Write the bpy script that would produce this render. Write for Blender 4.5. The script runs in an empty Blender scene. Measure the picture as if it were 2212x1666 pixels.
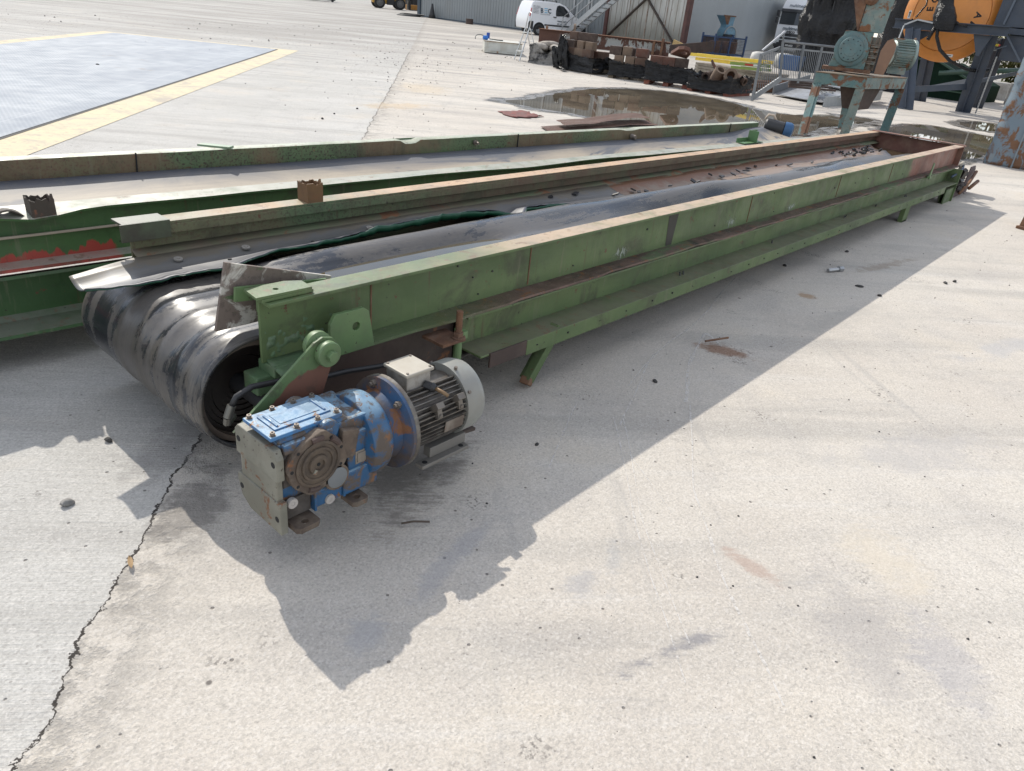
import bpy, math, random
from mathutils import Vector, Matrix, Euler, noise as mnoise
R = math.radians
rnd = random.Random(7)
S = bpy.context.scene
COL = S.collection

# ---------------------------------------------------------------- camera
CAMH = 1.53
yaw, pitch, roll = R(39.552323), R(27.8481), R(5.714697)
fw = Vector((math.cos(yaw)*math.cos(pitch), math.sin(yaw)*math.cos(pitch), -math.sin(pitch)))
r0 = Vector((math.sin(yaw), -math.cos(yaw), 0))
d0 = fw.cross(r0)
rt = r0*math.cos(roll) - d0*math.sin(roll)
dn = fw.cross(rt)
cam = bpy.data.objects.new('camera', bpy.data.cameras.new('camera'))
COL.objects.link(cam)
M = Matrix((rt, -dn, -fw)).transposed().to_4x4()
M.translation = (0, 0, CAMH)
cam.matrix_world = M
cam.data.sensor_width = 36
cam.data.lens = 36*1553.38/2212
cam.data.clip_end = 1500
cam.data.clip_start = 0.05
S.camera = cam

# ---------------------------------------------------------------- sky, sun, exposure
SUN = Vector((0.32, 1.12, 1.0)).normalized()
W = bpy.data.worlds.new('World'); S.world = W; W.use_nodes = True
wt = W.node_tree; wt.nodes.clear()
wo = wt.nodes.new('ShaderNodeOutputWorld'); bg = wt.nodes.new('ShaderNodeBackground')
sky = wt.nodes.new('ShaderNodeTexSky'); sky.sky_type = 'NISHITA'; sky.sun_disc = False
sky.sun_elevation = math.asin(SUN.z); sky.sun_rotation = math.atan2(SUN.x, SUN.y)
sky.dust_density = .6
tc = wt.nodes.new('ShaderNodeTexCoord')
mp = wt.nodes.new('ShaderNodeMapping'); mp.inputs['Scale'].default_value = (1, 1, 2.2)
cn = wt.nodes.new('ShaderNodeTexNoise'); cn.inputs['Scale'].default_value = 2.6; cn.inputs['Detail'].default_value = 8; cn.inputs['Roughness'].default_value = .58
cr = wt.nodes.new('ShaderNodeValToRGB'); cr.color_ramp.elements[0].position = .40; cr.color_ramp.elements[1].position = .62
mx = wt.nodes.new('ShaderNodeMix'); mx.data_type = 'RGBA'
wt.links.new(tc.outputs['Generated'], mp.inputs['Vector']); wt.links.new(mp.outputs[0], cn.inputs['Vector'])
wt.links.new(cn.outputs['Fac'], cr.inputs['Fac']); wt.links.new(cr.outputs[0], mx.inputs['Factor'])
wt.links.new(sky.outputs[0], mx.inputs['A']); mx.inputs['B'].default_value = (8.0, 8.0, 8.1, 1)   # sunlit cloud
wt.links.new(mx.outputs['Result'], bg.inputs['Color']); wt.links.new(bg.outputs[0], wo.inputs[0])
bg.inputs['Strength'].default_value = 0.135
sl = bpy.data.lights.new('sun', 'SUN'); sl.energy = 3.3; sl.angle = R(.55); sl.color = (1, .945, .855)
so = bpy.data.objects.new('sun', sl); COL.objects.link(so); so.location = (10, 25, 30)
so.rotation_mode = 'QUATERNION'; so.rotation_quaternion = SUN.to_track_quat('Z', 'Y')
S.view_settings.view_transform = 'Standard'; S.view_settings.look = 'None'
S.view_settings.gamma = 1; S.view_settings.exposure = 0.47
S.view_settings.use_curve_mapping = False

# ---------------------------------------------------------------- helpers: meshes
class MB:
    """collects shapes; build() links them as one mesh object"""
    def __init__(s, off=(0, 0, 0)):
        s.v = []; s.f = []; s.uv = {}; s.o = Vector(off)
    def add(s, vs, fs):
        n = len(s.v); s.v += [Vector(p)-s.o for p in vs]; s.f += [tuple(i+n for i in f) for f in fs]; return n
    def hexa(s, p):
        s.add(p, [(0, 3, 2, 1), (4, 5, 6, 7), (0, 1, 5, 4), (1, 2, 6, 5), (2, 3, 7, 6), (3, 0, 4, 7)]); return s
    def box(s, x0, x1, y0, y1, z0, z1):
        return s.hexa([(x0, y0, z0), (x1, y0, z0), (x1, y1, z0), (x0, y1, z0), (x0, y0, z1), (x1, y0, z1), (x1, y1, z1), (x0, y1, z1)])
    def obox(s, c, d, rot=(0, 0, 0)):
        m = Euler(rot).to_matrix(); c = Vector(c); x, y, z = d[0]/2, d[1]/2, d[2]/2
        return s.hexa([c+m@Vector(q) for q in ((-x, -y, -z), (x, -y, -z), (x, y, -z), (-x, y, -z), (-x, -y, z), (x, -y, z), (x, y, z), (-x, y, z))])
    def bar(s, a, b, w, h, up=(0, 0, 1)):
        a = Vector(a); b = Vector(b); t = (b-a).normalized(); u = Vector(up); x = t.cross(u)
        if x.length < 1e-4: x = t.cross(Vector((1, 0, 0)))
        x.normalize(); y = x.cross(t); x *= w/2; y *= h/2
        return s.hexa([a-x-y, a+x-y, a+x+y, a-x+y, b-x-y, b+x-y, b+x+y, b-x+y])
    def prism(s, pts, lo, hi, axis='y'):
        n = len(pts)
        def P(p, t): return (p[0], t, p[1]) if axis == 'y' else ((t, p[0], p[1]) if axis == 'x' else (p[0], p[1], t))
        s.add([P(p, lo) for p in pts]+[P(p, hi) for p in pts],
              [tuple(range(n)), tuple(range(2*n-1, n-1, -1))]+[(i, i+n, (i+1) % n+n, (i+1) % n) for i in range(n)]); return s
    def cyl(s, a, b, r, r2=None, n=20, cap=True, ph=0):
        a = Vector(a); b = Vector(b); r2 = r if r2 is None else r2
        t = (b-a).normalized(); x = t.orthogonal().normalized(); y = t.cross(x)
        c = [(math.cos(2*math.pi*i/n+ph), math.sin(2*math.pi*i/n+ph)) for i in range(n)]
        vs = [a+(x*p+y*q)*r for p, q in c]+[b+(x*p+y*q)*r2 for p, q in c]
        fs = [(i, (i+1) % n, (i+1) % n+n, i+n) for i in range(n)]
        if cap: fs += [tuple(range(n-1, -1, -1)), tuple(range(n, 2*n))]
        s.add(vs, fs); return s
    def ring(s, a, b, ro, ri, n=28):
        a = Vector(a); b = Vector(b); t = (b-a).normalized(); x = t.orthogonal().normalized(); y = t.cross(x)
        vs = []
        for p, r in ((a, ro), (b, ro), (b, ri), (a, ri)):
            vs += [p+(x*math.cos(2*math.pi*i/n)+y*math.sin(2*math.pi*i/n))*r for i in range(n)]
        fs = []
        for k in range(4):
            for i in range(n):
                j = (i+1) % n; fs.append((k*n+i, k*n+j, ((k+1) % 4)*n+j, ((k+1) % 4)*n+i))
        s.add(vs, fs); return s
    def lathe(s, a, t, prof, n=28):
        """prof: (distance along axis, radius)"""
        a = Vector(a); t = Vector(t).normalized(); x = t.orthogonal().normalized(); y = t.cross(x); vs = []; fs = []
        for d, r in prof: vs += [a+t*d+(x*math.cos(2*math.pi*i/n)+y*math.sin(2*math.pi*i/n))*r for i in range(n)]
        for k in range(len(prof)-1):
            for i in range(n):
                j = (i+1) % n; fs.append((k*n+i, k*n+j, (k+1)*n+j, (k+1)*n+i))
        fs += [tuple(range(n-1, -1, -1)), tuple(range((len(prof)-1)*n, len(prof)*n))]
        s.add(vs, fs); return s
    def tube(s, pts, r, n=8):
        pts = [Vector(p) for p in pts]; vs = []; fs = []; x = None
        for i, p in enumerate(pts):
            t = (pts[min(i+1, len(pts)-1)]-pts[max(i-1, 0)]).normalized()
            if x is None: x = t.orthogonal().normalized()
            x = (x-t*x.dot(t)).normalized(); y = t.cross(x)
            vs += [p+(x*math.cos(2*math.pi*k/n)+y*math.sin(2*math.pi*k/n))*r for k in range(n)]
        for i in range(len(pts)-1):
            for k in range(n):
                j = (k+1) % n; fs.append((i*n+k, i*n+j, (i+1)*n+j, (i+1)*n+k))
        fs += [tuple(range(n-1, -1, -1)), tuple(range((len(pts)-1)*n, len(pts)*n))]
        s.add(vs, fs); return s
    def grid(s, P, uv=None, closed=False):
        nu = len(P); nv = len(P[0])
        b = s.add([p for row in P for p in row], [(i*nv+j, i*nv+j+1, (i+1)*nv+j+1, (i+1)*nv+j) for i in range(nu-1) for j in range(nv-1)])
        if uv:
            for i in range(nu):
                for j in range(nv): s.uv[b+i*nv+j] = uv[i][j]
        return s
    def hole_plate(s, poly, c, rh, lo, hi, axis='y', n=32):
        """plate with a round hole through it (poly is star-shaped about c)"""
        an = sorted(set([2*math.pi*i/n for i in range(n)]+[math.atan2(p[1]-c[1], p[0]-c[0]) % (2*math.pi) for p in poly]))
        out = []
        for a in an:
            d = (math.cos(a), math.sin(a)); best = None
            for i in range(len(poly)):
                p = poly[i]; q = poly[(i+1) % len(poly)]; ex, ey = q[0]-p[0], q[1]-p[1]
                den = d[0]*ey-d[1]*ex
                if abs(den) < 1e-9: continue
                t = ((p[0]-c[0])*ey-(p[1]-c[1])*ex)/den; u = ((p[0]-c[0])*d[1]-(p[1]-c[1])*d[0])/den
                if t > 0 and -1e-6 <= u <= 1+1e-6 and (best is None or t < best): best = t
            out.append((c[0]+d[0]*best, c[1]+d[1]*best))
        inn = [(c[0]+rh*math.cos(a), c[1]+rh*math.sin(a)) for a in an]; m = len(an)
        def P(p, t): return (p[0], t, p[1]) if axis == 'y' else ((t, p[0], p[1]) if axis == 'x' else (p[0], p[1], t))
        vs = [P(p, lo) for p in out]+[P(p, lo) for p in inn]+[P(p, hi) for p in out]+[P(p, hi) for p in inn]
        fs = []
        for i in range(m):
            j = (i+1) % m
            fs += [(i, j, m+j, m+i), (2*m+i, 3*m+i, 3*m+j, 2*m+j), (i, 2*m+i, 2*m+j, j), (m+i, m+j, 3*m+j, 3*m+i)]
        s.add(vs, fs); return s
    def build(s, name, mat, parent=None, bevel=0, smooth=False, solid=0, label=None):
        me = bpy.data.meshes.new(name); me.from_pydata([tuple(p) for p in s.v], [], s.f)
        if s.uv:
            ul = me.uv_layers.new(name='UVMap')
            for lp in me.loops: ul.data[lp.index].uv = s.uv.get(lp.vertex_index, (0, 0))
        import bmesh
        bm = bmesh.new(); bm.from_mesh(me); bmesh.ops.recalc_face_normals(bm, faces=bm.faces); bm.to_mesh(me); bm.free()
        me.materials.append(mat)
        o = bpy.data.objects.new(name, me); COL.objects.link(o)
        if parent: o.parent = parent
        if smooth:
            for p in me.polygons: p.use_smooth = True
            if smooth != 'all':
                try: me.set_sharp_from_angle(angle=R(smooth if smooth is not True else 38))
                except Exception: pass
        if solid:
            m = o.modifiers.new('thickness', 'SOLIDIFY'); m.thickness = solid; m.offset = 0
        if bevel:
            m = o.modifiers.new('bevel', 'BEVEL'); m.width = bevel; m.segments = 2; m.limit_method = 'ANGLE'; m.angle_limit = R(40); m.harden_normals = False
        if label: o['label'] = label
        return o

def thing(name, label, cat, loc=(0, 0, 0), rz=0, group=None, ry=0):
    o = bpy.data.objects.new(name, None); COL.objects.link(o); o.empty_display_size = .2
    o.location = loc; o.rotation_euler = (0, ry, rz); o['label'] = label; o['category'] = cat
    if group: o['group'] = group
    return o
def tag(o, label, cat, group=None):
    o['label'] = label; o['category'] = cat
    if group: o['group'] = group
    return o
def struct(o, kind='structure'):
    o['kind'] = kind; return o
def copy_tree(o, parent=None):
    c = o.copy(); COL.objects.link(c)
    if parent: c.parent = parent
    for ch in list(o.children): copy_tree(ch, c)
    return c
def lettering(name, body, size, mat, parent, loc, rot, ext=.0015, align='LEFT', bold=0, shear=0, sx=1):
    cu = bpy.data.curves.new(name, 'FONT'); cu.body = body; cu.size = size; cu.extrude = ext; cu.align_x = align
    cu.offset = bold; cu.shear = shear; cu.resolution_u = 2
    t = bpy.data.objects.new(name, cu); COL.objects.link(t)
    dg = bpy.context.evaluated_depsgraph_get()
    me = bpy.data.meshes.new_from_object(t.evaluated_get(dg)); bpy.data.objects.remove(t); bpy.data.curves.remove(cu)
    me.materials.clear(); me.materials.append(mat)
    o = bpy.data.objects.new(name, me); COL.objects.link(o); o.parent = parent; o.location = loc; o.rotation_euler = rot; o.scale = (sx, 1, 1)
    return o
XS = [-60, 0, 9.5, 10.2, 10.9, 11.6, 22, 24, 32, 34, 900]; ZS = [0, 0, -.0808, -.0855, -.0885, -.0895, -.0895, -.082, -.008, 0, 0]
def zg(x):
    for i in range(len(XS)-1):
        if x <= XS[i+1]: return ZS[i]+(ZS[i+1]-ZS[i])*(x-XS[i])/(XS[i+1]-XS[i])
    return 0
def nz(x, y=0, z=0): return mnoise.noise(Vector((x, y, z)))

def islands(o):
    me = o.data; par = list(range(len(me.vertices)))
    def fd(i):
        while par[i] != i: par[i] = par[par[i]]; i = par[i]
        return i
    for p in me.polygons:
        a = fd(p.vertices[0])
        for v in p.vertices[1:]: par[fd(v)] = a
    gr = {}
    for p in me.polygons: gr.setdefault(fd(p.vertices[0]), []).append(p.index)
    return list(gr.values())
def split_object(o, name):
    """one object for each separate piece"""
    gr = islands(o); me = o.data; first = True
    for g in gr:
        vs = sorted({v for i in g for v in me.polygons[i].vertices}); ix = {v: k for k, v in enumerate(vs)}
        m2 = bpy.data.meshes.new(name); m2.from_pydata([tuple(me.vertices[v].co) for v in vs], [], [[ix[v] for v in me.polygons[i].vertices] for i in g])
        for mt in me.materials: m2.materials.append(mt)
        for p2, i in zip(m2.polygons, g): p2.use_smooth = me.polygons[i].use_smooth
        c = o.copy(); c.data = m2; c.name = name; COL.objects.link(c)
    bpy.data.objects.remove(o)

# ---------------------------------------------------------------- helpers: materials
class NT:
    def __init__(s, name):
        s.m = bpy.data.materials.new(name); s.m.use_nodes = True; s.t = s.m.node_tree; s.t.nodes.clear()
        s.out = s.t.nodes.new('ShaderNodeOutputMaterial'); s.b = s.t.nodes.new('ShaderNodeBsdfPrincipled')
        s.t.links.new(s.b.outputs[0], s.out.inputs[0]); s.co = s.t.nodes.new('ShaderNodeTexCoord')
        s.P = s.co.outputs['Object']; s.UV = s.co.outputs['UV']
    def put(s, sock, v):
        if isinstance(v, bpy.types.NodeSocket): s.t.links.new(v, sock)
        elif isinstance(v, (tuple, list)) and len(v) == 3 and sock.type == 'RGBA': sock.default_value = (*v, 1)
        else: sock.default_value = v
    def math(s, op, a, b=0., c=0., clamp=False):
        n = s.t.nodes.new('ShaderNodeMath'); n.operation = op; n.use_clamp = clamp
        s.put(n.inputs[0], a); s.put(n.inputs[1], b); s.put(n.inputs[2], c); return n.outputs[0]
    def vm(s, op, a, b=(0, 0, 0)):
        n = s.t.nodes.new('ShaderNodeVectorMath'); n.operation = op; s.put(n.inputs[0], a); s.put(n.inputs[1], b)
        return n.outputs['Value'] if op in ('LENGTH', 'DOT_PRODUCT') else n.outputs[0]
    def sep(s, v):
        n = s.t.nodes.new('ShaderNodeSeparateXYZ'); s.put(n.inputs[0], v); return n.outputs
    def comb(s, x, y, z=0.):
        n = s.t.nodes.new('ShaderNodeCombineXYZ'); s.put(n.inputs[0], x); s.put(n.inputs[1], y); s.put(n.inputs[2], z); return n.outputs[0]
    def noise(s, v, sc, det=4, ro=.55, dist=0):
        n = s.t.nodes.new('ShaderNodeTexNoise'); s.put(n.inputs['Vector'], v); n.inputs['Scale'].default_value = sc
        n.inputs['Detail'].default_value = det; n.inputs['Roughness'].default_value = ro; n.inputs['Distortion'].default_value = dist
        return n.outputs['Fac']
    def vor(s, v, sc, feat='F1', out='Distance'):
        n = s.t.nodes.new('ShaderNodeTexVoronoi'); n.feature = feat; s.put(n.inputs['Vector'], v); n.inputs['Scale'].default_value = sc
        return n.outputs[out]
    def mr(s, v, a, b, c=0., d=1., smooth=True):
        n = s.t.nodes.new('ShaderNodeMapRange'); n.interpolation_type = 'SMOOTHSTEP' if smooth else 'LINEAR'
        s.put(n.inputs['Value'], v)
        for k, x in zip(('From Min', 'From Max', 'To Min', 'To Max'), (a, b, c, d)): s.put(n.inputs[k], x)
        return n.outputs[0]
    def mix(s, f, a, b, mode='MIX'):
        n = s.t.nodes.new('ShaderNodeMix'); n.data_type = 'RGBA'; n.blend_type = mode
        s.put(n.inputs['Factor'], f); s.put(n.inputs[6], a); s.put(n.inputs[7], b); return n.outputs[2]
    def stretch(s, v, sc):
        return s.vm('MULTIPLY', v, sc)
    def bump(s, h, st=.3, dist=.01):
        n = s.t.nodes.new('ShaderNodeBump'); s.put(n.inputs['Height'], h); n.inputs['Strength'].default_value = st; n.inputs['Distance'].default_value = dist
        s.t.links.new(n.outputs[0], s.b.inputs['Normal'])
    def fin(s, col, rough=.6, metal=0., spec=.5):
        s.put(s.b.inputs['Base Color'], col); s.put(s.b.inputs['Roughness'], rough); s.put(s.b.inputs['Metallic'], metal)
        s.b.inputs['Specular IOR Level'].default_value = spec; return s.m

RUST = (.13, .055, .027)
def paint(name, col, col2=None, rust=0., rsc=6., rcol=RUST, rcol2=(.22, .105, .05), dirt=0., dcol=(.16, .13, .10), rough=.5, metal=0., bump=.15, sc=3., run=1., spec=.5, chips=0.):
    """weathered paint: two tones, rust patches with their own shape, dirt film, chips"""
    k = NT(name); P = k.P
    col2 = col2 or tuple(c*.72 for c in col)
    c = k.mix(k.mr(k.noise(P, sc, 5, .6), .35, .65), col, col2)
    ro = rough
    if dirt:
        dn = k.noise(k.stretch(P, (1, 1, run)), sc*2.3, 6, .65)
        c = k.mix(k.math('MULTIPLY', k.mr(dn, .42, .68), dirt), c, dcol)
    if rust:
        rn = k.noise(P, rsc, 7, .68, .4); t = .74-.42*rust
        f = k.mr(rn, t, t+.07); rc = k.mix(k.noise(P, rsc*5, 3), rcol, rcol2)
        c = k.mix(f, c, rc); ro = k.mr(f, 0, 1, rough, .85)
    if chips:
        vn = k.noise(P, 45, 3, .7); f2 = k.mr(vn, .70-.12*chips, .73-.12*chips); c = k.mix(f2, c, (.05, .035, .025))
    k.bump(k.noise(P, 35, 4, .6), bump, .004)
    return k.fin(c, ro, metal, spec)
def plain(name, col, rough=.5, metal=0., spec=.5, var=.25, sc=8.):
    k = NT(name); c = k.mix(k.noise(k.P, sc, 4), tuple(x*(1-var) for x in col), tuple(min(1, x*(1+var*.6)) for x in col))
    return k.fin(c, rough, metal, spec)
# ---------------------------------------------------------------- ground
def concrete():
    k = NT('concrete'); P = k.P; x, y, z = k.sep(P)
    d = k.math('DIVIDE', k.math('SUBTRACT', k.math('SUBTRACT', y, 1.235), k.math('MULTIPLY', x, 1.088)), 1.478)
    e = k.math('ADD', k.math('MULTIPLY', x, .677), k.math('MULTIPLY', y, .736))
    wig = k.math('ADD', k.math('MULTIPLY', k.math('SUBTRACT', k.noise(P, 4, 2), .5), .10), k.math('MULTIPLY', k.math('SUBTRACT', k.noise(P, 34, 4, .7), .5), .05))
    dw = k.math('ADD', d, wig); left = k.mr(dw, -.01, .01)
    de = k.comb(d, e, 0.)
    # broom lines run across the joint
    br = k.noise(k.stretch(de, (2.2, 95, 1)), 1, 3, .7)
    st = k.noise(k.stretch(de, (.22, 2.6, 1)), 1, 6, .62)          # long drag streaks
    fine = k.noise(P, 120, 4, .8); mid = k.noise(P, 30, 5, .7); big = k.noise(P, .55, 5, .6); pat = k.noise(P, 1.9, 6, .62, .3)
    cR = k.mix(k.mr(big, .35, .65), (.50, .455, .40), (.565, .525, .468)); cL = k.mix(k.mr(big, .35, .65), (.43, .42, .395), (.50, .488, .462))
    cL = k.mix(k.math('MULTIPLY', k.mr(br, .36, .66), .32), cL, (.60, .585, .55))
    c = k.mix(left, cR, cL)
    c = k.mix(k.math('MULTIPLY', k.mr(pat, .50, .70), .30), c, (.37, .35, .335))
    sw = k.noise(k.stretch(de, (1.3, 7, 1)), 1.0, 7, .68, .8); c = k.mix(k.math('MULTIPLY', k.mr(sw, .55, .72), .38), c, (.34, .325, .31)); c = k.mix(k.math('MULTIPLY', k.mr(sw, .45, .30), .35), c, (.62, .575, .51))
    c = k.mix(k.math('MULTIPLY', k.mr(k.noise(P, 1.1, 4, .6), .53, .72), .40), c, (.56, .485, .385))
    c = k.mix(k.math('MULTIPLY', k.mr(st, .47, .70), .50), c, (.31, .295, .275))
    c = k.mix(k.math('MULTIPLY', k.mr(k.noise(k.stretch(de, (.5, 6, 1)), 1, 5, .7), .56, .74), .35), c, (.62, .60, .57))
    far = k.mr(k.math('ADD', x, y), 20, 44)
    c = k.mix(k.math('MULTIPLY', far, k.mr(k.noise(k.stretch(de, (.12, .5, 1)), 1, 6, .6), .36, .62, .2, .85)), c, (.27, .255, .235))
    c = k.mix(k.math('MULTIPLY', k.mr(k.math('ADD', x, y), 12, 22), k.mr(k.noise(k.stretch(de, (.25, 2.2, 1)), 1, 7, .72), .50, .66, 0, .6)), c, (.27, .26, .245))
    c = k.mix(k.math('MULTIPLY', k.mr(fine, .38, .60, 1, 0), .34), c, (.26, .245, .225))
    c = k.mix(k.math('MULTIPLY', k.mr(mid, .56, .72), .16), c, (.66, .63, .585))
    c = k.mix(k.math('MULTIPLY', k.mr(mid, .46, .30), .13), c, (.27, .255, .235))
    va = k.t.nodes.new('ShaderNodeTexVoronoi'); va.inputs['Scale'].default_value = 165; k.put(va.inputs['Vector'], P); gr = k.sep(va.outputs['Color'])[0]
    c = k.mix(k.math('MULTIPLY', k.mr(gr, .80, .92), .22), c, (.22, .21, .195)); c = k.mix(k.math('MULTIPLY', k.mr(gr, .22, .10), .20), c, (.72, .69, .65))
    vb = k.t.nodes.new('ShaderNodeTexVoronoi'); vb.inputs['Scale'].default_value = 70; k.put(vb.inputs['Vector'], P); gb2 = k.sep(vb.outputs['Color'])[1]
    c = k.mix(k.math('MULTIPLY', k.math('MULTIPLY', k.mr(gb2, .90, .94), k.mr(vb.outputs['Distance'], .42, .25)), .22), c, (.20, .185, .17))
    # worn patches where the aggregate shows as dark grit
    grit = k.math('MULTIPLY', k.mr(k.noise(P, 2.4, 5, .65), .60, .70), k.mr(k.noise(P, 75, 2, .6), .52, .62))
    c = k.mix(k.math('MULTIPLY', grit, .75), c, (.13, .12, .11))
    pit = k.math('MULTIPLY', k.mr(k.noise(P, .9, 6, .7), .50, .62), k.mr(k.vor(P, 42), .22, .10)); c = k.mix(k.math('MULTIPLY', pit, .55), c, (.19, .175, .16))
    tr_ = k.noise(k.stretch(k.comb(e, d, 0.), (.35, 3.2, 1)), 1.2, 6, .65, .4); c = k.mix(k.math('MULTIPLY', k.mr(tr_, .58, .70), .32), c, (.30, .29, .28))
    # pores and dark grit
    vo = k.t.nodes.new('ShaderNodeTexVoronoi'); vo.inputs['Scale'].default_value = 21; k.put(vo.inputs['Vector'], P)
    rr = k.sep(vo.outputs['Color'])[0]
    pore = k.math('MULTIPLY', k.mr(vo.outputs['Distance'], .13, .08), k.math('GREATER_THAN', rr, .80))
    c = k.mix(k.math('MULTIPLY', pore, .72), c, (.10, .092, .085))
    vo2 = k.t.nodes.new('ShaderNodeTexVoronoi'); vo2.inputs['Scale'].default_value = 6.2; k.put(vo2.inputs['Vector'], P)
    r2 = k.sep(vo2.outputs['Color'])[1]
    c = k.mix(k.math('MULTIPLY', k.math('MULTIPLY', k.mr(vo2.outputs['Distance'], .075, .05), k.math('GREATER_THAN', r2, .88)), .8), c, (.09, .08, .075))
    # the joint: a broken dark line, spalled along its right side
    near = k.mr(e, 2.0, 6.0, 1, .55)
    sp = k.math('MULTIPLY', k.mr(dw, -.30, -.01), k.math('MULTIPLY', k.mr(k.noise(P, 9, 6, .7), .42, .60), k.math('LESS_THAN', dw, .0)))
    c = k.mix(k.math('MULTIPLY', sp, .62), c, (.235, .22, .20))
    wd = k.math('ADD', .0012, k.math('MULTIPLY', k.mr(k.noise(P, 11, 4, .65), .36, .68), .0055))
    wd = k.math('ADD', wd, k.math('MULTIPLY', e, .0003))
    ck = k.math('LESS_THAN', k.math('ABSOLUTE', dw), wd)
    c = k.mix(k.math('MULTIPLY', ck, k.math('MULTIPLY', k.mr(e, 3, 8, .93, .6), k.mr(e, 25.2, 24.8))), c, (.035, .03, .027))
    # tight construction joints across the yard
    for (a, b, cc, w, s_) in ((-.677, -.736, 23.4, .03, .6), (.736, -.677, 12.3, .03, .5), (-.677, -.736, 9.55, .006, .45)):
        l = k.math('ABSOLUTE', k.math('ADD', k.math('ADD', k.math('ADD', k.math('MULTIPLY', x, a), k.math('MULTIPLY', y, b)), cc), k.math('MULTIPLY', wig, .6)))
        c = k.mix(k.math('MULTIPLY', k.mr(l, w, w*.4), s_), c, (.13, .12, .11))
    # stains: x, y, turn, half-length, half-width, colour, strength
    nb = k.noise(P, 6, 6, .7); nb2 = k.noise(k.stretch(de, (9, 55, 1)), 1, 5, .75)
    for (sx, sy, an, ra, rb, col, am) in (
        (3.50, 1.44, -75, .20, .07, (.20, .10, .055), .85), (1.95, .535, -96, .105, .036, (.36, .27, .225), .75),
        (1.425, .53, -20, .15, .030, (.17, .17, .19), .75), (1.47, .86, 10, .09, .05, (.30, .30, .315), .55), (1.95, .16, 45, .26, .16, (.30, .285, .28), .5),
        (1.46, 1.68, 30, .30, .22, (.17, .155, .14), .8), (.88, 1.14, 20, .09, .06, (.33, .33, .34), .6), (1.64, .86, 35, .12, .035, (.33, .33, .33), .5),
        (.80, 1.95, 47, .22, .10, (.16, .15, .14), .75), (.95, 2.35, 30, .28, .12, (.23, .22, .21), .6), (1.25, 1.20, 15, .22, .04, (.31, .31, .33), .5),
        (3.2, .35, -30, .40, .14, (.37, .355, .35), .5), (4.6, 1.2, -10, .5, .10, (.36, .34, .31), .5), (6.2, 1.4, -12, .5, .07, (.22, .165, .115), .5),
        (4.85, 1.5, 20, .06, .05, (.30, .17, .07), .7), (7.9, 9.5, 0, .7, .3, (.50, .37, .22), .5), (2.35, .25, 60, .20, .12, (.52, .46, .37), .6),
        (10.2, 11.4, 50, .9, .5, (.50, .39, .25), .45), (2.0, -.05, 40, .18, .10, (.33, .32, .335), .5), (5.1, .3, -20, .5, .09, (.37, .37, .385), .5), (7.4, .0, -15, .7, .12, (.37, .365, .37), .5), (8.5, .3, -15, .25, .06, (.33, .33, .35), .5)):
        q = k.vm('SUBTRACT', P, (sx, sy, 0)); a = R(an)
        u = k.math('DIVIDE', k.vm('DOT_PRODUCT', q, (math.cos(a), math.sin(a), 0)), ra); v = k.math('DIVIDE', k.vm('DOT_PRODUCT', q, (-math.sin(a), math.cos(a), 0)), rb)
        L = k.math('ADD', k.vm('LENGTH', k.comb(u, v, 0.)), k.math('ADD', k.math('MULTIPLY', k.math('SUBTRACT', nb, .5), 3.2), k.math('MULTIPLY', k.math('SUBTRACT', nb2, .5), 2.2)))
        c = k.mix(k.math('MULTIPLY', k.mr(L, 1.25, .35), am*.85), c, col)
    h = k.math('ADD', k.math('MULTIPLY', fine, .6), k.math('MULTIPLY', mid, .5))
    h = k.math('ADD', h, k.math('MULTIPLY', k.math('MULTIPLY', br, left), .9))
    h = k.math('SUBTRACT', h, k.math('MULTIPLY', sp, 1.2)); h = k.math('SUBTRACT', h, k.math('MULTIPLY', pore, 1.5))
    k.bump(h, .60, .007)
    return k.fin(c, .92, 0, .1)
M_conc = concrete()
def gsheet(name, xs, ys, mat, dz=0):
    mb = MB(); mb.grid([[(x, y, zg(x)+dz) for y in ys] for x in xs]); return mb.build(name, mat, smooth='all')
xs = sorted(set([-40, -20, -8, -3]+[i*.5 for i in range(-4, 72)]+[40, 50, 60, 80, 120, 200, 400, 800])); ys = [-400, -150, -60, -25, -10, -4, 0, 4, 8, 12, 16, 20, 25, 30, 40, 55, 75, 110, 200, 500]
struct(gsheet('ground', xs, ys, M_conc))

def quad_sheet(name, a, b, c, d, mat, dz, nu=40, nv=10):
    """bilinear sheet a-b (u) / d-c, following the ground"""
    P = []; U = []
    for i in range(nu+1):
        u = i/nu; r_ = []; uu = []
        for j in range(nv+1):
            v = j/nv
            x = (a[0]*(1-u)+b[0]*u)*(1-v)+(d[0]*(1-u)+c[0]*u)*v; y = (a[1]*(1-u)+b[1]*u)*(1-v)+(d[1]*(1-u)+c[1]*u)*v
            r_.append((x, y, zg(x)+dz)); uu.append((u, v))
        P.append(r_); U.append(uu)
    mb = MB(); mb.grid(P, U); return mb
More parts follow.
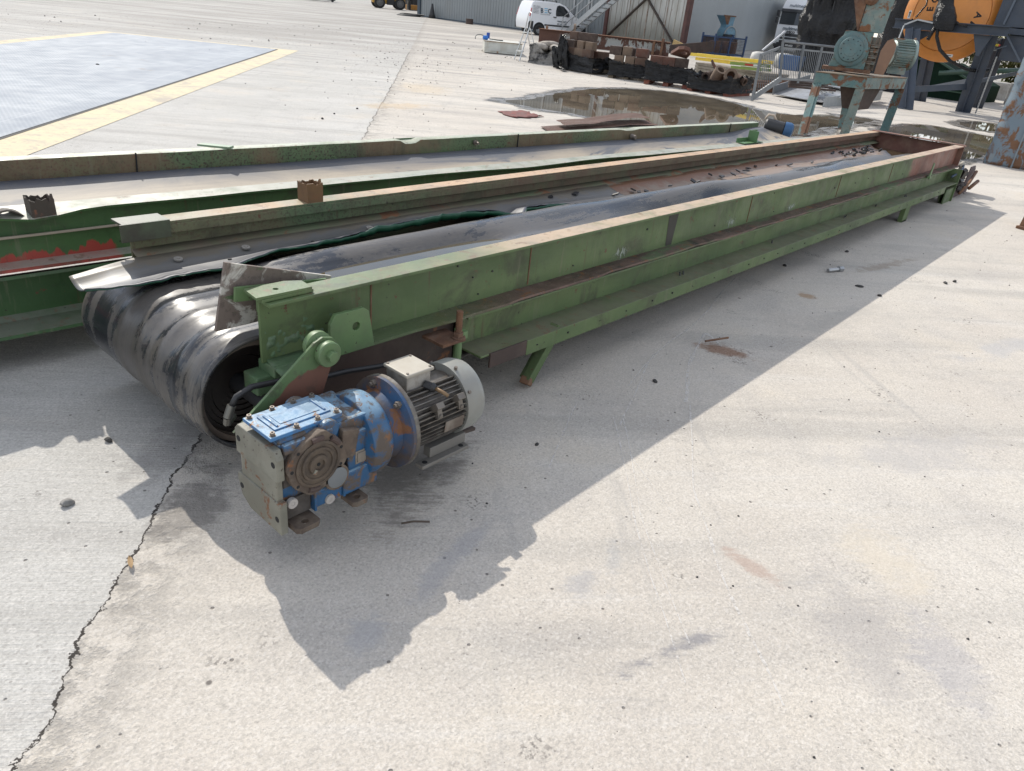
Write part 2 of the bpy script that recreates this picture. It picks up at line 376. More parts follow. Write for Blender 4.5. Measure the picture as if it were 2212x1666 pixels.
# yellow painted border and the tread plates it frames
def yellow():
    k = NT('worn_yellow_paint'); P = k.P
    c = k.mix(k.mr(k.noise(P, 3, 5), .35, .65), (.60, .52, .36), (.55, .485, .36))
    c = k.mix(k.math('MULTIPLY', k.mr(k.noise(P, 2.0, 8, .75, .5), .53, .60), .8), c, (.43, .385, .325))
    c = k.mix(k.math('MULTIPLY', k.mr(k.noise(P, 14, 5, .7), .56, .62), .6), c, (.40, .36, .30)); c = k.mix(k.math('MULTIPLY', k.mr(k.noise(k.stretch(P, (3, .5, 1)), 1.2, 6, .7), .52, .68), .45), c, (.36, .33, .29))
    k.bump(k.noise(P, 60, 3), .2, .003); return k.fin(c, .85, 0, .08)
M_yel = yellow()
Rc = Vector((12.0, 18.48)); Tc = Vector((8.56, 22.34)); L1 = Vector((.669, .742)); B0 = Rc-L1*20; B1 = Tc-L1*20
wv = (Tc-Rc).normalized()
def strip(name, p, q, w, side, dz):
    p = Vector(p); q = Vector(q); o = side*w
    return quad_sheet(name, p, q, q+o, p+o, M_yel, dz, 50, 2).build(name, M_yel)
struct(strip('yellow_border', B0, Rc, .50, wv, .004)); struct(strip('yellow_border', B1, Tc, .36, -wv, .004))
struct(quad_sheet('yellow_border', Rc-L1*.28+wv*.5, Rc+wv*.5, Tc-wv*.36, Tc-L1*.28-wv*.36, M_yel, .004, 4, 12).build('yellow_border', M_yel))
def tread():
    k = NT('perforated_steel_tread'); x, y, z = k.sep(k.P)
    u = k.math('ADD', k.math('MULTIPLY', x, .669), k.math('MULTIPLY', y, .742)); v = k.math('SUBTRACT', k.math('MULTIPLY', y, .669), k.math('MULTIPLY', x, .742))
    ro = k.math('FLOOR', k.math('DIVIDE', u, .045)); fu = k.math('SUBTRACT', k.math('FRACT', k.math('DIVIDE', u, .045)), .5)
    fv = k.math('SUBTRACT', k.math('FRACT', k.math('ADD', k.math('DIVIDE', v, .052), k.math('MULTIPLY', ro, .5))), .5)
    dd = k.vm('LENGTH', k.comb(fu, fv, 0.)); hole = k.mr(dd, .36, .25)
    pu = k.math('ABSOLUTE', k.math('SUBTRACT', k.math('FRACT', k.math('DIVIDE', u, 3.1)), .5)); pv = k.math('ABSOLUTE', k.math('SUBTRACT', k.math('FRACT', k.math('DIVIDE', v, 1.45)), .5))
    seam = k.math('MAXIMUM', k.mr(pu, .494, .498), k.mr(pv, .488, .495))
    c = k.mix(k.mr(k.noise(k.stretch(k.comb(u, v, 0.), (.5, 1.2, 1)), 1, 5), .35, .65), (.26, .285, .32), (.32, .345, .375))
    c = k.mix(k.math('MULTIPLY', k.mr(k.noise(k.P, .9, 6, .65), .62, .70), .7), c, (.24, .21, .18))
    c = k.mix(k.math('MULTIPLY', hole, .5), c, (.20, .22, .25)); c = k.mix(k.math('MULTIPLY', seam, .22), c, (.45, .47, .49))
    k.bump(k.math('MULTIPLY', hole, -1), .4, .004)
    return k.fin(c, k.mr(k.noise(k.P, 3, 4), .3, .7, .6, .75), 0, .12)
M_tread = tread()
ga = B0+wv*.53; gb = Rc-L1*.3+wv*.53; gc = Tc-L1*.3-wv*.38; gd = B1-wv*.38
gt = quad_sheet('tread_plate', ga, gb, gc, gd, M_tread, .012, 50, 20).build('tread_plate', M_tread)
tag(gt, 'large blue grey perforated steel tread plate set in the yellow border', 'tread plate')
M_black = plain('dark_gap', (.012, .012, .013), .8)
struct(quad_sheet('gap', B0+wv*.49, Rc-L1*.28+wv*.49, Rc-L1*.28+wv*.545, B0+wv*.545, M_black, .008, 50, 1).build('border_gap', M_black))
struct(quad_sheet('gap', Rc-L1*.26+wv*.5, Rc-L1*.26+wv*4.8, Rc-L1*.31+wv*4.8, Rc-L1*.31+wv*.5, M_black, .008, 2, 4).build('border_gap', M_black))

# ---- water and wet concrete
def water(name, col=(.045, .04, .033), rough=.012, bump=.015, bs=9):
    k = NT(name); k.bump(k.noise(k.P, bs, 2), bump, .01); k.b.inputs['IOR'].default_value = 1.33
    c = k.mix(k.mr(k.noise(k.P, 1.2, 5), .35, .7), col, tuple(v*1.9 for v in col)); return k.fin(c, rough, 0, .6)
M_water = water('puddle_water', (.085, .07, .05))
def wet():
    k = NT('wet_concrete'); at = k.t.nodes.new('ShaderNodeAttribute'); at.attribute_name = 'edge'
    f = k.mr(k.math('ADD', at.outputs['Fac'], k.math('MULTIPLY', k.math('SUBTRACT', k.noise(k.stretch(k.P, (1, 1.6, 1)), 2.2, 6, .65), .5), 1.1)), .30, .62)
    c = k.mix(k.noise(k.P, 6, 6, .7), (.135, .125, .112), (.20, .185, .165)); k.fin(c, k.mr(k.noise(k.P, 5, 5, .6), .4, .65, .14, .5), 0, .5)
    k.bump(k.noise(k.P, 90, 3), .2, .003)
    tr = k.t.nodes.new('ShaderNodeBsdfTransparent'); ms = k.t.nodes.new('ShaderNodeMixShader')
    k.put(ms.inputs[0], f); k.t.links.new(tr.outputs[0], ms.inputs[1]); k.t.links.new(k.b.outputs[0], ms.inputs[2]); k.t.links.new(ms.outputs[0], k.out.inputs[0])
    return k.m
M_wet = wet()
def smooth_loop(pts, n=6, jit=.0):
    out = []; m = len(pts)
    for i in range(m):
        p0, p1, p2, p3 = (Vector(pts[(i+k) % m]) for k in (-1, 0, 1, 2))
        for j in range(n):
            t = j/n
            q = .5*((2*p1)+(p2-p0)*t+(2*p0-5*p1+4*p2-p3)*t*t+(3*p1-p0-3*p2+p3)*t**3)
            q += Vector((nz(q.x*2.1, q.y*2.1), nz(q.x*2.1, q.y*2.1, 5)))*jit+Vector((nz(q.x*9, q.y*9), nz(q.x*9, q.y*9, 5)))*jit*.4
            out.append(q)
    return out
def puddle(name, pts, grow, dz=.0065, jit=.10):
    lp = smooth_loop(pts, 8, jit); c = sum(lp, Vector((0, 0)))/len(lp)
    mb = MB(); mb.add([(p.x, p.y, -.0895+dz) for p in lp], [tuple(range(len(lp)))]); struct(mb.build(name, M_water))
    rings = []; n = len(lp)
    for s_ in (0., .5, 1.):
        ring = []
        for i, p in enumerate(lp):
            t = lp[(i+1) % n]-lp[i-1]; nn = Vector((t.y, -t.x)).normalized()
            if nn.dot(p-c) < 0: nn = -nn
            q = p+nn*grow*s_*(1+.5*nz(i*.3)); ring.append((q.x, q.y, max(zg(q.x), -.0895)+.003))
        rings.append(ring+[ring[0]])
    inner = [tuple(p*.9+c*.1)+(-.0895+.003,) for p in lp]; rings.insert(0, inner+[inner[0]])
    mb = MB(); mb.grid(rings); o = mb.build('wet_concrete', M_wet); me = o.data
    a = me.attributes.new('edge', 'FLOAT', 'POINT'); nv = n+1
    for i in range(len(me.vertices)): a.data[i].value = (1.05, .9, .48, 0.)[i//nv]
    struct(o)
puddle('puddle', [(10.62, 9.55), (11.7, 9.85), (13.2, 10.35), (15.0, 10.83), (16.89, 10.48), (17.41, 9.44), (17.09, 8.14), (16.43, 7.24), (16.9, 6.5), (18.3, 6.3), (18.6, 5.5), (17.2, 5.3), (15.2, 5.35), (13.4, 5.1), (12.3, 5.4), (11.2, 6.2), (11.0, 7.2), (10.75, 8.3)], .55)
puddle('puddle', [(15.5, 4.35), (16.79, 4.74), (18.2, 4.72), (19.3, 4.55), (19.23, 3.7), (18.82, 2.98), (17.2, 2.65), (15.89, 2.5), (14.0, 2.62), (13.2, 3.0), (14.2, 3.6)], .4)
puddle('puddle', [(21.0, 4.2), (21.9, 4.25), (22.6, 4.05), (22.4, 3.4), (20.9, 3.2), (20.3, 3.6)], .5)

# thin scratches dragged into the concrete
def scratch():
    k = NT('scratch_dust'); c = k.mix(k.noise(k.P, 40, 4), (.62, .60, .575), (.72, .70, .67)); k.fin(c, .9, 0, .2)
    f = k.mr(k.noise(k.P, 55, 4, .7), .38, .58, .0, .5)
    tr = k.t.nodes.new('ShaderNodeBsdfTransparent'); ms = k.t.nodes.new('ShaderNodeMixShader')
    k.put(ms.inputs[0], f); k.t.links.new(tr.outputs[0], ms.inputs[1]); k.t.links.new(k.b.outputs[0], ms.inputs[2]); k.t.links.new(ms.outputs[0], k.out.inputs[0]); return k.m
M_scr = scratch()
mb = MB()
for line, w in (([(2.4, 1.39), (2.18, 1.2), (1.93, .98), (1.66, .74), (1.54, .61), (1.37, .44)], .006), ([(2.44, 1.37), (1.91, .93), (1.69, .71), (1.5, .5)], .005),
                ([(2.8, 1.24), (2.18, .87), (1.86, .59), (1.67, .4), (1.5, .22)], .009), ([(4.77, 1.99), (3.71, 1.72), (3.17, 1.65), (2.7, 1.52)], .008), ([(3.63, 1.61), (3.59, 1.53), (3.53, 1.45)], .018),
                ([(3.63, 1.61), (3.16, 1.45), (2.78, 1.25)], .020), ([(3.15, 1.66), (2.36, 1.33)], .008), ([(2.38, 1.57), (1.87, 1.33)], .006), ([(2.2, 1.18), (2.0, .86)], .004)):
    P = [Vector(p) for p in line]; pts = []
    for i in range(len(P)-1):
        for j in range(8): pts.append(P[i].lerp(P[i+1], j/8))
    pts.append(P[-1]); rows = []
    for i, p in enumerate(pts):
        t = (pts[min(i+1, len(pts)-1)]-pts[max(i-1, 0)]).normalized(); n = Vector((-t.y, t.x)); p = p+n*nz(p.x*3, p.y*3)*.012; h = w*.5*(.5+abs(nz(p.x*11, p.y*11))*1.6)
        rows.append([(p.x-n.x*h, p.y-n.y*h, zg(p.x)+.003), (p.x+n.x*h, p.y+n.y*h, zg(p.x)+.003)])
    mb.grid(rows)
struct(mb.build('scratch_marks', M_scr))
# ---------------------------------------------------------------- shared metals
def beam_paint(name, g1, g2, split=None, primer=(.17, .075, .055), dust=(.36, .27, .19), dust_from=.7, rust=.25, dusttop=.95, base_red=None, spk=0., side=None):
    k = NT(name); P = k.P; x, y, z = k.sep(P)
    geo = k.t.nodes.new('ShaderNodeNewGeometry'); nzv = k.sep(geo.outputs['Normal'])[2]
    c = k.mix(k.mr(k.noise(k.stretch(P, (.7, 1, 2)), 2.2, 6, .6), .35, .65), g1, g2)
    c = k.mix(k.math('MULTIPLY', k.mr(k.noise(k.stretch(P, (5, 5, .6)), 2.0, 6, .7), .56, .72), .35), c, tuple(v*.55 for v in g2))
    if split is not None:
        sx = k.math('ADD', x, k.math('MULTIPLY', k.math('SUBTRACT', k.noise(P, 2.5, 4), .5), 1.2))
        c = k.mix(k.mr(sx, split-.05, split+.12), c, k.mix(k.noise(P, 5, 5), primer, tuple(v*1.5 for v in primer)))
    if base_red:
        zz = k.math('ADD', z, k.math('MULTIPLY', k.math('SUBTRACT', k.noise(k.stretch(P, (14, 1, .8)), 1.3, 3, .6), .5), .16))
        xx = k.math('ADD', x, k.math('MULTIPLY', k.math('SUBTRACT', k.noise(P, 3, 3), .5), .25))
        c = k.mix(k.math('MULTIPLY', k.mr(zz, base_red[0], base_red[0]-.012), k.mr(xx, base_red[1], base_red[1]-.03)), c, (.33, .055, .04))
    rn = k.noise(P, 9, 7, .7, .3); t = .76-.34*rust
    c = k.mix(k.mr(rn, t, t+.05), c, k.mix(k.noise(P, 40, 3), RUST, (.24, .11, .05)))
    if spk:
        sn = k.noise(P, 70, 3, .6); area = k.mr(k.noise(k.stretch(P, (.5, 1, 1)), 1.1, 4), .35, .55)
        c = k.mix(k.math('MULTIPLY', k.mr(sn, .52, .60), k.math('MULTIPLY', area, spk)), c, (.045, .032, .025))
        c = k.mix(k.math('MULTIPLY', k.mr(k.noise(P, 1.6, 5), .42, .6), spk*.7), c, (.17, .10, .065))
    if side:
        c = k.mix(k.math('MULTIPLY', k.mr(k.math('ADD', x, k.math('MULTIPLY', k.math('SUBTRACT', k.noise(P, 2, 5), .5), 3)), .8, 2.2), k.mr(k.noise(P, 6, 6, .65), .3, .6, .5, 1)), c, k.mix(k.noise(P, 25, 4), side, tuple(v*.6 for v in side)))
    g = k.noise(k.stretch(P, (1.2, 1, 1.2)), 3.2, 8, .72, .5); c = k.mix(k.math('MULTIPLY', k.mr(g, .50, .66), .62), c, (.052, .050, .034))
    g3 = k.noise(k.stretch(P, (22, 22, 1.6)), 1.5, 5, .7); c = k.mix(k.math('MULTIPLY', k.mr(g3, .56, .68), .38), c, (.17, .165, .11))
    g4 = k.noise(k.stretch(P, (30, 30, 2.0)), 1.0, 4, .7); c = k.mix(k.math('MULTIPLY', k.mr(g4, .60, .70), .5), c, (.095, .05, .032))
    c = k.mix(k.mr(k.noise(P, 17, 6, .75), .635, .66), c, (.11, .05, .03))
    up = k.mr(nzv, .55, .8)
    dx = k.mr(k.math('ADD', x, k.math('MULTIPLY', k.math('SUBTRACT', k.noise(P, 1.5, 5), .5), 2.5)), dust_from-.5, dust_from+.9)
    dn = k.mr(k.noise(P, 5, 6, .65), .25, .55, .35, 1)
    c = k.mix(k.math('MULTIPLY', k.math('MULTIPLY', up, dusttop), k.math('MULTIPLY', dx, dn)), c, k.mix(k.noise(P, 22, 5, .7), dust, tuple(v*1.35 for v in dust)))
    c = k.mix(k.math('MULTIPLY', up, k.mr(k.noise(P, 18, 5, .7), .57, .64, 0, .6)), c, (.16, .085, .05))
    f2 = k.mr(k.noise(P, 26, 3, .7), .69, .72); c = k.mix(k.math('MULTIPLY', f2, .8), c, (.03, .025, .02))
    k.bump(k.math('ADD', k.noise(P, 50, 4, .6), k.math('MULTIPLY', k.noise(P, 7, 3), 1.5)), .25, .004)
    return k.fin(c, k.mr(k.noise(P, 6, 4), .3, .7, .42, .68), 0, .45)
G1, G2 = (.108, .156, .064), (.078, .118, .050)
M_beam = beam_paint('green_beam_paint', G1, G2, split=7.35)
M_lower = beam_paint('green_channel_paint', (.105, .152, .062), (.076, .116, .050), dust=(.15, .135, .10), dust_from=-3, dusttop=.6, rust=.2)
M_ledge = beam_paint('dirty_ledge', (.11, .15, .075), (.085, .11, .06), split=8.2, dust=(.165, .105, .078), dust_from=.5, dusttop=1., rust=.5)
M_far = beam_paint('far_beam_paint', (.11, .165, .08), (.09, .135, .07), split=6.6, dust=(.38, .255, .155), dust_from=.5, rust=.3, spk=.6, side=(.155, .105, .07))
M_green = paint('green_paint', (.125, .205, .085), (.095, .16, .07), rust=.12, dirt=.35, dcol=(.10, .09, .07), rough=.5, chips=.3)
M_lump = paint('lumpy_green_paint', (.10, .17, .085), (.07, .125, .065), rust=.1, dirt=.5, dcol=(.10, .085, .07), rough=.55, bump=.9)
M_rust = paint('rusty_steel', (.17, .085, .045), (.10, .05, .032), rust=.3, dirt=.3, dcol=(.24, .17, .12), rough=.85, sc=6)
M_brown = paint('brown_primer', (.075, .048, .040), (.05, .035, .03), rust=.3, dirt=.4, dcol=(.10, .08, .065), rough=.75)
M_dark = plain('dark_steel', (.03, .03, .032), .55)
M_blackr = plain('black_rubber', (.022, .022, .024), .5)
M_steel = plain('galvanised_steel', (.40, .41, .42), .42, .75, var=.3, sc=12)
M_bolt = plain('bolt_steel', (.20, .17, .145), .5, .5, var=.5, sc=60)
def belt_mat(name, dustc=(.23, .20, .165), amount=.40):
    k = NT(name); u = k.UV; P = k.P; x, y, z = k.sep(u)
    s1 = k.noise(k.stretch(u, (.5, 10, 1)), 1, 6, .6); s2 = k.noise(k.stretch(u, (1.1, 3.2, 1)), 1, 8, .62, .8); s3 = k.noise(k.stretch(u, (7, 240, 1)), 1, 3, .7)
    c = k.mix(k.mr(s1, .40, .62), (.018, .020, .024), (.040, .043, .050))
    dn = k.math('ADD', k.math('MULTIPLY', s2, .7), k.math('MULTIPLY', s1, .4))
    f = k.math('MULTIPLY', k.math('MULTIPLY', k.mr(k.math('ADD', dn, k.math('MULTIPLY', k.math('SUBTRACT', k.noise(P, 28, 5, .75), .5), .16)), .505, .555), k.mr(k.noise(P, 40, 5, .75), .2, .6, .55, 1)), amount)
    c = k.mix(f, c, k.mix(k.noise(P, 30, 5, .7), dustc, tuple(v*.62 for v in dustc)))
    c = k.mix(k.math('MULTIPLY', k.mr(s3, .50, .66), k.mr(k.noise(u, 2.2, 4), .44, .6, .04, .22)), c, (.30, .255, .195))
    c = k.mix(k.math('MULTIPLY', k.mr(k.noise(P, 55, 4, .7), .55, .70), .30), c, (.03, .03, .03))
    k.bump(k.math('ADD', k.noise(k.stretch(u, (3, 60, 1)), 1, 4, .6), k.math('MULTIPLY', k.noise(P, 60, 3), .3)), .22, .004)
    return k.fin(c, k.math('ADD', .20, k.math('MULTIPLY', f, .45)), 0, .5)
M_belt = belt_mat('worn_belt_rubber')
def belt2():
    k = NT('dusty_belt_rubber'); u = k.UV; P = k.P; x, y, z = k.sep(u)
    n = k.noise(k.stretch(u, (.8, 1.6, 1)), 1, 5, .6, 1.2); n2 = k.noise(k.stretch(u, (1.2, 20, 1)), 1, 5, .6)
    c = k.mix(k.mr(k.math('ADD', y, k.math('MULTIPLY', k.math('SUBTRACT', n, .5), .6)), 1.02, .72), (.085, .092, .110), (.33, .28, .215))
    c = k.mix(k.math('MULTIPLY', k.mr(n, .52, .56), k.mr(n, .62, .57)), c, (.10, .105, .118))
    c = k.mix(k.math('MULTIPLY', k.mr(n2, .48, .66), .30), c, (.15, .14, .13)); c = k.mix(k.math('MULTIPLY', k.mr(k.noise(P, 45, 4, .7), .5, .7), .3), c, (.20, .175, .14))
    return k.fin(c, .62, 0, .35)
M_belt2 = belt2()
def liner_mat(name, dustc, amt, rcol):
    k = NT(name); u = k.UV; x, y, z = k.sep(u); P = k.P
    n1 = k.noise(k.stretch(u, (.8, 5, 1)), 1, 6, .65)
    c = k.mix(k.mr(n1, .35, .65), (.040, .043, .054), (.085, .086, .095))
    c = k.mix(k.math('MULTIPLY', k.mr(k.math('ADD', y, k.math('MULTIPLY', k.math('SUBTRACT', n1, .5), .9)), .62, .40), amt), c, dustc)   # dust lies along the upper side
    c = k.mix(k.math('MULTIPLY', k.mr(k.math('ADD', y, k.math('MULTIPLY', k.math('SUBTRACT', k.noise(P, 12, 5, .7), .5), .8)), .30, .12), .8), c, rcol)
    return k.fin(c, k.mr(n1, .3, .7, .28, .55), 0, .5)
M_liner = liner_mat('smooth_liner', (.15, .145, .135), .7, (.14, .12, .09))
M_liner2 = liner_mat('dusty_liner', (.23, .165, .12), 1., (.19, .085, .045))
M_lgreen = plain('green_liner_underside', (.008, .07, .036), .45)
M_wash = plain('washer_steel', (.33, .31, .28), .5, .5)

def ledgemat():
    k = NT('flaking_rusty_ledge'); P = k.P; n = k.noise(k.stretch(P, (1, 2, 2)), 5, 8, .75, .6); n2 = k.noise(k.stretch(P, (1, 3, 3)), 1.3, 5, .6); x, y, z = k.sep(P)
    c = k.mix(k.mr(n, .36, .62), (.155, .10, .082), (.075, .048, .040)); c = k.mix(k.mr(k.noise(P, 13, 7, .75, .5), .56, .62), c, (.20, .085, .035)); c = k.mix(k.mr(k.noise(P, 10, 7, .75), .58, .62), c, (.045, .038, .032))
    c = k.mix(k.math('MULTIPLY', k.mr(n2, .50, .62), k.mr(n, .40, .52)), c, (.10, .14, .07)); c = k.mix(k.mr(x, 1.3, .5), c, (.095, .13, .062)); c = k.mix(k.math('MULTIPLY', k.mr(k.noise(P, 40, 5, .8), .58, .66), .6), c, (.26, .22, .19))
    k.bump(n, .7, .01); return k.fin(c, k.mr(n2, .35, .65, .35, .75), 0, .45)
M_ledge2 = ledgemat()

# ---------------------------------------------------------------- the front conveyor
OA = Vector((1.065, 1.876, 0))
A = thing('conveyor', 'long low green belt conveyor with blue gear motor at its near end', 'conveyor', OA, 0, None, .0142)
LA = 9.14
def mb_(): return MB(OA)
def loc(): return MB()
# near side beam (upper channel)
b = loc(); b.box(0, LA, 0, .100, .643, .655); b.box(0.005, LA, .072, .084, .425, .643); beam = b.build('side_beam', M_beam, A, .002)
b = loc()
N = 90; P0 = []
for i in range(N+1):
    u = .20+(LA-.20)*i/N; w = .008*nz(u*1.7, 3)+.005*nz(u*6)+.003*nz(u*17); P0.append([(u, .072, .432), (u, .03, .430+w*.5), (u, -.008+w, .426+w*.8), (u, -.008+w, .415+w*.8), (u, .06, .416)])
b.grid(P0); b.build('ledge', M_ledge2, beam, 0, 30)
# crumpled ledge end near the pin
b = loc(); b.grid([[(.02+i*.02, .074-j*.022, .432-.006*j+.004*nz(i, j)-(.012*j if i > 6 else 0)) for j in range(5)] for i in range(10)]); b.build('ledge', M_lump, beam, 0, 40, .008)
b = loc(); b.box(-.012, .17, .018, .112, .657, .667); b.hole_plate([(-.03, .022), (.165, .018), (.17, .085), (.12, .11), (-.02, .112)], (.06, .06), .009, .667, .676, 'z'); b.build('shim_plate', M_beam, beam, .001)
# weld seams, nuts and burn marks on the web are small raised pieces
b = loc()
for u in (.44, 1.32, 3.55, 5.2, 6.6): b.box(u, u+.006, .069, .072, .44, .64)
b.build('weld_seam', M_rust, beam)
b = loc()
for i in range(13):
    u = .5+rnd.random()*8; zz = .45+rnd.random()*.18; b.cyl((u, .072, zz), (u, .067, zz), .003+rnd.random()*.003, n=6)
b.build('bolt_stub', M_dark, beam)
# dark drip stain: raised tar streak
b = loc(); b.grid([[(2.55+.045*(j-1.5)/1.5*(1.2-i*.06+.25*nz(i, j)), .0705, .635-i*.025) for j in range(4)] for i in range(9)]); b.build('tar_streak', plain('tar', (.035, .033, .028), .6), beam)
# pale chalky splashes on the web
def chalk():
    k = NT('chalk_splash'); k.fin((.34, .38, .33), .9, 0, .2); at = k.t.nodes.new('ShaderNodeAttribute'); at.attribute_name = 'edge'
    f = k.mr(k.math('ADD', k.math('MULTIPLY', at.outputs['Fac'], .5), k.math('MULTIPLY', k.math('SUBTRACT', k.noise(k.stretch(k.P, (50, 1, 16)), 1, 6, .75), .5), 2.0)), .22, .5, 0, .75)
    tr = k.t.nodes.new('ShaderNodeBsdfTransparent'); ms = k.t.nodes.new('ShaderNodeMixShader'); k.put(ms.inputs[0], f); k.t.links.new(tr.outputs[0], ms.inputs[1]); k.t.links.new(k.b.outputs[0], ms.inputs[2]); k.t.links.new(ms.outputs[0], k.out.inputs[0]); return k.m
M_chalk = chalk()
for u, zc, w in ((2.07, .47, .10), (3.31, .47, .11), (4.28, .46, .10)):
    b = loc(); b.grid([[(u+(i-4)/4*w, .0705, zc+(j-2)/2*.05) for j in range(5)] for i in range(9)]); o = b.build('chalk_splash', M_chalk, beam)
    a = o.data.attributes.new('edge', 'FLOAT', 'POINT')
    for q, vv in enumerate(o.data.vertices): a.data[q].value = max(0, 1-math.hypot((q//5-4)/4, (q % 5-2)/2))
# heaps of oily lumps near the end
b = loc()
rows = []
for i in range(70):
    u = .012+.34*i/69; row = []
    for j in range(34):
        zz = .434+.155*j/33; e = min(1, j/3, (33-j)/10, (69-i)/12, i/4); t_ = max(0, nz(u*34, zz*34)+.5*nz(u*80, zz*80)+.25*nz(u*10, zz*10)+.30-.9*max(0, (zz-.49))/.1-.2)
        row.append((u, .0735-.012*t_*max(0, e), zz))
    rows.append(row)
b.grid(rows); o = b.build('grease_lumps', M_lump, beam, 0, 'all'); b = mb_(); b.hole_plate([(1.268, .455), (1.268, .545), (1.288, .578), (1.405, .578), (1.426, .562), (1.452, .425), (1.30, .425)], (1.372, .517), .0155, 1.852, 1.868, 'y'); b.build('lifting_lug', M_green, A, .0015)
b = loc(); b.cyl((.307, .071, .517), (.307, .0705, .517), .016); b.build('dark_hole', M_black, beam)
# lower channel
b = loc(); b.box(.875, 8.95, -.006, .06, .398, .410); b.box(.88, 8.95, .048, .06, .262, .398); b.box(.88, 8.9, -.088, .06, .254, .264)
low = b.build('lower_channel', M_lower, A, .003)
b = loc(); b.box(1.16, 8.35, -.098, -.088, .196, .266); b.build('edge_lip', M_lower, low, .0015)
b = loc(); b.box(.93, 1.165, -.096, -.086, .20, .266); b.build('burnt_lip', M_brown, low, .0015)
b = loc()
for i in range(30):
    u = 1.2+i*.235+rnd.random()*.05; b.cyl((u, -.0985, .225+rnd.random()*.015), (u, -.0975, .23), .0055, n=8)
b.build('lip_hole', M_black, low)
b = loc()
for u in (2.62, 2.66, 3.9, 5.35, 5.4, 6.2, 7.1, 7.13): b.cyl((u, -.01+rnd.random()*.03, .263), (u, 0, .285), .006, .004, n=6)
b.build('bolt_stub', M_dark, low)
# inner dark web near the drive
b = loc(); b.box(.16, .90, .10, .11, .12, .428); b.box(.28, .84, .085, .1, .405, .42); b.build('drive_web', M_brown, A, .002)
# threaded tie rod and nut at the start of the lower channel
b = mb_(); b.cyl((1.818, 1.80, .395), (1.818, 1.80, .49), .012, n=12)
for i in range(11): b.ring((1.818, 1.80, .405+i*.008), (1.818, 1.80, .409+i*.008), .0135, .011, 12)
rod = b.build('tie_rod', M_rust, A)
b = mb_(); b.cyl((1.818, 1.80, .385), (1.818, 1.80, .402), .021, n=6); b.cyl((1.818, 1.80, .378), (1.818, 1.80, .385), .028, n=16); b.box(1.72, 1.84, 1.78, 1.90, .366, .378); b.build('nut', M_rust, rod, .001)
b = mb_(); b.cyl((1.818, 1.80, .262), (1.818, 1.80, .366), .017, n=14); b.box(1.835, 1.86, 1.79, 1.84, .37, .40); b.build('sleeve', M_green, rod)
# far side beam: outer channel, folded lip and inner web
b = loc(); b.box(-.015, LA, .972, 1.066, .643, .655); b.box(-.015, LA, .972, .982, .606, .643); b.box(.01, LA, 1.015, 1.025, .40, .643); b.box(.01, LA, 1.0, 1.07, .38, .40); b.box(.5, 8.9, 1.02, 1.03, .18, .38); b.box(.5, 8.9, .98, 1.066, .17, .18)
far = b.build('side_beam', M_far, A, .002)
b = loc(); b.grid([[(.01+LA/60*i, 1.016, .548), (.01+LA/60*i, .985, .534+.004*nz(i*.7)), (.01+LA/60*i, .95, .524)] for i in range(61)]); b.build('sloped_plate', paint('sloped_plate_paint', (.10, .135, .07), (.13, .095, .065), rust=.45, rsc=5, dirt=.6, dcol=(.14, .105, .08), rough=.75, sc=2), far, 0, 30, .006)
b = loc(); b.box(-.03, .15, .966, 1.07, .655, .664); b.box(-.04, .15, .962, .972, .595, .664); b.build('end_cap_angle', M_brown if False else paint('dirty_green', (.075, .095, .055), (.055, .06, .04), rust=.25, dirt=.8, dcol=(.045, .035, .028)), far, .0015)
# cut-off square tube standing on the far beam
def cut_tube(name, mat, parent, x, y, z, w, h, jag=.015):
    b = MB(); t = .006; s_ = 10; co = [(-1, -1), (1, -1), (1, 1), (-1, 1)]
    out = []; inn = []; 
    for k in range(4):
        for i in range(s_):
            a = co[k]; c = co[(k+1) % 4]; q = (a[0]+(c[0]-a[0])*i/s_, a[1]+(c[1]-a[1])*i/s_); hh = h-jag*abs(nz(k*3+i*.55, h*90))*1.6+(jag*1.2 if (k == 1 and i in (2, 3)) else 0)
            out.append(((x+q[0]*w/2, y+q[1]*w/2, z), (x+q[0]*w/2, y+q[1]*w/2, z+hh))); inn.append(((x+q[0]*(w/2-t), y+q[1]*(w/2-t), z), (x+q[0]*(w/2-t), y+q[1]*(w/2-t), z+hh)))
    n = len(out); b.add([p for o in out for p in o]+[p for o in inn for p in o],
        [f for i in range(n) for f in ((2*i, 2*((i+1) % n), 2*((i+1) % n)+1, 2*i+1), (2*n+2*i, 2*n+2*i+1, 2*n+2*((i+1) % n)+1, 2*n+2*((i+1) % n)), (2*i+1, 2*((i+1) % n)+1, 2*n+2*((i+1) % n)+1, 2*n+2*i+1))])
    return b.build(name, mat, parent)
cut_tube('cut_tube', paint('scorched_rust', (.16, .085, .035), (.05, .035, .025), rust=.4, rough=.7), far, .83, 1.015, .655, .082, .088)
def sm(t): t = max(0, min(1, t)); return t*t*(3-2*t)
